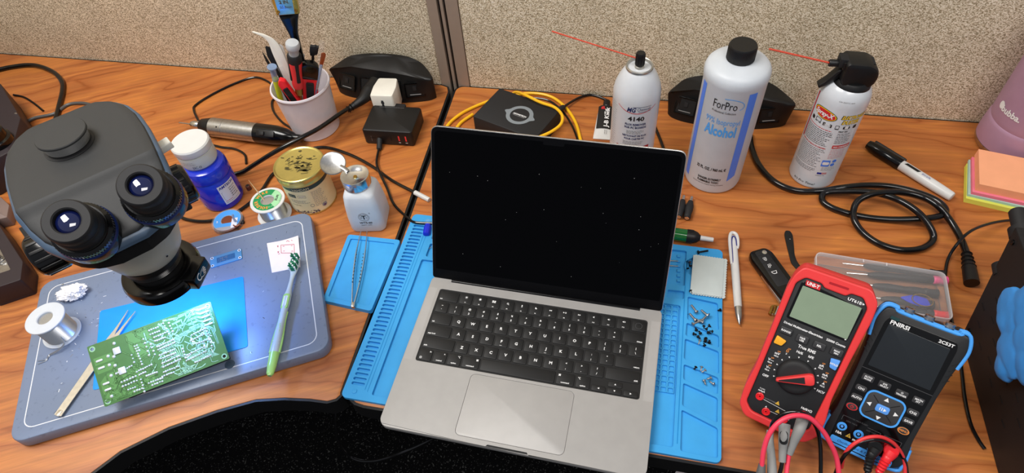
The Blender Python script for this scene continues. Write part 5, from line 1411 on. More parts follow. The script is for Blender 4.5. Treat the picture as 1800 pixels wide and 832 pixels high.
# epoxy tube
q0, q1_ = U(1080, 170, 8), U(1062, 240, 6)
t = thing('glue_tube', 'crumpled white and black glue tube leaning beside the white flux can', 'tube', (q1_.x - 3, q1_.y - 2, 0), rad(1))
m = MB(); vs = []; fs = []; K = 16
for (y_, w_, h_) in ((0, 15, 1.0), (6, 15, 2.2), (25, 14, 7), (50, 13, 11), (66, 12, 12), (72, 6, 7), (76, 5, 6)):
    for i in range(K): a = 2 * pi * i / K; vs.append((w_ * cos(a), y_, h_ / 1 * .8 + h_ * .8 * sin(a) + .3))
for r in range(6):
    for i in range(K): fs.append((r * K + i, r * K + (i + 1) % K, (r + 1) * K + (i + 1) % K, (r + 1) * K + i))
fs += [tuple(reversed(range(K))), tuple(6 * K + i for i in range(K))]
m.add(vs, fs, 'white_plastic')
def gp(x, y): y_ = y; h_ = 2.2 + (12 - 2.2) * min(1, max(0, (y_ - 6) / 58)) ** .8; w_ = 14.5; return Vector((x, y_, h_ * .8 + h_ * .8 * math.sqrt(max(0, 1 - (x / w_) ** 2)) + 1.8))
def gpT(x, y): return gp(-y, x)
m.surf(*(lambda: ([(x, y) for y in (18, 26, 34, 42, 50, 58, 64) for x in (-12, -8, -3, 3, 8, 12)], [(j * 6 + i, j * 6 + i + 1, (j + 1) * 6 + i + 1, (j + 1) * 6 + i) for j in range(6) for i in range(5)]))(), 'black', gp)
up = lambda x, y: gp(-y, x) + Vector((0, 0, .4))
m.text('J-B Kwik', 40, -7, 7, 'white_print', up, w=40, bold=True, cut=3); m.text('JB', 58, 2, 5, 'logo_red', up, bold=True); m.scribble(8, -3, 16, 2, 3, 'grey_text', up, .7)
obj('tube', m, t)
m = MB(); m.lathe([(5.5, 76), (6, 77), (6, 90), (5, 91), (0, 91)], 'black', T(0, 0, 6.5) @ T(0, 0, 0, rad(-90), 0, 0), 20); obj('cap', m, t)

# flux remover can
fx, fy = 95.5, 372
can = thing('flux_spray_can', 'white aerosol can of flux remover with a black nozzle and a thin red straw', 'spray can', (fx, fy, 0), 0)
m = MB(); m.lathe([(31, 0), (33, 1.5), (33, 3), (33, 140), (33.2, 150), (33, 157), (31.6, 165), (29, 173), (25.5, 181), (21.5, 188), (18.5, 191.5), (17.2, 193)], 'white_can', None, 80)
WT = wrap(33, rad(-96), 0, .35)
WT = wrap(33, rad(-88), 27, .35)
m.text('MG', -12, 115, 7.5, 'navy_text', WT, 'L', w=13, bold=True, shear=.3, cut=2); m.text('Chemicals', 2.5, 117.4, 5.0, 'navy_text', WT, 'L', w=19, shear=.3, cut=2)
m.surf(*(lambda xs: ([(x, 112.0 + .012 * (x - 2) ** 2 + o) for o in (0, 1.0) for x in xs], [(i, i + 1, len(xs) + i + 1, len(xs) + i) for i in range(len(xs) - 1)]))([-26 + k * 2 for k in range(29)]), 'logo_red', WT)
m.line((-4, 123.6), (22, 123.6), .7, 'navy_text', WT, 2); m.line((4, 115.2), (22, 115.2), .6, 'navy_text', WT, 2)
m.text('4140', 2, 99.5, 7.2, 'body_black_text', WT, w=23, bold=True, cut=2); m.text('FLUX REMOVER', 2, 91, 3.5, 'navy_text', WT, w=30, bold=True, cut=2); m.text('FOR PC BOARDS', 2, 85.5, 3.5, 'navy_text', WT, w=31, bold=True, cut=2)
m.scribble(-10, 80.5, 16, 3, 2.4, 'grey_text', WT, .8, seed=3)
m.text('NETTOYANT DE FLUX', 2, 70, 3.2, 'navy_text', WT, w=35, bold=True, cut=2); m.text('POUR CARTES PC', 2, 64.5, 3.2, 'navy_text', WT, w=29, bold=True, cut=2); m.scribble(-14, 60, 20, 3, 2.4, 'grey_text', WT, .8, seed=5)
for x0_, x1_ in ((-24, -3), (4, 26)): m.poly([(x0_, 42), (x1_, 42), (x1_, 50), (x0_, 50)], 'red_deep', WT, 2)
m.text('FLUX REMOVER', -13.5, 44.4, 2.6, 'white_print', wrap(33, rad(-88), 27, .5), w=18, bold=True); m.text('EXTREME', 15, 44.4, 2.6, 'white_print', wrap(33, rad(-88), 27, .5), w=14, bold=True)
for k in range(20): m.scribble(-42, 120 - k * 4, -28, 1, 3, 'dim_print', WT, .7, seed=k)
obj('body', m, can)
m = MB(); m.lathe([(17.4, 192), (18.6, 193.5), (18.6, 196), (17.6, 197.4), (16.4, 196.6), (15.6, 193), (13, 191.4), (7, 191.4), (6, 196), (4.4, 197), (0, 197)], 'can_silver', None, 56); obj('valve_cup', m, can)
m = MB(); m.lathe([(4.6, 197), (6.2, 198), (6.2, 214), (5.4, 216), (0, 216)], 'black', None, 24)
for i in range(12): a = 2 * pi * i / 12; m.box(.8, 1.2, 16, 'black', T(6.2 * cos(a), 6.2 * sin(a), 198, 0, 0, a))
noz = obj('nozzle', m, can)
tip_ = U(970, 55, 0) - CAM
def ray_y(px, py, y): d = U(px, py, 0) - CAM; return CAM + d * ((y - CAM.y) / d.y)
a_ = Vector((fx - 5, fy, 207)); b_ = ray_y(970, 55, fy + 8); m = MB(); off_ = Vector((fx, fy, 0))
m.tube([a_ - off_, (a_ + b_) / 2 - off_, b_ - off_], 1.0, 'straw_red', 8, 3); obj('straw', m, noz)

# alcohol bottle
ax, ay = 222.2, 375.5
t = thing('alcohol_bottle', 'tall translucent white alcohol bottle with a black cap and blue side bands', 'bottle', (ax, ay, 0), 0)
R0 = 41.5
m = MB(); m.lathe([(37, 0), (40.5, 2), (R0, 7), (R0, 188), (R0 + 1, 191), (R0 + 1, 199), (41, 204), (37.5, 208), (31, 211), (24, 213), (19, 213.6), (15.5, 213.8), (15.5, 215)], 'milky', None, 96); obj('body', m, t)
WT = wrap(R0, rad(-102), 0, .4); WB = wrap(R0, rad(-102), 0, .25)
def wpanel(m, x0, x1, y0, y1, mt, W_, dy=0):
    n = max(2, int(abs(x1 - x0) / 1.5)); xs = [x0 + (x1 - x0) * i / n for i in range(n + 1)]
    m.surf([(x, y0 + dy * (x - x0) / (x1 - x0)) for x in xs] + [(x, y1) for x in xs], [(i, i + 1, n + 2 + i, n + 1 + i) for i in range(n)], mt, W_)
m = MB(); wpanel(m, 26, 38, 26, 186, 'label_blue', WB, 8)
m.text('ForPro', -2, 161, 13, 'body_black_text', WT, w=32, cut=2); m.text('Professional Collection', -2, 154, 3.4, 'body_black_text', WT, w=32, cut=2)
pts_ = [(-4, 178), (6, 178.3), (14, 176.8), (20, 173.5), (22.5, 168.5), (21, 164.5), (17.5, 162)]
for a, b in zip(catmull([(p[0], p[1], 0) for p in pts_], 4), catmull([(p[0], p[1], 0) for p in pts_], 4)[1:]): m.line(a, b, .9, 'alc_blue', WT)
m.text('99% Isopropyl', -1, 135, 9.4, 'alc_blue', WT, w=47, cut=2); m.text('Alcohol', -1.5, 114.5, 17, 'alc_blue', WT, w=44, bold=True, cut=2)
m.text('32 FL. OZ. / 960 mL \u20ac', -1, 48, 5.2, 'body_black_text', WT, w=43, bold=True, cut=2)
m.text('DANGER: EXTREMELY', 0, 28.5, 3.9, 'body_black_text', WT, w=34, cut=2, bold=True); m.text('FLAMMABLE; TOXIC.', -1, 22.6, 3.9, 'body_black_text', WT, w=32, cut=2, bold=True); m.text('See back panel for complete warning information', -1, 18.4, 2.0, 'body_black_text', WT, w=46, cut=2)
obj('label', m, t)
m = MB(); WL = wrap(R0, rad(-102), 0, .25); wpanel(m, -46, -36, 16, 186, 'label_blue', WL); obj('side_band', m, t)
m = MB(); m.lathe([(17.4, 214), (17.8, 215), (17.8, 233), (16.6, 235), (0, 235)], 'black', None, 56)
for i in range(60): a = 2 * pi * i / 60; m.box(.5, .7, 18, 'black', T(17.8 * cos(a), 17.8 * sin(a), 214.5, 0, 0, a))
obj('cap', m, t)

# duster can
sx_, sy_ = 370.5, 397.5
t = thing('duster_can', 'white compressed-air duster can with a black trigger head and red straw', 'spray can', (sx_, sy_, 0), 0)
m = MB(); m.lathe([(30.5, 0), (32.6, 1.5), (33, 3), (32.6, 5), (32.6, 150), (32, 158), (29.5, 166), (25, 172), (21, 175)], 'white_can', None, 80)
ZL = 19
WT = wrap(32.6, rad(-124), ZL, .35); W2 = wrap(32.6, rad(-124), ZL, .5); W3 = wrap(32.6, rad(-124), ZL, .65)
ell = lambda a_, b_, cx_, cy_, rot_=0, n=32: [(cx_ + a_ * cos(2 * pi * i / n) * cos(rot_) - b_ * sin(2 * pi * i / n) * sin(rot_), cy_ + a_ * cos(2 * pi * i / n) * sin(rot_) + b_ * sin(2 * pi * i / n) * cos(rot_)) for i in range(n)]
m.poly(ell(18, 8.5, -6, 116, rad(-4)), 'body_black_text', WT, 2); m.poly(ell(17, 7.7, -6, 116, rad(-4)), 'logo_yellow', W2, 2); m.poly(ell(15.8, 6.6, -6, 116, rad(-4)), 'logo_red', W3, 2)
m.text('Spray-X', -6, 113, 7.0, 'white_print', wrap(32.6, rad(-124), ZL, .8), w=29, bold=True, shear=.3, cut=2)
m.text('ELECTRONICS', 34, 115.5, 6.4, 'body_black_text', WT, w=35, bold=True, shear=.3, cut=2); m.text('ELECTRONICS', 34, 116, 5.6, 'logo_yellow', W2, w=33, bold=True, shear=.3, cut=2)
m.text('DUSTER', 31, 107, 6.8, 'body_black_text', WT, w=24, bold=True, shear=.3, cut=2); m.text('DUSTER', 31, 107.5, 6.0, 'logo_yellow', W2, w=22.5, bold=True, shear=.3, cut=2)
for i, x in enumerate((-21, -11, 3, 16, 28, 40)):
    if i == 1: m.ring2(rrect(9, 6, .4, 1, x, 103), rrect(7.6, 4.6, .3, 1, x, 103), 'body_black_text', WT); m.line((x - 5, 99), (x + 5, 99), 1, 'body_black_text', WT)
    elif i == 3: m.ring2(rrect(5, 7, .6, 1, x, 101), rrect(4, 5, .4, 1, x, 101.4), 'body_black_text', WT)
    elif i == 2: m.poly(rrect(12, 5.5, .5, 2, x, 101), 'body_black_text', WT); [m.poly(rrect(.8, .8, .1, 1, x - 4 + k * 1.6, 101 + j * 1.3), 'white_print', W2) for k in range(6) for j in (-1, 0, 1)]
    elif i == 4: m.poly(rrect(9, 4, .6, 2, x, 101), 'body_black_text', WT); m.poly(rrect(5.5, 7, .3, 1, x, 102), 'white_print', W2); m.ring2(rrect(5.5, 7, .3, 1, x, 102), rrect(4.8, 6.2, .3, 1, x, 102), 'body_black_text', W3)
    else: m.poly(rrect(5, 6, 1.6, 3, x, 101), 'body_black_text', WT)
m.scribble(-26, 92, 14, 1, 2.6, 'logo_red', WT, 1.0, seed=3); m.scribble(-26, 88.5, 16, 9, 2.9, 'body_black_text', WT, .9, seed=4); m.text('KEEP OUT OF REACH OF CHILDREN.', -6, 60, 2.0, 'logo_red', WT, w=38, cut=2, bold=True)
m.scribble(-26, 56.5, 15, 12, 2.9, 'body_black_text', WT, .7, seed=7); m.scribble(-26, 20, 12, 3, 2.6, 'body_black_text', WT, .7, seed=8)
m.text('FIRST AID', 26, 93, 2.2, 'body_black_text', WT, w=12, bold=True); m.scribble(20, 89.6, 40, 7, 2.8, 'body_black_text', WT, .7, seed=5)
m.poly([(20, 63), (46, 63), (46, 69), (20, 69)], 'logo_red', WT, 2); m.text('HIGH COMPRESSION', 33, 64.6, 2.6, 'white_print', W2, w=23, bold=True); m.scribble(20, 60, 42, 7, 2.6, 'logo_red', WT, .5, seed=9)
m.poly(rrect(11, 12, 1, 2, 21, 34), 'label_blue', WT, 2); m.poly(rrect(9, 5.6, 2, 3, 21, 34), 'white_print', W2, 2); m.poly(circ(3, 16, 32, 38), 'label_blue', WT); m.poly(circ(3, 16, 31, 31), 'label_blue', WT)
m.scribble(18, 25, 38, 3, 2.6, 'grey_text', WT, .6, seed=11)
m.poly([(15, 12), (21, 12), (21, 15.4), (15, 15.4)], 'jar_text', WT); [m.line((21, 12.4 + k), (28, 12.4 + k), .45, 'logo_red', WT, 2) for k in range(4)]; m.text('MADE IN USA', 20, 8.6, 1.6, 'body_black_text', WT, w=12)
m.text("It's Pro Time!", 2, -11.5, 4.0, 'body_black_text', WT, w=32, shear=.2, cut=2)
m.text('CN 250712 A09', 8, 160, 2.2, 'grey_text', wrap(29, rad(-112), 0, 2.6), w=18)
wpanel(m, -31, -28, 60, 138, 'logo_red', WT)
obj('body', m, t)
# trigger head (pointing left, towards -x)
HMx = T(2, 0, 0, 0, 0, rad(4))
m = MB()
side = [(-16, 174), (16, 171), (22, 178), (25, 190), (21, 202), (10, 209), (-16, 211), (-20, 207), (-19, 196), (-20, 184)]
m.prism(rpoly([(x, z - 186) for x, z in side], 5, 5), -17, 17, 'black', HMx @ T(0, 0, 186, rad(90), 0, 0), 5)
m.lathe([(23, 168), (24.5, 170), (24, 175), (20, 180)], 'black', HMx, 48)
m.prism(rpoly([(-26, 199), (12, 199), (18, 206), (-26, 212)], 1), -8, 8, 'black_soft', HMx @ T(0, 0, 0, rad(90), 0, 0), .8)
for yy in (-10.5, 10.5): m.prism([(x, z) for x, z in rpoly([(-22, 198), (14, 200), (14, 204), (-22, 209)], 1)], -1.2, 1.2, 'black', HMx @ T(0, yy, 0, rad(90), 0, 0), .4)
obj('head', m, t)
m = MB(); m.lathe([(4.5, 0), (4.8, 1), (4.8, 14), (4.2, 15), (1.6, 15)], 'black', HMx @ T(-22, 0, 201, 0, rad(-90), 0), 24)
noz = obj('nozzle', m, t)
m = MB(); m.prism(rpoly([(-18, 196), (-24, 192), (-34, 176), (-42, 168), (-40, 164), (-28, 172), (-18, 184)], 2), -6, 6, 'black', HMx @ T(0, 0, 0, rad(90), 0, 0), 1.2); obj('trigger', m, t)
a_ = HMx @ Vector((-36, 0, 201)) + Vector((sx_, sy_, 0)); b_ = ray_y(1352, 86, sy_ - 6); off_ = Vector((sx_, sy_, 0))
m = MB(); m.tube([a_ - off_, (a_ + b_) / 2 - off_, b_ - off_], 1.3, 'straw_red', 8, 3); obj('straw', m, noz)

# marker
a, b = U(1526, 254, 8), U(1674, 347, 8); d = a - b; L_ = d.length
t = thing('marker_pen', 'white dry-erase marker with a black cap lying right of the duster can', 'marker', (b.x, b.y, 0), (0, 0, math.atan2(d.y, d.x)))
XM = axis_m((0, 0, 8.2), (1, 0, 0))
m = MB(); m.lathe([(5, 0), (6.4, .8), (7, 3), (7.6, 20), (8, 40), (8, L_ - 54), (7.4, L_ - 52)], 'white_plastic', XM, 40)
tp_ = lambda x, y: Vector((L_ - 62 - x, -y * .8 + 1, 8.2 + math.sqrt(max(0, 66 - (y * .8 - 1) ** 2)) + .2))
m.text('EXPO', 6, -1.5, 4.6, 'body_black_text', tp_, 'C', w=22, bold=True, shear=.3) if False else m.text('quartet', 12, -1.5, 4.6, 'body_black_text', tp_, 'C', w=26, bold=True, shear=.3) if False else m.poly([(0, -2.6), (22, -2.6), (25, 2.6), (3, 2.6)], 'body_black_text', tp_)
m.scribble(28, 0, 46, 2, 2, 'jar_text', tp_, .8, seed=2)
obj('barrel', m, t)
m = MB(); m.lathe([(8, L_ - 58), (8.6, L_ - 57), (8.8, L_ - 20), (8, L_ - 6), (6.6, L_), (0, L_)], 'black_gloss', XM, 40)
m.prism(rpoly([(L_ - 58, -3.4), (L_ - 10, -3.0), (L_ - 4, -2), (L_ - 4, 2), (L_ - 10, 3.0), (L_ - 58, 3.4)], 2), 0, 3.2, 'black', T(0, -8.5, 10.5, rad(60), 0, 0), .8); obj('cap', m, t)

# tumbler and sticky notes
t = thing('tumbler', 'tall mauve insulated tumbler with a steel base at the right edge', 'tumbler', (672, 499, 0), 0)
m = MB(); m.lathe([(52, 10), (54.5, 12), (55, 26), (54, 46), (53.2, 50), (52, 52), (52.6, 55), (53, 60), (54, 120), (54.5, 200), (51, 240), (40, 256), (36, 262), (0, 262)], 'purple', None, 96)
WT = wrap(50, rad(-150), 0, .8); m.text('bubba.', 2, 74, 9.5, 'white_print', wrap(53.2, rad(-170), 0, .9), 'L', w=32, bold=True, cut=2)
m.poly(ell(5, 6, 0, 80), 'white_print', wrap(53.2, rad(-172), 0, .8), 2); obj('body', m, t)
m = MB(); m.lathe([(48, 0), (51.5, 1.5), (54, 6), (54.5, 11), (52, 12)], 'steel', None, 96); obj('base_ring', m, t)
nt_ = U(1710, 278, 24)
for i, (mt, z0, z1, off, rt, lab) in enumerate((('note_yellow', 0, 8, (-6, -3), -13, 'yellow-green sticky note pad, lowest of the stack at the right edge'), ('note_mint', 8.1, 12, (-4, 0), -13, 'thin pale mint sticky note pad, second from the bottom of the stack'), ('note_pink', 12.1, 17, (-1, 0), -12, 'pink sticky note pad just beneath the peach one'), ('note_peach', 17.1, 30, (3, 2), -12, 'peach-orange sticky note pad on top of the stack by the tumbler'))):
    m = MB(); 
    m.box(98, 76, z1 - z0, mt); n_l = int((z1 - z0) / 1.3)
    for k in range(n_l): m.box(98.12, 76.12, .12, 'dim_print' if False else mt, T(0, 0, .6 + k * 1.3))
    c_ = U(1705, 283, z1) ; cc_ = Vector((c_.x + 49 * cos(rad(rt)) + 38 * sin(rad(rt)) + off[0] * .6, c_.y + 49 * sin(rad(rt)) - 38 * cos(rad(rt)) + off[1], z0))
    if i == 0: base_c = cc_.copy()
    one('sticky_notes', lab, 'sticky notes', m, (base_c.x + off[0] + 4, base_c.y + off[1] + i * 1.5, z0), rad(rt), 'stack of sticky note pads')

# ================================================================== RIGHT DESK, MIDDLE
# long mains cord in loops
z1_, z2_, z3_ = 4.6, 13.5, 22
cp = [(1318, 235, z1_), (1322, 262, z1_), (1336, 293, z1_), (1362, 320, z1_), (1398, 335, z1_), (1440, 336, z1_), (1480, 330, z2_), (1520, 326, z2_), (1565, 328, z2_), (1610, 338, z2_), (1645, 352, z2_), (1662, 368, z2_), (1655, 379, z2_), (1620, 385, z2_), (1560, 386, z1_), (1510, 380, z1_), (1468, 368, z1_), (1446, 354, z1_), (1450, 340, 7), (1480, 337, z2_),
      (1530, 338, z3_), (1575, 350, z3_), (1612, 372, z3_), (1635, 400, z2_), (1640, 422, z1_), (1620, 437, z1_), (1585, 440, z1_), (1548, 430, z1_), (1520, 412, z1_), (1504, 392, 9), (1500, 372, z2_), (1510, 352, z3_), (1540, 340, z3_ + 6), (1580, 338, z3_ + 2), (1620, 346, z3_), (1648, 362, z3_), (1668, 385, z2_), (1685, 412, 9), (1697, 440, 8), (1701, 452, 9)]
t = thing('looped_mains_lead', 'thick glossy black mains lead coiled in loops below the duster can', 'cord', (0, 0, 0))
m = MB(); m.tube([U(*p) for p in cp], 4.6, 'cable_black', 12, 6); obj('cable', m, t)
m = MB(); a = U(1699, 446, 9); b = U(1704, 474, 10); b2 = U(1708, 498, 10)
m.tube([a, a.lerp(b, .5), b, b2], [4.6, 6, 8.4, 9], 'black', 16)
for i in range(4): m.lathe([(4.8 + i * .6, -1.2), (6.8 + i * .6, 0), (4.8 + i * .6, 1.2)], 'black', axis_m(a.lerp(b, .05 + i * .27), b - a), 18)
obj('plug', m, t)
# two DC barrel adapters
def barrel(px, py, lab, dx=0):
    q = U(px, py, 6); t = thing('barrel_adapter', lab, 'adapter', (q.x, q.y, 0), rad(-8))
    m = MB(); XM = axis_m((0, 0, 6.2), (0, 1, 0)); m.lathe([(4.4, -18), (5, -17), (5.2, -8), (6, -3), (6, 6), (4.4, 12), (4, 15)], 'black_soft', XM, 20); obj('body', m, t)
    m = MB(); m.lathe([(2.6, 14), (2.6, 24), (2.2, 25), (0, 25)], 'chrome', XM, 16); m.lathe([(3.4, -18.4), (3.2, -18.6), (2.2, -18.6), (2.2, -12)], 'chrome', XM, 18); m.lathe([(.7, -12), (.7, -18), (0, -18)], 'brass', XM, 8); obj('contacts', m, t)
barrel(1211, 368, 'black barrel-plug adapter on the desk just right of the laptop screen'); barrel(1197, 366, 'black barrel-plug adapter half hidden by the laptop screen edge')
# green bottle with white nozzle
a, b = U(1160, 408, 9.5), U(1254, 422, 9.5); d = b - a
t = thing('flux_bottle', 'small green translucent bottle with a black collar and white tip, behind the laptop corner', 'bottle', (a.x, a.y, 0), (0, 0, math.atan2(d.y, d.x)))
XM = axis_m((0, 0, 9.6), (1, 0, 0)); L_ = d.length
m = MB(); m.lathe([(7, -14), (9.2, -12), (9.4, -8), (9.4, L_ - 36)], 'green_glass', XM, 36); obj('bottle', m, t)
m = MB(); m.lathe([(9.5, L_ - 37), (9.5, L_ - 28), (7.4, L_ - 22), (4.6, L_ - 19), (4, L_ - 18), (0, L_ - 18)], 'black', XM, 36)
for i in range(20): an_ = 2 * pi * i / 20; m.box(.8, 1, 9, 'black', XM @ T(9.5 * cos(an_), 9.5 * sin(an_), L_ - 37, 0, 0, an_))
obj('collar', m, t)
m = MB(); m.lathe([(3.6, L_ - 19), (3.2, L_ - 1), (2.8, L_), (0, L_)], 'white_plastic', XM, 20); obj('tip', m, t)
# ballpoint
a, b = U(1288, 415, 7), U(1300, 571, 6); d = b - a; L_ = d.length
t = thing('ballpoint_pen', 'white ballpoint pen with a navy-lined looped clip and silver tip, right of the blue mat', 'pen', (a.x, a.y, 0), (0, 0, math.atan2(d.y, d.x)))
XM = axis_m((0, 0, 5.8), (1, 0, 0))
m = MB(); m.lathe([(2.5, -1), (5, 3), (5.6, 12), (5.4, 60), (5.0, L_ - 26)], 'white_plastic', XM, 32); obj('barrel', m, t)
m = MB(); m.tube([(52, -5, 9), (36, -5.6, 11), (12, -5.6, 11.4), (0, -3.6, 11), (-3, 0, 10.6), (0, 3.8, 11), (8, 5.4, 11.4), (18, 5.6, 10.4), (24, 5.0, 8.6)], [1.6, 2.1, 2.3, 2.3, 2.3, 2.3, 2.2, 1.9, 1.2], 'white_plastic', 10); obj('clip', m, t)
m = MB(); m.tube([(50, -3.0, 9.6), (34, -3.2, 11), (14, -3.1, 11.6), (5, -1.2, 11.6), (5, 1.2, 11.6), (10, 3.0, 11.6), (20, 3.6, 10.6)], .75, 'navy_gloss', 8); obj('clip_inlay', m, t)
m = MB(); m.lathe([(5.0, L_ - 26), (4.4, L_ - 14), (2.4, L_ - 5), (1.2, L_ - 3), (1, L_), (0, L_ + .5)], 'steel', XM, 28); obj('tip', m, t)
# key fob and blade
a, b = U(1337, 448, 10), U(1385, 515, 10); d = b - a
t = thing('car_key', 'black folding car key fob with three printed buttons left of the red meter', 'key', (a.x, a.y, 0), (0, 0, math.atan2(d.y, d.x)))
L_ = d.length + 14
m = MB(); m.prism(rpoly([(-8, -13), (2, -16.5), (L_ * .6, -16), (L_, -14), (L_, 14), (L_ * .6, 16), (2, 16), (-8, 10)], 7, 6), 1, 14, 'black_gloss', None, 3.2); obj('shell', m, t)
m = MB(); P = flat(None, 14.25)
m.prism(rpoly([(-4, -8), (L_ * .7, -10), (L_ * .7, 9), (-4, 8)], 3), 13.6, 14.2, 'black_soft', None, .2)
for x_ in (10, 23, 36): m.line((x_ - 6.5, -9), (x_ - 6.5, 9), .5, 'well_black', flat(None, 14.3))
for i, x_ in enumerate((10, 22, 34)):
    Pq = lambda x, y, x_=x_: Vector((x_ + y, -x - 1, 14.4))
    if i < 2: m.ring2(rrect(4.4, 3.4, .5, 2), rrect(3.6, 2.6, .4, 2), 'white_print', Pq); m.ring2([(p[0] + (1.5 if i else 0), p[1]) for p in circ(1.6, 12, 0, 2.4)], [(p[0] + (1.5 if i else 0), p[1]) for p in circ(1.1, 12, 0, 2.4)], 'white_print', Pq); m.poly(circ(.6, 8), 'white_print', Pq)
    else: m.ring2(rpoly([(-4, -1.6), (4, -1.6), (3.4, 1), (1.6, 3), (-2.6, 3)], .6), rpoly([(-3.2, -1), (3.2, -1), (2.7, .6), (1.2, 2.2), (-2.1, 2.2)], .5), 'white_print', Pq)
obj('buttons', m, t)
m = MB(); m.prism(rrect(L_ * .92, 3.2, 1.2, 3, L_ * .48, -14.6), 4, 9, 'steel', None, .6); m.lathe([(3.4, 14), (3.2, 15.2), (0, 15.6)], 'chrome', T(1, 4, 0), 24); obj('blade', m, t)
a, b = U(1385, 408, 2), U(1397, 470, 3); d = b - a
m = MB(); m.prism(rpoly([(-3, -3), (4, -5.4), (22, -5), (40, -4), (56, -3), (76, 10), (72, 14), (52, 5), (40, 3.4), (22, 5), (4, 6), (-3, 3.4)], 5, 5), 0, 1.8, 'black', None, .5)
m.poly(circ(.8, 10, 13, 1), 'dim_print', flat(None, 1.95)); one('pry_tool', 'flat black plastic pry stick with a rounded end behind the car key', 'pry tool', m, (a.x, a.y, .1), (0, 0, math.atan2(d.y, d.x)))
q = U(1358, 545, 3); m = MB(); R_ = random.Random(3)
for i in range(5):
    x, y_ = R_.uniform(-6, 8), R_.uniform(-5, 5); m.tube([(x - 6, y_ - 2, 2 + i * .8), (x, y_, 2.4 + i * .8), (x + 7, y_ + 3, 2 + i)], [1.8, 1.6, 1.4], 'brass' if i % 2 else 'chrome', 8)
m.tube([(6 * cos(a_), 6 * sin(a_) + 1, 4) for a_ in [k * pi / 4 for k in range(8)]], .8, 'brass', 6, 4, closed=True)
one('key_ring', 'small brass and steel bits on a ring poking out beside the red meter', 'key ring', m, (q.x + 4, q.y, 0), rad(50))

# ---- things on the right side of the mat
q = [U(1222, 447, 9), U(1278, 455, 9), U(1274, 523, 9), U(1216, 515, 9)]; c0 = sum(q, Vector()) / 4
m = MB(); edge = []
def zig(a, b, n, amp):
    o = []; d_ = (b - a); nn = Vector((-d_.y, d_.x, 0)).normalized()
    for i in range(n): o.append(a + d_ * (i / n)); o.append(a + d_ * ((i + .5) / n) + nn * amp)
    return o
for i in range(4):
    a, b = q[i], q[(i + 1) % 4]; edge += (zig(a, b, 15 if i % 2 else 12, 1.2) if i != 3 else zig(a, b, 2, .0))
m.prism([(p.x - c0.x, p.y - c0.y) for p in edge], 0, .8, 'cloth_grey', None, 0)
q2_ = [(v - c0) for v in q]; inner = [(v.x * .96 - 1.5, v.y * .97) for v in q2_]; ed2 = []
for i in range(4):
    a, b = Vector((*inner[i], 0)), Vector((*inner[(i + 1) % 4], 0)); ed2 += zig(a, b, 14, 1.0) if i in (1, 2) else [a, a.lerp(b, .5)]
m.prism([(p.x - 1.5, p.y) for p in ed2], .9, 1.8, 'cloth_grey', None, .1)
tag(one('cleaning_cloth', 'folded pale grey cloth with zigzag edges on the right side of the blue mat', 'cloth', m, (c0.x, c0.y, 6.4)), None)
def screw_proto(name, mt, head, ln, rr):
    m = MB(); m.lathe([(0, 0), (rr * .3, .4), (rr, 1.5), (rr, ln)], mt, None, 10)
    for i in range(int(ln / 1.1)): m.lathe([(rr, .8 + i * 1.1), (rr * 1.25, 1.2 + i * 1.1), (rr, 1.6 + i * 1.1)], mt, None, 10)
    m.lathe([(rr, ln), (head, ln + .3), (head, ln + 1.2), (head * .7, ln + 2), (0, ln + 2.1)], mt, None, 16)
    m.line((-head * .5, 0), (head * .5, 0), .4, 'black', flat(None, ln + 2.15)); m.line((0, -head * .5), (0, head * .5), .4, 'black', flat(None, ln + 2.15))
    return m
pr = {}
def screw(kind, px, py, ang, label, group, z=2.2, up=False):
    spec = {'long': ('steel', 3.0, 12, 1.3), 'short': ('steel', 2.4, 5, 1.0), 'black': ('screw_black', 2.2, 3.6, 1.0), 'wide': ('steel', 4.0, 11, 1.4), 'longblack': ('screw_black', 2.9, 14, 1.2)}[kind]
    if kind not in pr:
        o = one('screw', label, 'screw', screw_proto('screw', *spec), None); pr[kind] = o
    else: o = pr[kind].copy(); COL.objects.link(o); o['label'] = label
    if group: o['group'] = group
    elif 'group' in o: del o['group']
    q = U(px, py, z); rr_ = spec[1]
    if up: o.location = Vector((q.x, q.y, z + spec[2] + 2.1)) * S; o.rotation_euler = (pi, 0, 0); o.rotation_euler = (0, 0, ang); o.location.z = z * S
    else: o.location = Vector((q.x, q.y, z + rr_)) * S; o.rotation_euler = axis_m((0, 0, 0), (cos(ang), sin(ang), .0)).to_euler()
    return o
GS, GB, GW = 'long steel screws on the right side of the blue mat', 'tiny black screws in the mat compartment', 'short steel screws low on the blue mat'
for px, py, an in ((1214, 538, 125), (1211, 553, 130), (1232, 566, 35), (1243, 556, 55), (1218, 562, 160)): screw('long', px, py, rad(an) + pi, 'long steel screw lying in the pile below the grey cloth', GS)
screw('wide', 1231, 548, rad(-40), 'wide-headed steel screw in the middle of the screw pile', None)
R_ = random.Random(6)
for px, py in ((1222, 577), (1228, 583), (1225, 590), (1237, 581), (1245, 584), (1244, 577), (1250, 588), (1246, 571)): screw('black', px, py, R_.random() * 6.3, 'tiny black screw in the compartment just below the steel screw pile', GB)
for px, py in ((1231, 598), (1238, 597), (1241, 602), (1236, 604), (1247, 599)): screw('black', px, py, R_.random() * 6.3, 'tiny black screw in the small cluster above the lone steel screw', 'tiny black screws in the lower cluster')
screw('black', 1219, 652, 1.0, 'lone tiny black screw in the lower compartment beside the short steel screws', None)
screw('black', 1260, 548, .4, 'lone black screw at the right edge of the mat, right of the steel pile', None, 5.1)
screw('short', 1227, 608, 1.3, 'lone short steel screw below the black screw clusters', None)
for px, py, an in ((1231, 655, 80), (1241, 669, 30), (1246, 672, -30), (1240, 679, 110), (1232, 657, 40)): screw('short', px, py, rad(an), 'short steel screw in the lower compartment of the blue mat', GW)
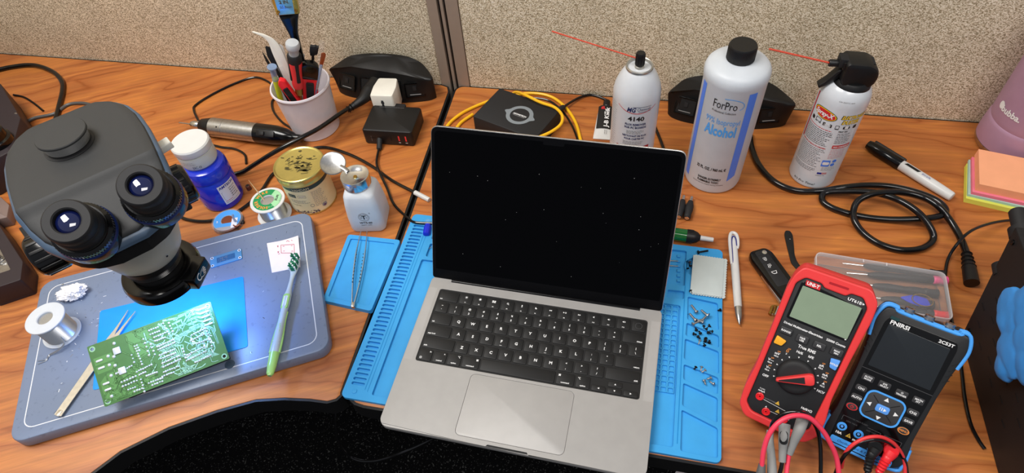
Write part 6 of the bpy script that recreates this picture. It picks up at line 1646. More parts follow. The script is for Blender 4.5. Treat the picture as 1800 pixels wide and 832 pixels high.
screw('longblack', 1245, 443, rad(200), 'long black screw above the grey cloth at the mat corner', None, 5.1)
screw('black', 1216, 518, 2.0, 'tiny black screw at the lower left corner of the grey cloth', None, 5.1)
q = U(1221, 468, 3)
m = MB()
for i in range(9): x_, y_, a_ = R_.uniform(-9, 4), R_.uniform(-8, 8), R_.random() * 6; m.tube([(x_, y_, 1.4), (x_ + 3 * cos(a_), y_ + 3 * sin(a_), 2.6)], 1.1, 'screw_black' if i % 2 else 'steel', 8, 3)
tag(one('loose_hardware', 'dark loose fasteners in the round mat recess under the cloth', 'screws', m, (q.x, q.y, 1.6)), kind='stuff')
for k, (px, py, lab) in enumerate(((1184, 460, 'upper bent steel pin in the narrow mat tray beside the laptop'), (1184, 469, 'lower bent steel pin in the narrow mat tray beside the laptop'))):
    q = U(px, py, 6); m = MB(); m.tube([(-8, 0, 0), (0, .6, 1), (6, 1.6, .6)], [1.0, 1.0, .8], 'chrome', 8); one('steel_pin', lab, 'pin', m, (q.x, q.y, 5.6), rad(-4))
# left trays of the mat
q = U(750, 410, 6); t = thing('blue_cap_tube', 'small clear tube with a royal blue cap in the top left mat tray', 'tube', (q.x + 1, q.y - 5, 2), rad(8))
m = MB(); XM = axis_m((0, 0, 5.6), (0, 1, 0)); m.lathe([(3, 0), (4.8, 1), (5.4, 10), (4.6, 19), (3, 20)], 'cap_blue', XM, 20)
for i in range(8): an_ = 2 * pi * i / 8; m.box(1, 1, 14, 'cap_blue', XM @ T(5 * cos(an_), 5 * sin(an_), 2, 0, 0, an_))
obj('cap', m, t)
m = MB(); m.lathe([(3.4, 18), (5.2, 21), (5.2, 27)], 'clear_plastic', XM, 20); obj('tube', m, t)
q = U(747, 441, 3); m = MB(); m.tube([(-6, -8, .4), (-2, -3, .8), (0, 0, 1.6), (4, 4, 1), (8, 9, .4)], .35, 'chrome', 6); m.lathe([(0, -2.4), (1.2, -2.2), (1.2, 2.2), (0, 2.4)], 'logo_red', axis_m((0, 0, 1.6), (.7, .7, 0)), 12); one('diode', 'tiny glass diode with bent leads in the small left mat tray', 'electronic part', m, (q.x, q.y, 2.1))

# ---- clear case of screwdrivers
CX, CY, CA = 429.5, 180.0, rad(-4.3)
t = thing('screwdriver_case', 'clear hinged plastic case behind the meters, tiny screwdrivers inside', 'case', (CX, CY, 0), CA)
m = MB(); m.plate(rrect(155, 72, 7, 5), [rrect(152, 69, 6, 5)], 1, 22, 'clear_plastic', None, .3); m.prism(rrect(155, 72, 7, 5), 0, 1.2, 'clear_plastic', None, .2); obj('tray', m, t)
m = MB(); m.plate(rrect(157, 74, 8, 5), [rrect(154, 71, 7, 5)], 18, 25, 'clear_edge', None, .5); m.prism(rrect(156, 73, 7.5, 5), 24.8, 26, 'clear_plastic', None, .5)
for x_ in (-20, 8): m.box(1.6, 5, .6, 'clear_edge', T(x_, 33, 26))
obj('lid', m, t)
CM = Matrix.Translation((CX, CY, 0)) @ Matrix.Rotation(CA, 4, 'Z')
for (ax0, ay0, ax1, ay1, capm, zz, lab) in ((1481, 463, 1657, 483, None, 8, 'small dark screwdriver nearest the wall inside the clear case'), (1488, 480, 1664, 494, 'pink_cap', 8, 'small dark screwdriver with a pink cap inside the clear case'),
        (1496, 497, 1648, 517, None, 7, 'small dark screwdriver in the middle of the clear case'), (1510, 520, 1640, 537, None, 7, 'small dark screwdriver just behind the red-capped one in the clear case'), (1530, 538, 1666, 556, 'red', 7, 'small dark screwdriver with a red cap inside the clear case')):
    p = U(ax0, ay0, zz); e_ = U(ax1, ay1, zz); d_ = e_ - p; ln = d_.length - 14; p = p + d_.normalized() * 14
    t2 = thing('small_screwdriver', lab, 'screwdriver', p, (0, 0, math.atan2(d_.y, d_.x)), 'screwdrivers in the clear case')
    XM = axis_m((0, 0, 0), (1, 0, 0))
    m = MB(); m.lathe([(.5, -14), (1.1, -10), (1.2, 14)], 'chrome', XM, 10); obj('shank', m, t2)
    m = MB(); m.lathe([(2.0, 12), (3.6, 17), (5.2, 30), (4.2, 50), (5.4, ln - 26), (4.8, ln - 17)], 'charcoal', XM, 18); obj('handle', m, t2)
    m = MB(); m.lathe([(4.4, ln - 17), (5.8, ln - 15), (5.2, ln - 8), (6, ln), (0, ln + .5)], capm or 'charcoal', XM, 20); obj('cap', m, t2)
p = CM @ Vector((-44, 9, 15.0)); m = MB(); m.box(14, 9, 3, 'grey_cap', T(-2, -4, 0), .6); m.prism(rrect(34, 6, 2, 3, 20, -5), 0, 2, 'button_dark', None, .6); one('suction_tool', 'dark handled pry tool with a grey block end inside the clear case', 'pry tool', m, p, CA + rad(-16))
p = CM @ Vector((42, -8, 14.2)); m = MB(); m.prism(rpoly([(-18, 0), (-2, 7), (14, 5), (18, -6), (4, -9), (-8, -6)], 3), 0, 1.4, 'jar_blue', None, .3); one('guitar_pick', 'blue triangular opening pick inside the clear case', 'pick', m, p, CA)
p = CM @ Vector((50, -8, 16.8)); m = MB(); m.tube([(10 * cos(a_) * 1.2, 9 * sin(a_), 0) for a_ in [k * pi / 5 for k in range(10)]], .7, 'brass', 6, 4, closed=True); one('wire_ring', 'thin brass wire ring over the blue pick in the clear case', 'ring', m, p, CA)

# ================================================================== INSTRUMENTS
def pose(o, yaw, pit, k):
    o_ = CAM + (Vector(o) - CAM) * k
    return o_, Matrix.Translation(o_) @ Matrix.Rotation(rad(yaw), 4, 'Z') @ Matrix.Rotation(rad(pit), 4, 'X')
# red multimeter: local x across, y along its face, z out of the face
KM_ = .955
mo, MM_ = pose((320.3, 54.2, 95), -20, 50, KM_)
t = thing('multimeter', 'red and black digital multimeter propped up on its stand', 'multimeter', mo, MM_.to_euler()); mm_t = t
k = KM_
def kk(P_, r=2): return rpoly([(x * k, y * k, *([q_ for q_ in rest])) for x, y, *rest in P_], r * k, 4)
OUT = [(-37, 60, 5), (33, 62, 5), (43.5, 50, 5), (45, 30), (43, -20), (43, -70), (47, -96), (46, -116, 4), (36, -130, 6), (-32, -130, 6), (-42, -118, 4), (-44, -96), (-42, -70), (-43, -20), (-45, 30), (-43, 48, 5)]
INN = [(-31, 49, 3), (-14, 49, 2), (-10, 45.5, 2), (12, 45.5, 2), (16, 50, 2), (28, 50.5, 3), (36, 41, 3), (36, -60), (35.5, -112, 3), (26, -121, 5), (-27, -121, 5), (-35.5, -112, 3), (-36, -60), (-38, 40, 3)]
m = MB(); m.prism(kk(OUT, 6), -38, -8, 'red_rubber', None, 1, botbev=6); m.plate(kk(OUT, 6), [kk(INN)], -8, 2.5, 'red_rubber', None, 1.6)
m.prism(kk([(-8, 54.4), (12, 55.2), (12, 52.8), (-8, 52.0)], .8), 2.4, 2.8, 'red_deep'); obj('holster', m, t)
m = MB(); m.prism(kk(INN), -10, 0, 'charcoal', None, .4)
P = flat(None, .15)
def X(v): return v * k
m.poly(kk([(-29.5, 47.0), (-14, 47.0), (-13, 41), (-28.5, 41)], .8), 'logo_red', flat(None, 1.5)); m.text('UNI-T', X(-21.2), X(42.4), X(3.6), 'white_print', flat(None, 1.65), w=X(13), bold=True)
m.text('UT61E+', X(23.5), X(42.6), X(3.0), 'white_print', flat(None, 1.6), w=X(17), bold=True)
m.text('Digital Multimeter-Electrician', X(-33), X(-8.2), X(2.4), 'white_print', P, 'L', w=X(42), bold=True); m.text('22000 Counts', X(33), X(-8.2), X(2.4), 'white_print', P, 'R', w=X(20), bold=True)
m.text('True RMS', X(-0.4), X(-28), X(3.4), 'white_print', P, w=X(19), bold=True)
D0 = Vector((0.8, -61))
for lab, x_, y_, mt, sub in (('OFF', -28, -75, 'white_print', ''), ('V~', -29, -64.5, 'white_print', 'REL%'), ('V\u2014', -29.5, -55, 'white_print', 'REL%'), ('mV', -26, -45, 'white_print', 'REL%'), ('\u03a9', -17.5, -37.5, 'orange_print', '))'), ('Hz%', -5.5, -33.5, 'white_print', ''), ('hFE', 6.8, -33.5, 'white_print', ''),
        ('\u03bcA', 20, -37.5, 'white_print', 'REL%'), ('mA', 27, -46, 'white_print', 'REL%'), ('A', 29, -56, 'white_print', 'REL%'), ('NCV', 30, -66, 'white_print', '')):
    m.text(lab, X(x_), X(y_ - .8), X(2.7), mt, P, bold=True)
    if sub: m.text(sub, X(x_), X(y_ - 3.6), X(1.5), 'white_print', P, bold=True); m.text('LPF', X(x_ + 1), X(y_ + 2.6), X(1.5), 'orange_print', P, bold=True)
    v = Vector((x_, y_)) - D0; a_ = math.atan2(v.y, v.x); x2, y2 = D0.x + 22.8 * cos(a_), D0.y + 22.8 * sin(a_)
    m.poly([(X(x2 + 1.2 * cos(a_ + q_)), X(y2 + 1.2 * sin(a_ + q_))) for q_ in (pi, pi + 2.3, pi - 2.3)], 'white_print', P)
for (x_, y_) in ((-4.5, -99), (-1, -108)): m.poly([(X(x_ - 2.6), X(y_ - 2)), (X(x_ + 2.6), X(y_ - 2)), (X(x_), X(y_ + 2.6))], 'tri_yellow', P)
m.line((X(-20), X(-102)), (X(6), X(-104)), .4, 'white_print', P); m.line((X(-10), X(-112)), (X(4), X(-112)), .4, 'white_print', P)
m.text('10A MAX FUSED', X(-13), X(-100.4), X(1.3), 'dim_print', P); m.text('mA\u03bcA', X(-25), X(-94.5), X(2), 'white_print', P, bold=True); m.text('FUSED', X(-25), X(-91.6), X(1.5), 'white_print', P); m.text('A', X(-14), X(-110), X(2), 'white_print', P, bold=True)
m.text('Hz%V\u03a9', X(25), X(-93), X(2.6), 'white_print', P, bold=True); m.text('1000V MAX', X(8), X(-113), X(1.6), 'white_print', P); m.text('COM', X(8), X(-108.5), X(2), 'white_print', P, bold=True)
face = obj('face', m, t)
m = MB(); SC = kk([(-36.0, 41), (-31, 46.2), (30, 40.2), (34, 36), (32.5, -1.5), (-33, -1.5)], 2)
m.prism(kk([(-33, 43), (-27, 45), (32, 39.5), (33.5, 36), (31.5, -1), (-33, -1)], 2), 0, 1.2, 'black_gloss', None, .3)
m.poly(kk([(-30.5, 39.6), (31, 39.6), (31, 1.5), (-30.5, 1.5)], 1), 'lcd', flat(None, 1.35)); m.poly([(X(29), X(0)), (X(31), X(.8)), (X(29), X(1.6))], 'white_print', flat(None, 1.4)); obj('display', m, t)
def btn(par, pts, mt, label=None, z=2.6, h=2.2, sub=None, tm='white_print', r=1.6, nm='button', wd=None):
    m = MB(); pp = kk(pts, r); m.prism(pp, 0, z, mt, None, .7); cx_ = sum(p[0] for p in pts) / len(pts) * k; cy_ = sum(p[1] for p in pts) / len(pts) * k
    if label: m.text(label, cx_, cy_ - (h * .5 * k if not sub else -.3), h * k, tm, flat(None, z + .15), bold=True, w=wd)
    if sub: m.text(sub, cx_, cy_ - h * k - .3, h * k * .9, tm, flat(None, z + .15), bold=True)
    return obj(nm, m, par)
def quad(cx_, cy_, w_, h_, sk=0): return [(cx_ - w_ / 2, cy_ - h_ / 2 + sk), (cx_ + w_ / 2, cy_ - h_ / 2 - sk), (cx_ + w_ / 2, cy_ + h_ / 2 - sk), (cx_ - w_ / 2, cy_ + h_ / 2 + sk)]
btn(t, quad(-27.3, -15.5, 13, 7.6), 'button_dark', 'RANGE'); btn(t, quad(-9, -17.2, 12.5, 9), 'button_dark', 'Hz%', sub='USB', h=2.2); btn(t, quad(9.2, -16.8, 12.5, 8), 'button_dark', 'REL'); btn(t, quad(27.2, -15.9, 12.5, 8.6), 'button_dark', 'MAX', sub='MIN', h=2.0)
btn(t, [(-34.5, -34), (-25.5, -34), (-22.5, -26.5), (-34, -24)], 'amber'); btn(t, [(34, -36), (27, -35), (24.5, -24.5), (34.5, -23)], 'button_blue', 'HOLD', h=2.1)
m = MB(); m.lathe([(X(20.5), 0), (X(20.5), 1.5), (X(19), 4.5), (X(17), 5.8), (X(14), 6.2), (0, 6.2)], 'black_soft', T(X(.8), X(-61), 0), 56); dl = obj('dial', m, t)
m = MB(); KN = T(X(.8), X(-61), 0, 0, 0, rad(27)); 
m.prism([(x * k, y * k) for x, y in rpoly([(-20, -1.6), (-20, 1.6), (15, 6.5), (19, 5.5), (20, 0), (19, -5.5), (15, -6.5)], 2)], 6, 14, 'red_rubber', KN @ T(0, 0, 0), 1.5)
m.prism([(x * k, y * k) for x, y in rpoly([(-17, -.5), (-17, .5), (10, 3.8), (10, -3.8)], .5)], 13.9, 14.3, 'charcoal', KN); obj('pointer', m, dl)
for (x_, y_) in ((-24.5, -100.5), (-12, -114.5), (8, -114), (24, -99)):
    m = MB(); m.lathe([(4.6 * k, 0), (4.6 * k, 1.2), (3.8 * k, 1.6), (3.4 * k, 1.2), (3.0 * k, .2), (2.2 * k, .2), (1.8 * k, 1.4), (1.2 * k, 1.4), (1.0 * k, -.0), (0, 0)], 'red', T(X(x_), X(y_), 0), 28); obj('jack', m, t)
# rear stand
m = MB(); bk = MM_.inverted(); top_b = Vector((0, X(20), -38)); g_ = MM_ @ top_b; foot_ = bk @ Vector((g_.x + .342 * 46, g_.y + .94 * 46, 2))
for s_ in (-1, 1): m.tube([top_b + Vector((s_ * 24, 0, 0)), foot_ + Vector((s_ * 24, 0, 0))], 2.2, 'charcoal', 8, 2)
m.tube([foot_ + Vector((-24, 0, 0)), foot_ + Vector((24, 0, 0))], 2.2, 'charcoal', 8, 2); obj('stand', m, t)

# handheld oscilloscope
KS = .93
so, SM_ = pose((412.7, 26.0, 50), -20.3, 51.8, KS)
t = thing('handheld_oscilloscope', 'black handheld oscilloscope meter with sky-blue corner bumpers, right of the red meter', 'oscilloscope', so, SM_.to_euler()); k = KS
OUT = [(-40, 77, 6), (-30, 78, 3), (-27, 75, 2), (30, 75, 2), (33, 78, 3), (41, 77, 8), (46, 62, 8), (44, 40, 8), (42.5, 28, 3), (41, 0), (41, -58, 6), (43, -70, 4), (44, -88, 8), (34, -98, 7), (-34, -98, 7), (-43, -88, 8), (-42.5, -66, 4), (-41, -56, 6), (-41, 0), (-42.5, 28, 3), (-44, 40, 8), (-46, 62, 8)]
m = MB(); m.prism(kk(OUT, 4), -33, 0, 'charcoal', None, 2.4, botbev=5); 
m.prism(kk([(-33, 67), (33, 67), (36, 60), (36, 8), (34, -92), (-34, -92), (-36, 8), (-36, 60)], 4), -.2, .7, 'black_gloss', None, .3)
P = flat(None, .85)
m.text('FNIRSI', X(-21.5), X(60.2), X(4.4), 'white_print', P, w=X(19), bold=True); m.text('2C53T', X(24.5), X(60.4), X(3.4), 'white_print', P, w=X(15), bold=True); m.poly(kk([(-33, 69), (-24, 69), (-24, 65.5), (-33, 65.5)], .6), 'tin_green', P)
m.line((X(-36), X(2.5)), (X(36), X(2.5)), .5, 'dark_print', P)
for s_ in (-1, 1):
    for i in range(4): m.line((X(s_ * 38), X(20 + i * 7)), (X(s_ * 43), X(25 + i * 7)), .9, 'well_black', flat(None, .05))
m.text('10A', X(-27.3), X(-83.6), X(3.0), 'white_print', P, bold=True); m.text('mA', X(-9), X(-84), X(3.0), 'white_print', P, bold=True); m.text('COM', X(9), X(-78), X(2.6), 'white_print', P, bold=True)
m.poly([(X(-20), X(-83)), (X(-14), X(-83)), (X(-17), X(-77.6))], 'tri_yellow', P); m.text('!', X(-17), X(-82.3), X(2.8), 'body_black_text', flat(None, 1.0), bold=True)
for a, b in (((-31, -66), (-31, -60)), ((-31, -60), (-22, -60)), ((-4, -62), (10, -62)), ((10, -62), (10, -70)), ((14, -66), (14, -62)), ((14, -62), (32, -62)), ((32, -62), (32, -72))): m.line((X(a[0]), X(a[1])), (X(b[0]), X(b[1])), .4, 'dark_print', P)
m.text('10A MAX FUSED', X(-13), X(-60.8), X(1.7), 'dark_print', P); m.text('250V MAX', X(-20), X(-66), X(1.9), 'dark_print', P); m.text('600V CAT III', X(2), X(-66), X(1.6), 'dark_print', P)
m.poly(kk([(-33, -87.5), (33, -87.5), (33, -95.5), (-33, -95.5)], 2), 'scope_skyblue', flat(None, .95)); m.text('Oscilloscope & Multimeter', 0, X(-93), X(2.9), 'navy_text', flat(None, 1.1), w=X(50), shear=.2)
obj('case', m, t)
m = MB()
tb_ = [(-44.8, 40), (-47.5, 62), (-42, 78.5), (-30, 79.5), (-27, 76.4), (30, 76.4), (33, 79.5), (42, 78.5), (47.5, 62), (45.4, 40)]
m.tube([(X(x) * .975, X(y) * .99, -1.6) for x, y in tb_], 1.9, 'scope_skyblue', 10, 5); m.tube([(X(x) * .97, X(y) * .985, -8) for x, y in tb_], 2.2, 'scope_skyblue', 10, 5)
obj('top_bumper', m, t)
m = MB(); bb_ = [(-43.8, -68), (-44.6, -88), (-35, -99.3), (35, -99.3), (44.6, -88), (43.8, -68)]
m.tube([(X(x) * .98, X(y) * .99, -3) for x, y in bb_], 1.9, 'scope_skyblue', 10, 5); m.tube([(X(x) * .98, X(y) * .99, -12) for x, y in bb_], 2.2, 'scope_skyblue', 10, 5); obj('bottom_bumper', m, t)
m = MB(); m.prism(kk([(-31.5, 59.5), (30, 58), (31.5, 7), (-32, 7)], 1.2), .5, 1.1, 'lcd_off', None, .2); obj('screen', m, t)
for x_, y_, w_, a_, b_ in ((-26, -7.2, 12.5, 'AUTO', 'MODE'), (-8.6, -7.4, 12.5, 'SYS', 'SELECT'), (9.6, -8.8, 12.5, 'O', 'TRIGGER'), (26.5, -8.6, 11.5, 'MATH', 'FFT')):
    btn(t, quad(x_, y_, w_, 7.8), 'button_dark', a_, h=2.0, sub=b_, z=2.2)
for x_, y_, a_ in ((-27.5, -21.5, 'CH1'), (-27.5, -33.5, 'AUTO'), (27.3, -23.5, 'CH2'), (27.3, -35, 'SAVE')): btn(t, quad(x_, y_, 12, 7.2), 'button_dark', a_, h=2.6, z=2.2, r=3)
def oval(cx_, cy_, mt, lab, col):
    m = MB(); o1 = [(X(cx_) + X(6.4) * cos(2 * pi * i / 28), X(cy_) + X(4.4) * sin(2 * pi * i / 28)) for i in range(28)]; m.prism(o1, 0, 2.4, 'button_dark', None, .6)
    o2 = [(X(cx_) + (p[0] - X(cx_)) * .92, X(cy_) + (p[1] - X(cy_)) * .92) for p in o1]; o3 = [(X(cx_) + (p[0] - X(cx_)) * .74, X(cy_) + (p[1] - X(cy_)) * .74) for p in o1]
    m.ring2(o2, o3, mt, flat(None, 2.55)); 
    if lab: m.text(lab, X(cx_), X(cy_ - 1), X(2.2), col, flat(None, 2.6), bold=True)
    else: m.ring2(circ(1.7, 16, X(cx_), X(cy_)), circ(1.2, 16, X(cx_), X(cy_)), col, flat(None, 2.6)); m.line((X(cx_), X(cy_)), (X(cx_), X(cy_ + 2)), .5, col, flat(None, 2.7))
    obj('button', m, t)
oval(-27.5, -46, 'logo_red', None, 'logo_red'); oval(27.3, -47.5, 'orange_print', 'MENU', 'orange_print')
PC = Vector((0, -34)); m = MB()
ro_, ri_ = rrect(X(41), X(35), X(9), 6, X(PC.x), X(PC.y)), rrect(X(37), X(31), X(7.4), 6, X(PC.x), X(PC.y))
m.plate(ro_, [ri_], .5, 2.2, 'scope_skyblue', None, .3); m.prism(ri_, .2, 2.0, 'button_dark', None, .4); 
for a_ in (45, 135, 225, 315): m.line((X(PC.x) + 8 * cos(rad(a_)), X(PC.y) + 7 * sin(rad(a_))), (X(PC.x) + 18 * cos(rad(a_)), X(PC.y) + 15 * sin(rad(a_))), .9, 'well_black', flat(None, 2.1))
for dx_2, dy_2, a_ in ((0, 11.4, 90), (0, -11.4, 270), (-13.6, 0, 180), (13.6, 0, 0)):
    c_ = (X(PC.x + dx_2), X(PC.y + dy_2)); m.poly([(c_[0] + 2.8 * cos(rad(a_ + q_)), c_[1] + 2.8 * sin(rad(a_ + q_))) for q_ in (0, 120, 240)], 'white_print', flat(None, 2.2))
obj('navigation_pad', m, t)
m = MB(); m.prism(rrect(X(14), X(9), X(2.4), 4, X(PC.x), X(PC.y)), 1.8, 3.4, 'button_blue', None, .5)
for x_ in (-2.6, -.4): m.line((X(PC.x + x_), X(PC.y - 1.8)), (X(PC.x + x_), X(PC.y + 1.8)), .8, 'white_print', flat(None, 3.5))
m.poly([(X(PC.x + 1.2), X(PC.y + 2)), (X(PC.x + 1.2), X(PC.y - 2)), (X(PC.x + 4.2), X(PC.y))], 'white_print', flat(None, 3.5)); obj('run_button', m, t)
for x_, y_ in ((-27.3, -73.5), (-9, -74), (9.8, -84), (27, -83.5)):
    m = MB(); m.lathe([(5.2 * k, .6), (5.2 * k, 1.2), (4.4 * k, 1.3, 'scope_skyblue'), (4.2 * k, 2.0, 'scope_skyblue'), (2.8 * k, 2.0, 'scope_skyblue'), (2.6 * k, .8, 'black'), (1.6 * k, .8, 'black'), (1.4 * k, 1.6, 'button_blue'), (0, 1.6, 'button_blue')], 'black', T(X(x_), X(y_), 0), 28); obj('jack', m, t)
for x_ in (-18, 2, 22):
    m = MB(); m.lathe([(5.5, 0), (5.5, 3), (4.6, 3.5), (4.6, 6.5), (2.4, 6.5), (2.4, 3), (0, 3)], 'steel', axis_m((X(x_), X(75), -10), (0, 1, 0)), 20); obj('probe_socket', m, t)
m = MB(); bk = SM_.inverted(); top_b = Vector((0, X(40), -33)); g_ = SM_ @ top_b; foot_ = bk @ Vector((g_.x + .347 * 42, g_.y + .938 * 42, 2))
for s_ in (-1, 1): m.tube([top_b + Vector((s_ * 20, 0, 0)), foot_ + Vector((s_ * 20, 0, 0))], 2.2, 'charcoal', 8, 2)
m.tube([foot_ + Vector((-20, 0, 0)), foot_ + Vector((20, 0, 0))], 2.2, 'charcoal', 8, 2); obj('stand', m, t)

# ---- test leads
def lp(x, y): return (1300 + x / 3.585, 600 + y / 3.585)
def sp_(x, y): return (1440 + x / 4.332, 640 + y / 4.332)
def hang(P_):
    e = P_[-1]; d_ = (P_[-1] - P_[-2]).normalized(); return P_ + [e + Vector((d_.x * 25, -28, -14)), e + Vector((d_.x * 40, -52, -60)), e + Vector((d_.x * 45, -58, -130))]
def lead(name, label, cpts, r, cm, plugs):
    if len(cpts) != 10 or cpts[-1].y < cpts[0].y - 5: cpts = hang(cpts)
    t = thing(name, label, 'test lead', (0, 0, 0))
    m = MB(); m.tube(cpts, r, cm, 12); obj('cable', m, t)
    for pts_, rr_, pm, ins in plugs:
        m = MB(); m.tube(pts_, rr_, pm, 16, 6, flat=.85)
        if ins:
            a, b = pts_[0], pts_[-1]; d_ = (b - a).normalized(); c_ = a.lerp(b, .32); up_ = (CAM - c_).normalized(); side_ = d_.cross(up_).normalized(); nn = side_.cross(d_); nn = nn if nn.dot(CAM - c_) > 0 else -nn; side_ = d_.cross(nn)
            Mx = Matrix((side_, d_, nn)).transposed().to_4x4(); Mx.translation = c_ + nn * (rr_[0] * 1.02)
            m.prism(rrect(rr_[0] * 1.35, rr_[0] * 2.4, rr_[0] * .6, 4), 0, 1.2, ins, Mx, .4)
        for j in range(3):
            a, b = pts_[0], pts_[-1]; c_ = a.lerp(b, .62 + j * .06); m.lathe([(rr_[-1] * 1.05, -.6), (rr_[-1] * 1.2, 0), (rr_[-1] * 1.05, .6)], pm, axis_m(c_, b - a), 14) if False else None
        obj('plug', m, t)
    return t
def Lp(x, y, z): return U(*lp(x, y), z)
def Sp(x, y, z): return U(*sp_(x, y), z)
lead('red_test_lead', 'pink-red test lead arching from a grey plug over the foot of the red meter', [Lp(140, 790, 46), Lp(152, 690, 60), Lp(185, 590, 74), Lp(250, 510, 84), Lp(340, 470, 88), Lp(440, 485, 84), Lp(520, 560, 72), Lp(575, 650, 58), Lp(612, 740, 44), Lp(628, 850, 30)], 2.6, 'pink_cable',
     [([Lp(142, 775, 47), Lp(135, 830, 42), Lp(125, 890, 36)], [3.4, 4.8, 5.6], 'lead_dark', None)])
lead('red_test_lead', 'pink-red test lead hanging from the red-buttoned grey plug of the meter', [Lp(312, 705, 44), Lp(302, 770, 38), Lp(294, 850, 32)], 2.5, 'pink_cable',
     [([Lp(398, 492, 70), Lp(375, 560, 68), Lp(340, 640, 56), Lp(314, 712, 45)], [6.2, 5.8, 4.2, 3.4], 'lead_grey', 'red')])
lead('black_test_lead', 'black test lead hanging from the black-buttoned grey plug of the meter', [Lp(270, 755, 40), Lp(262, 800, 36), Lp(248, 860, 30)], 2.2, 'cable_black',
     [([Lp(284, 524, 64), Lp(280, 600, 60), Lp(272, 680, 49), Lp(269, 762, 41)], [6.0, 5.6, 4.2, 3.6], 'lead_grey', 'black')])
lead('black_test_lead', 'black test lead arching beside the pink one into a grey in-line connector', [Lp(192, 572, 52), Lp(210, 515, 66), Lp(255, 470, 76), Lp(320, 448, 82), Lp(385, 452, 84), Lp(440, 478, 74), Lp(490, 560, 58), Lp(508, 660, 40), Lp(512, 760, 26), Lp(512, 860, 14)], 2.2, 'cable_black',
     [([Lp(193, 562, 52), Lp(190, 640, 46), Lp(200, 720, 40), Lp(206, 850, 32)], [3.6, 4.4, 4.2, 5.4], 'lead_grey', None)])
def eplug(head, neck, end, mt):
    return [([head, neck.lerp(head, .35), neck, neck.lerp(end, .5), end], [6.8, 5.4, 4.6, 4.0, 3.4], mt, None)]
sj1 = SM_ @ Vector((X(9.8), X(-84), 1)); 
lead('black_probe_lead', 'black probe lead looping over the foot of the oscilloscope meter', [Sp(370, 810, 26), Sp(350, 870, 22)] , 2.0, 'cable_black', eplug(Sp(425, 645, 46), Sp(395, 700, 42), Sp(365, 820, 30), 'black'))
lead('red_probe_lead', 'red probe lead plugged into the foot of the oscilloscope meter', [Sp(455, 820, 26), Sp(430, 870, 22)], 2.0, 'red_rubber', eplug(Sp(550, 672, 46), Sp(510, 730, 42), Sp(450, 830, 30), 'red'))
for p, c_ in ((Sp(425, 640, 50), 'black'), (Sp(550, 668, 50), 'red')):
    par = bpy.data.objects['black_probe_lead' if c_ == 'black' else 'red_probe_lead']
    m = MB(); MMm = SM_.copy(); MMm.translation = p; m.lathe([(6.2, -11), (7.2, -9), (7.2, -1), (6.2, 0), (0, 0)], c_, MMm, 36); obj('plug_head', m, par)
    m = MB(); nk = (Sp(395, 700, 42), Sp(365, 820, 30)) if c_ == 'black' else (Sp(510, 730, 42), Sp(450, 830, 30))
    for j in range(5): m.lathe([(3.8, -1.2), (5.4 - j * .3, 0), (3.8, 1.2)], c_, axis_m(nk[0].lerp(nk[1], .08 + j * .2), nk[1] - nk[0]), 16)
    obj('strain_relief', m, par)
t = thing('probe_cable_loop', 'red cable arch in front of the oscilloscope sockets', 'cable', (0, 0, 0)); m = MB()
m.tube([Sp(170, 790, 24), Sp(190, 700, 44), Sp(240, 630, 58), Sp(320, 578, 66), Sp(400, 556, 70), Sp(480, 560, 68), Sp(560, 600, 60), Sp(620, 670, 48), Sp(648, 750, 36), Sp(655, 860, 24)], 1.9, 'red_rubber', 12); obj('cable', m, t)
t = thing('probe_cable_loop', 'black cable arch just below the red one at the oscilloscope sockets', 'cable', (0, 0, 0)); m = MB()
m.tube([Sp(118, 850, 18), Sp(150, 770, 32), Sp(200, 690, 48), Sp(280, 620, 60), Sp(370, 582, 66), Sp(450, 578, 66), Sp(540, 606, 58), Sp(615, 680, 46), Sp(655, 750, 36), Sp(672, 860, 22)], 2.0, 'cable_black', 12); obj('cable', m, t)

# ================================================================== POWER SUPPLY AND GLOVE
t = thing('bench_power_supply', 'large matte black power supply with slotted side at the right edge', 'power supply', (522, 0, 0), 0)
sd = [(132, 0), (184, 152), (-60, 152), (-66, 120), (-62, 12), (-52, 0)]       # y, z of the side panel
n = len(sd); vs = [(0, y, z) for y, z in sd] + [(4, y * .99, z * .985 + 1) for y, z in sd]; 
m = MB(); sdr = rpoly(sd, 4, 4); PM = Matrix(((0, 0, 1, 0), (1, 0, 0, 0), (0, 1, 0, 0), (0, 0, 0, 1)))
m.prism(sdr, 0, 175, 'psu_black', PM, 1.6)
obj('case', m, t)
m = MB(); ps = lambda x, y: Vector((-.25, x, y))
for r_ in range(4):
    for c_ in range(7):
        for (oy, oz) in ((0, 0),):
            y_ = 118 - c_ * 24 + r_ * 10; z_ = 110 - r_ * 26 + (c_ % 2) * 9
            if -45 < y_ < 130 + z_ * .25 and 12 < z_ < 140:
                m.prism(rrect(11, 1.5, .7, 2, y_, z_), -.3, .35, 'well_black', Matrix(((0, 0, -1, 0), (1, 0, 0, 0), (0, 1, 0, 0), (0, 0, 0, 1)))); 
obj('vent_slots', m, t)
for y_, z_ in ((170, 140), (128, 20), (-50, 14), (-54, 140)):
    m = MB(); m.lathe([(3.2, 0), (3, 1.4), (1.4, 1.8), (0, 1.2)], 'black_gloss', Matrix(((0, 0, -1, 0), (1, 0, 0, y_), (0, 1, 0, z_), (0, 0, 0, 1))), 18); obj('screw', m, t)
m = MB(); a = MMm = axis_m((14, 180, 138), (0, 1, .18)); m.lathe([(13, 0), (13, 12), (9, 14), (9, 34), (7.5, 36), (0, 36)], 'black_soft', a, 28); m.lathe([(11, 0), (11, 14), (0, 14)], 'black_soft', axis_m((10, 158, 96), (0, 1, .2)), 24); obj('fuse_holder', m, t)
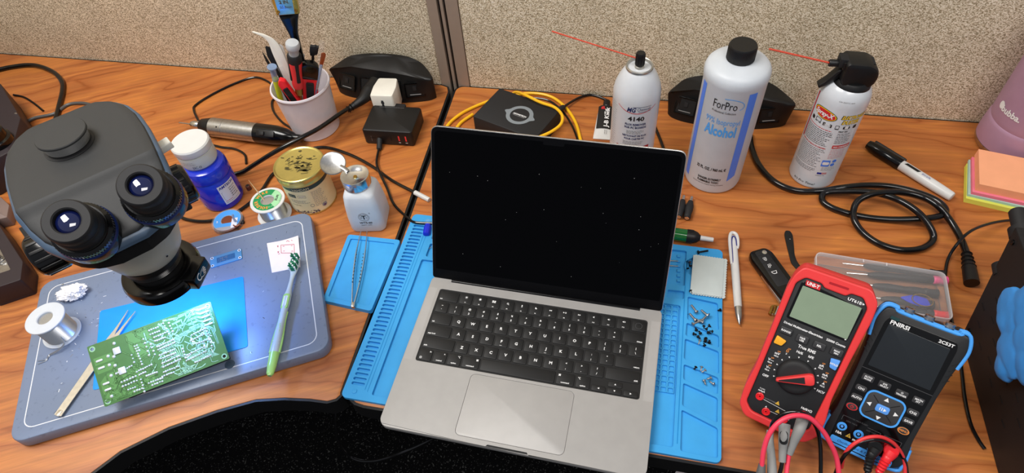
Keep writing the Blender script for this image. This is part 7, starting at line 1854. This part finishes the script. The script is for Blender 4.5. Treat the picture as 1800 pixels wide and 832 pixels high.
for x_, c_ in ((16, 'black_gloss'), (44, 'red')):
    m = MB(); m.lathe([(9, 0), (9, 4), (7.5, 5), (8.5, 8), (8.5, 18), (7, 20), (0, 20)], c_, axis_m((x_, -63, 26), (0, -1, 0)), 28); m.lathe([(4, 20), (4, 22), (0, 22)], 'chrome', axis_m((x_, -63, 26), (0, -1, 0)), 18); obj('terminal', m, t)
# blue nitrile glove draped over the near top edge
t = thing('rubber_glove', 'crumpled bright blue disposable glove hanging down the side of the black power supply', 'glove', (514, 0, 0), 0)
from mathutils import noise as mn
def blob(c_, ax, r3, seed, amp=.22, sub=4, fl=1.0):
    tmp = bmesh.new(); bmesh.ops.create_icosphere(tmp, subdivisions=sub, radius=1.0)
    for v in tmp.verts:
        d_ = v.co.copy(); f = 1 + mn.fractal(d_ * 1.3 + Vector((seed, 0, 0)), 1.0, 2.0, 3) * amp + abs(mn.noise(d_ * 3.2 + Vector((0, seed, 0)))) * -.05
        v.co = Vector((d_.x * r3[0], d_.y * r3[1], d_.z * r3[2])) * f
    tmp.verts.index_update(); out = [v.co.copy() for v in tmp.verts], [tuple(v.index for v in f_.verts) for f_ in tmp.faces]; tmp.free()
    return out
m = MB()
def G(px, py, x=509):
    d_ = U(px, py, 0) - CAM; return CAM + d_ * ((x - CAM.x) / d_.x) - Vector((514, 0, 0))
gc = [(1782, 550, 34, 30, 1.0), (1772, 562, 24, 20, 2.2), (1810, 545, 34, 36, 7.5), (1780, 622, 34, 28, 4.4), (1768, 644, 20, 18, 5.2), (1808, 600, 34, 34, 6.1), (1812, 640, 30, 26, 8.3)]
for px, py, ry, rz, sd_ in gc:
    vs, fs = blob(None, None, (7.0, ry * .85, rz * .85), sd_, .12); c_ = G(px, py)
    m.add(vs, fs, 'glove', Matrix.Translation(c_))
glv = obj('glove', m, t, smooth=70)
md = glv.modifiers.new('merge', 'REMESH'); md.mode = 'VOXEL'; md.voxel_size = .0016; md.use_smooth_shade = True

cable('thin_cable', 'thin black cable arching from the power supply behind the clear case', 'cable', [(1830, 389, 3), (1790, 387, 4), (1755, 390, 12), (1722, 399, 22), (1700, 411, 26), (1682, 430, 18), (1669, 450, 6), (1663, 470, 2), (1662, 500, 2), (1672, 560, 2), (1682, 600, 2), (1690, 650, 2), (1696, 700, 2), (1706, 745, 2), (1720, 774, 2), (1731, 790, 2)], 2.0, 'cable_black')
# cable hanging in front of the desks, above the floor
cable('hanging_cable', 'thin black cable sagging in the dark gap below the laptop', 'cable', [(592, 712, -60), (590, 745, -90), (596, 780, -130), (620, 806, -170), (655, 811, -170), (700, 799, -150), (745, 780, -110), (790, 755, -60), (800, 730, -40)], 2.2, 'cable_black')
q = U(1212, 828, -700)
m = MB(); m.box(260, 180, 2, 'paper', None, 0); one('paper_sheet', 'white sheet on the floor glimpsed below the blue mat corner', 'paper', m, (q.x + 70, q.y - 90, -739), rad(-30))
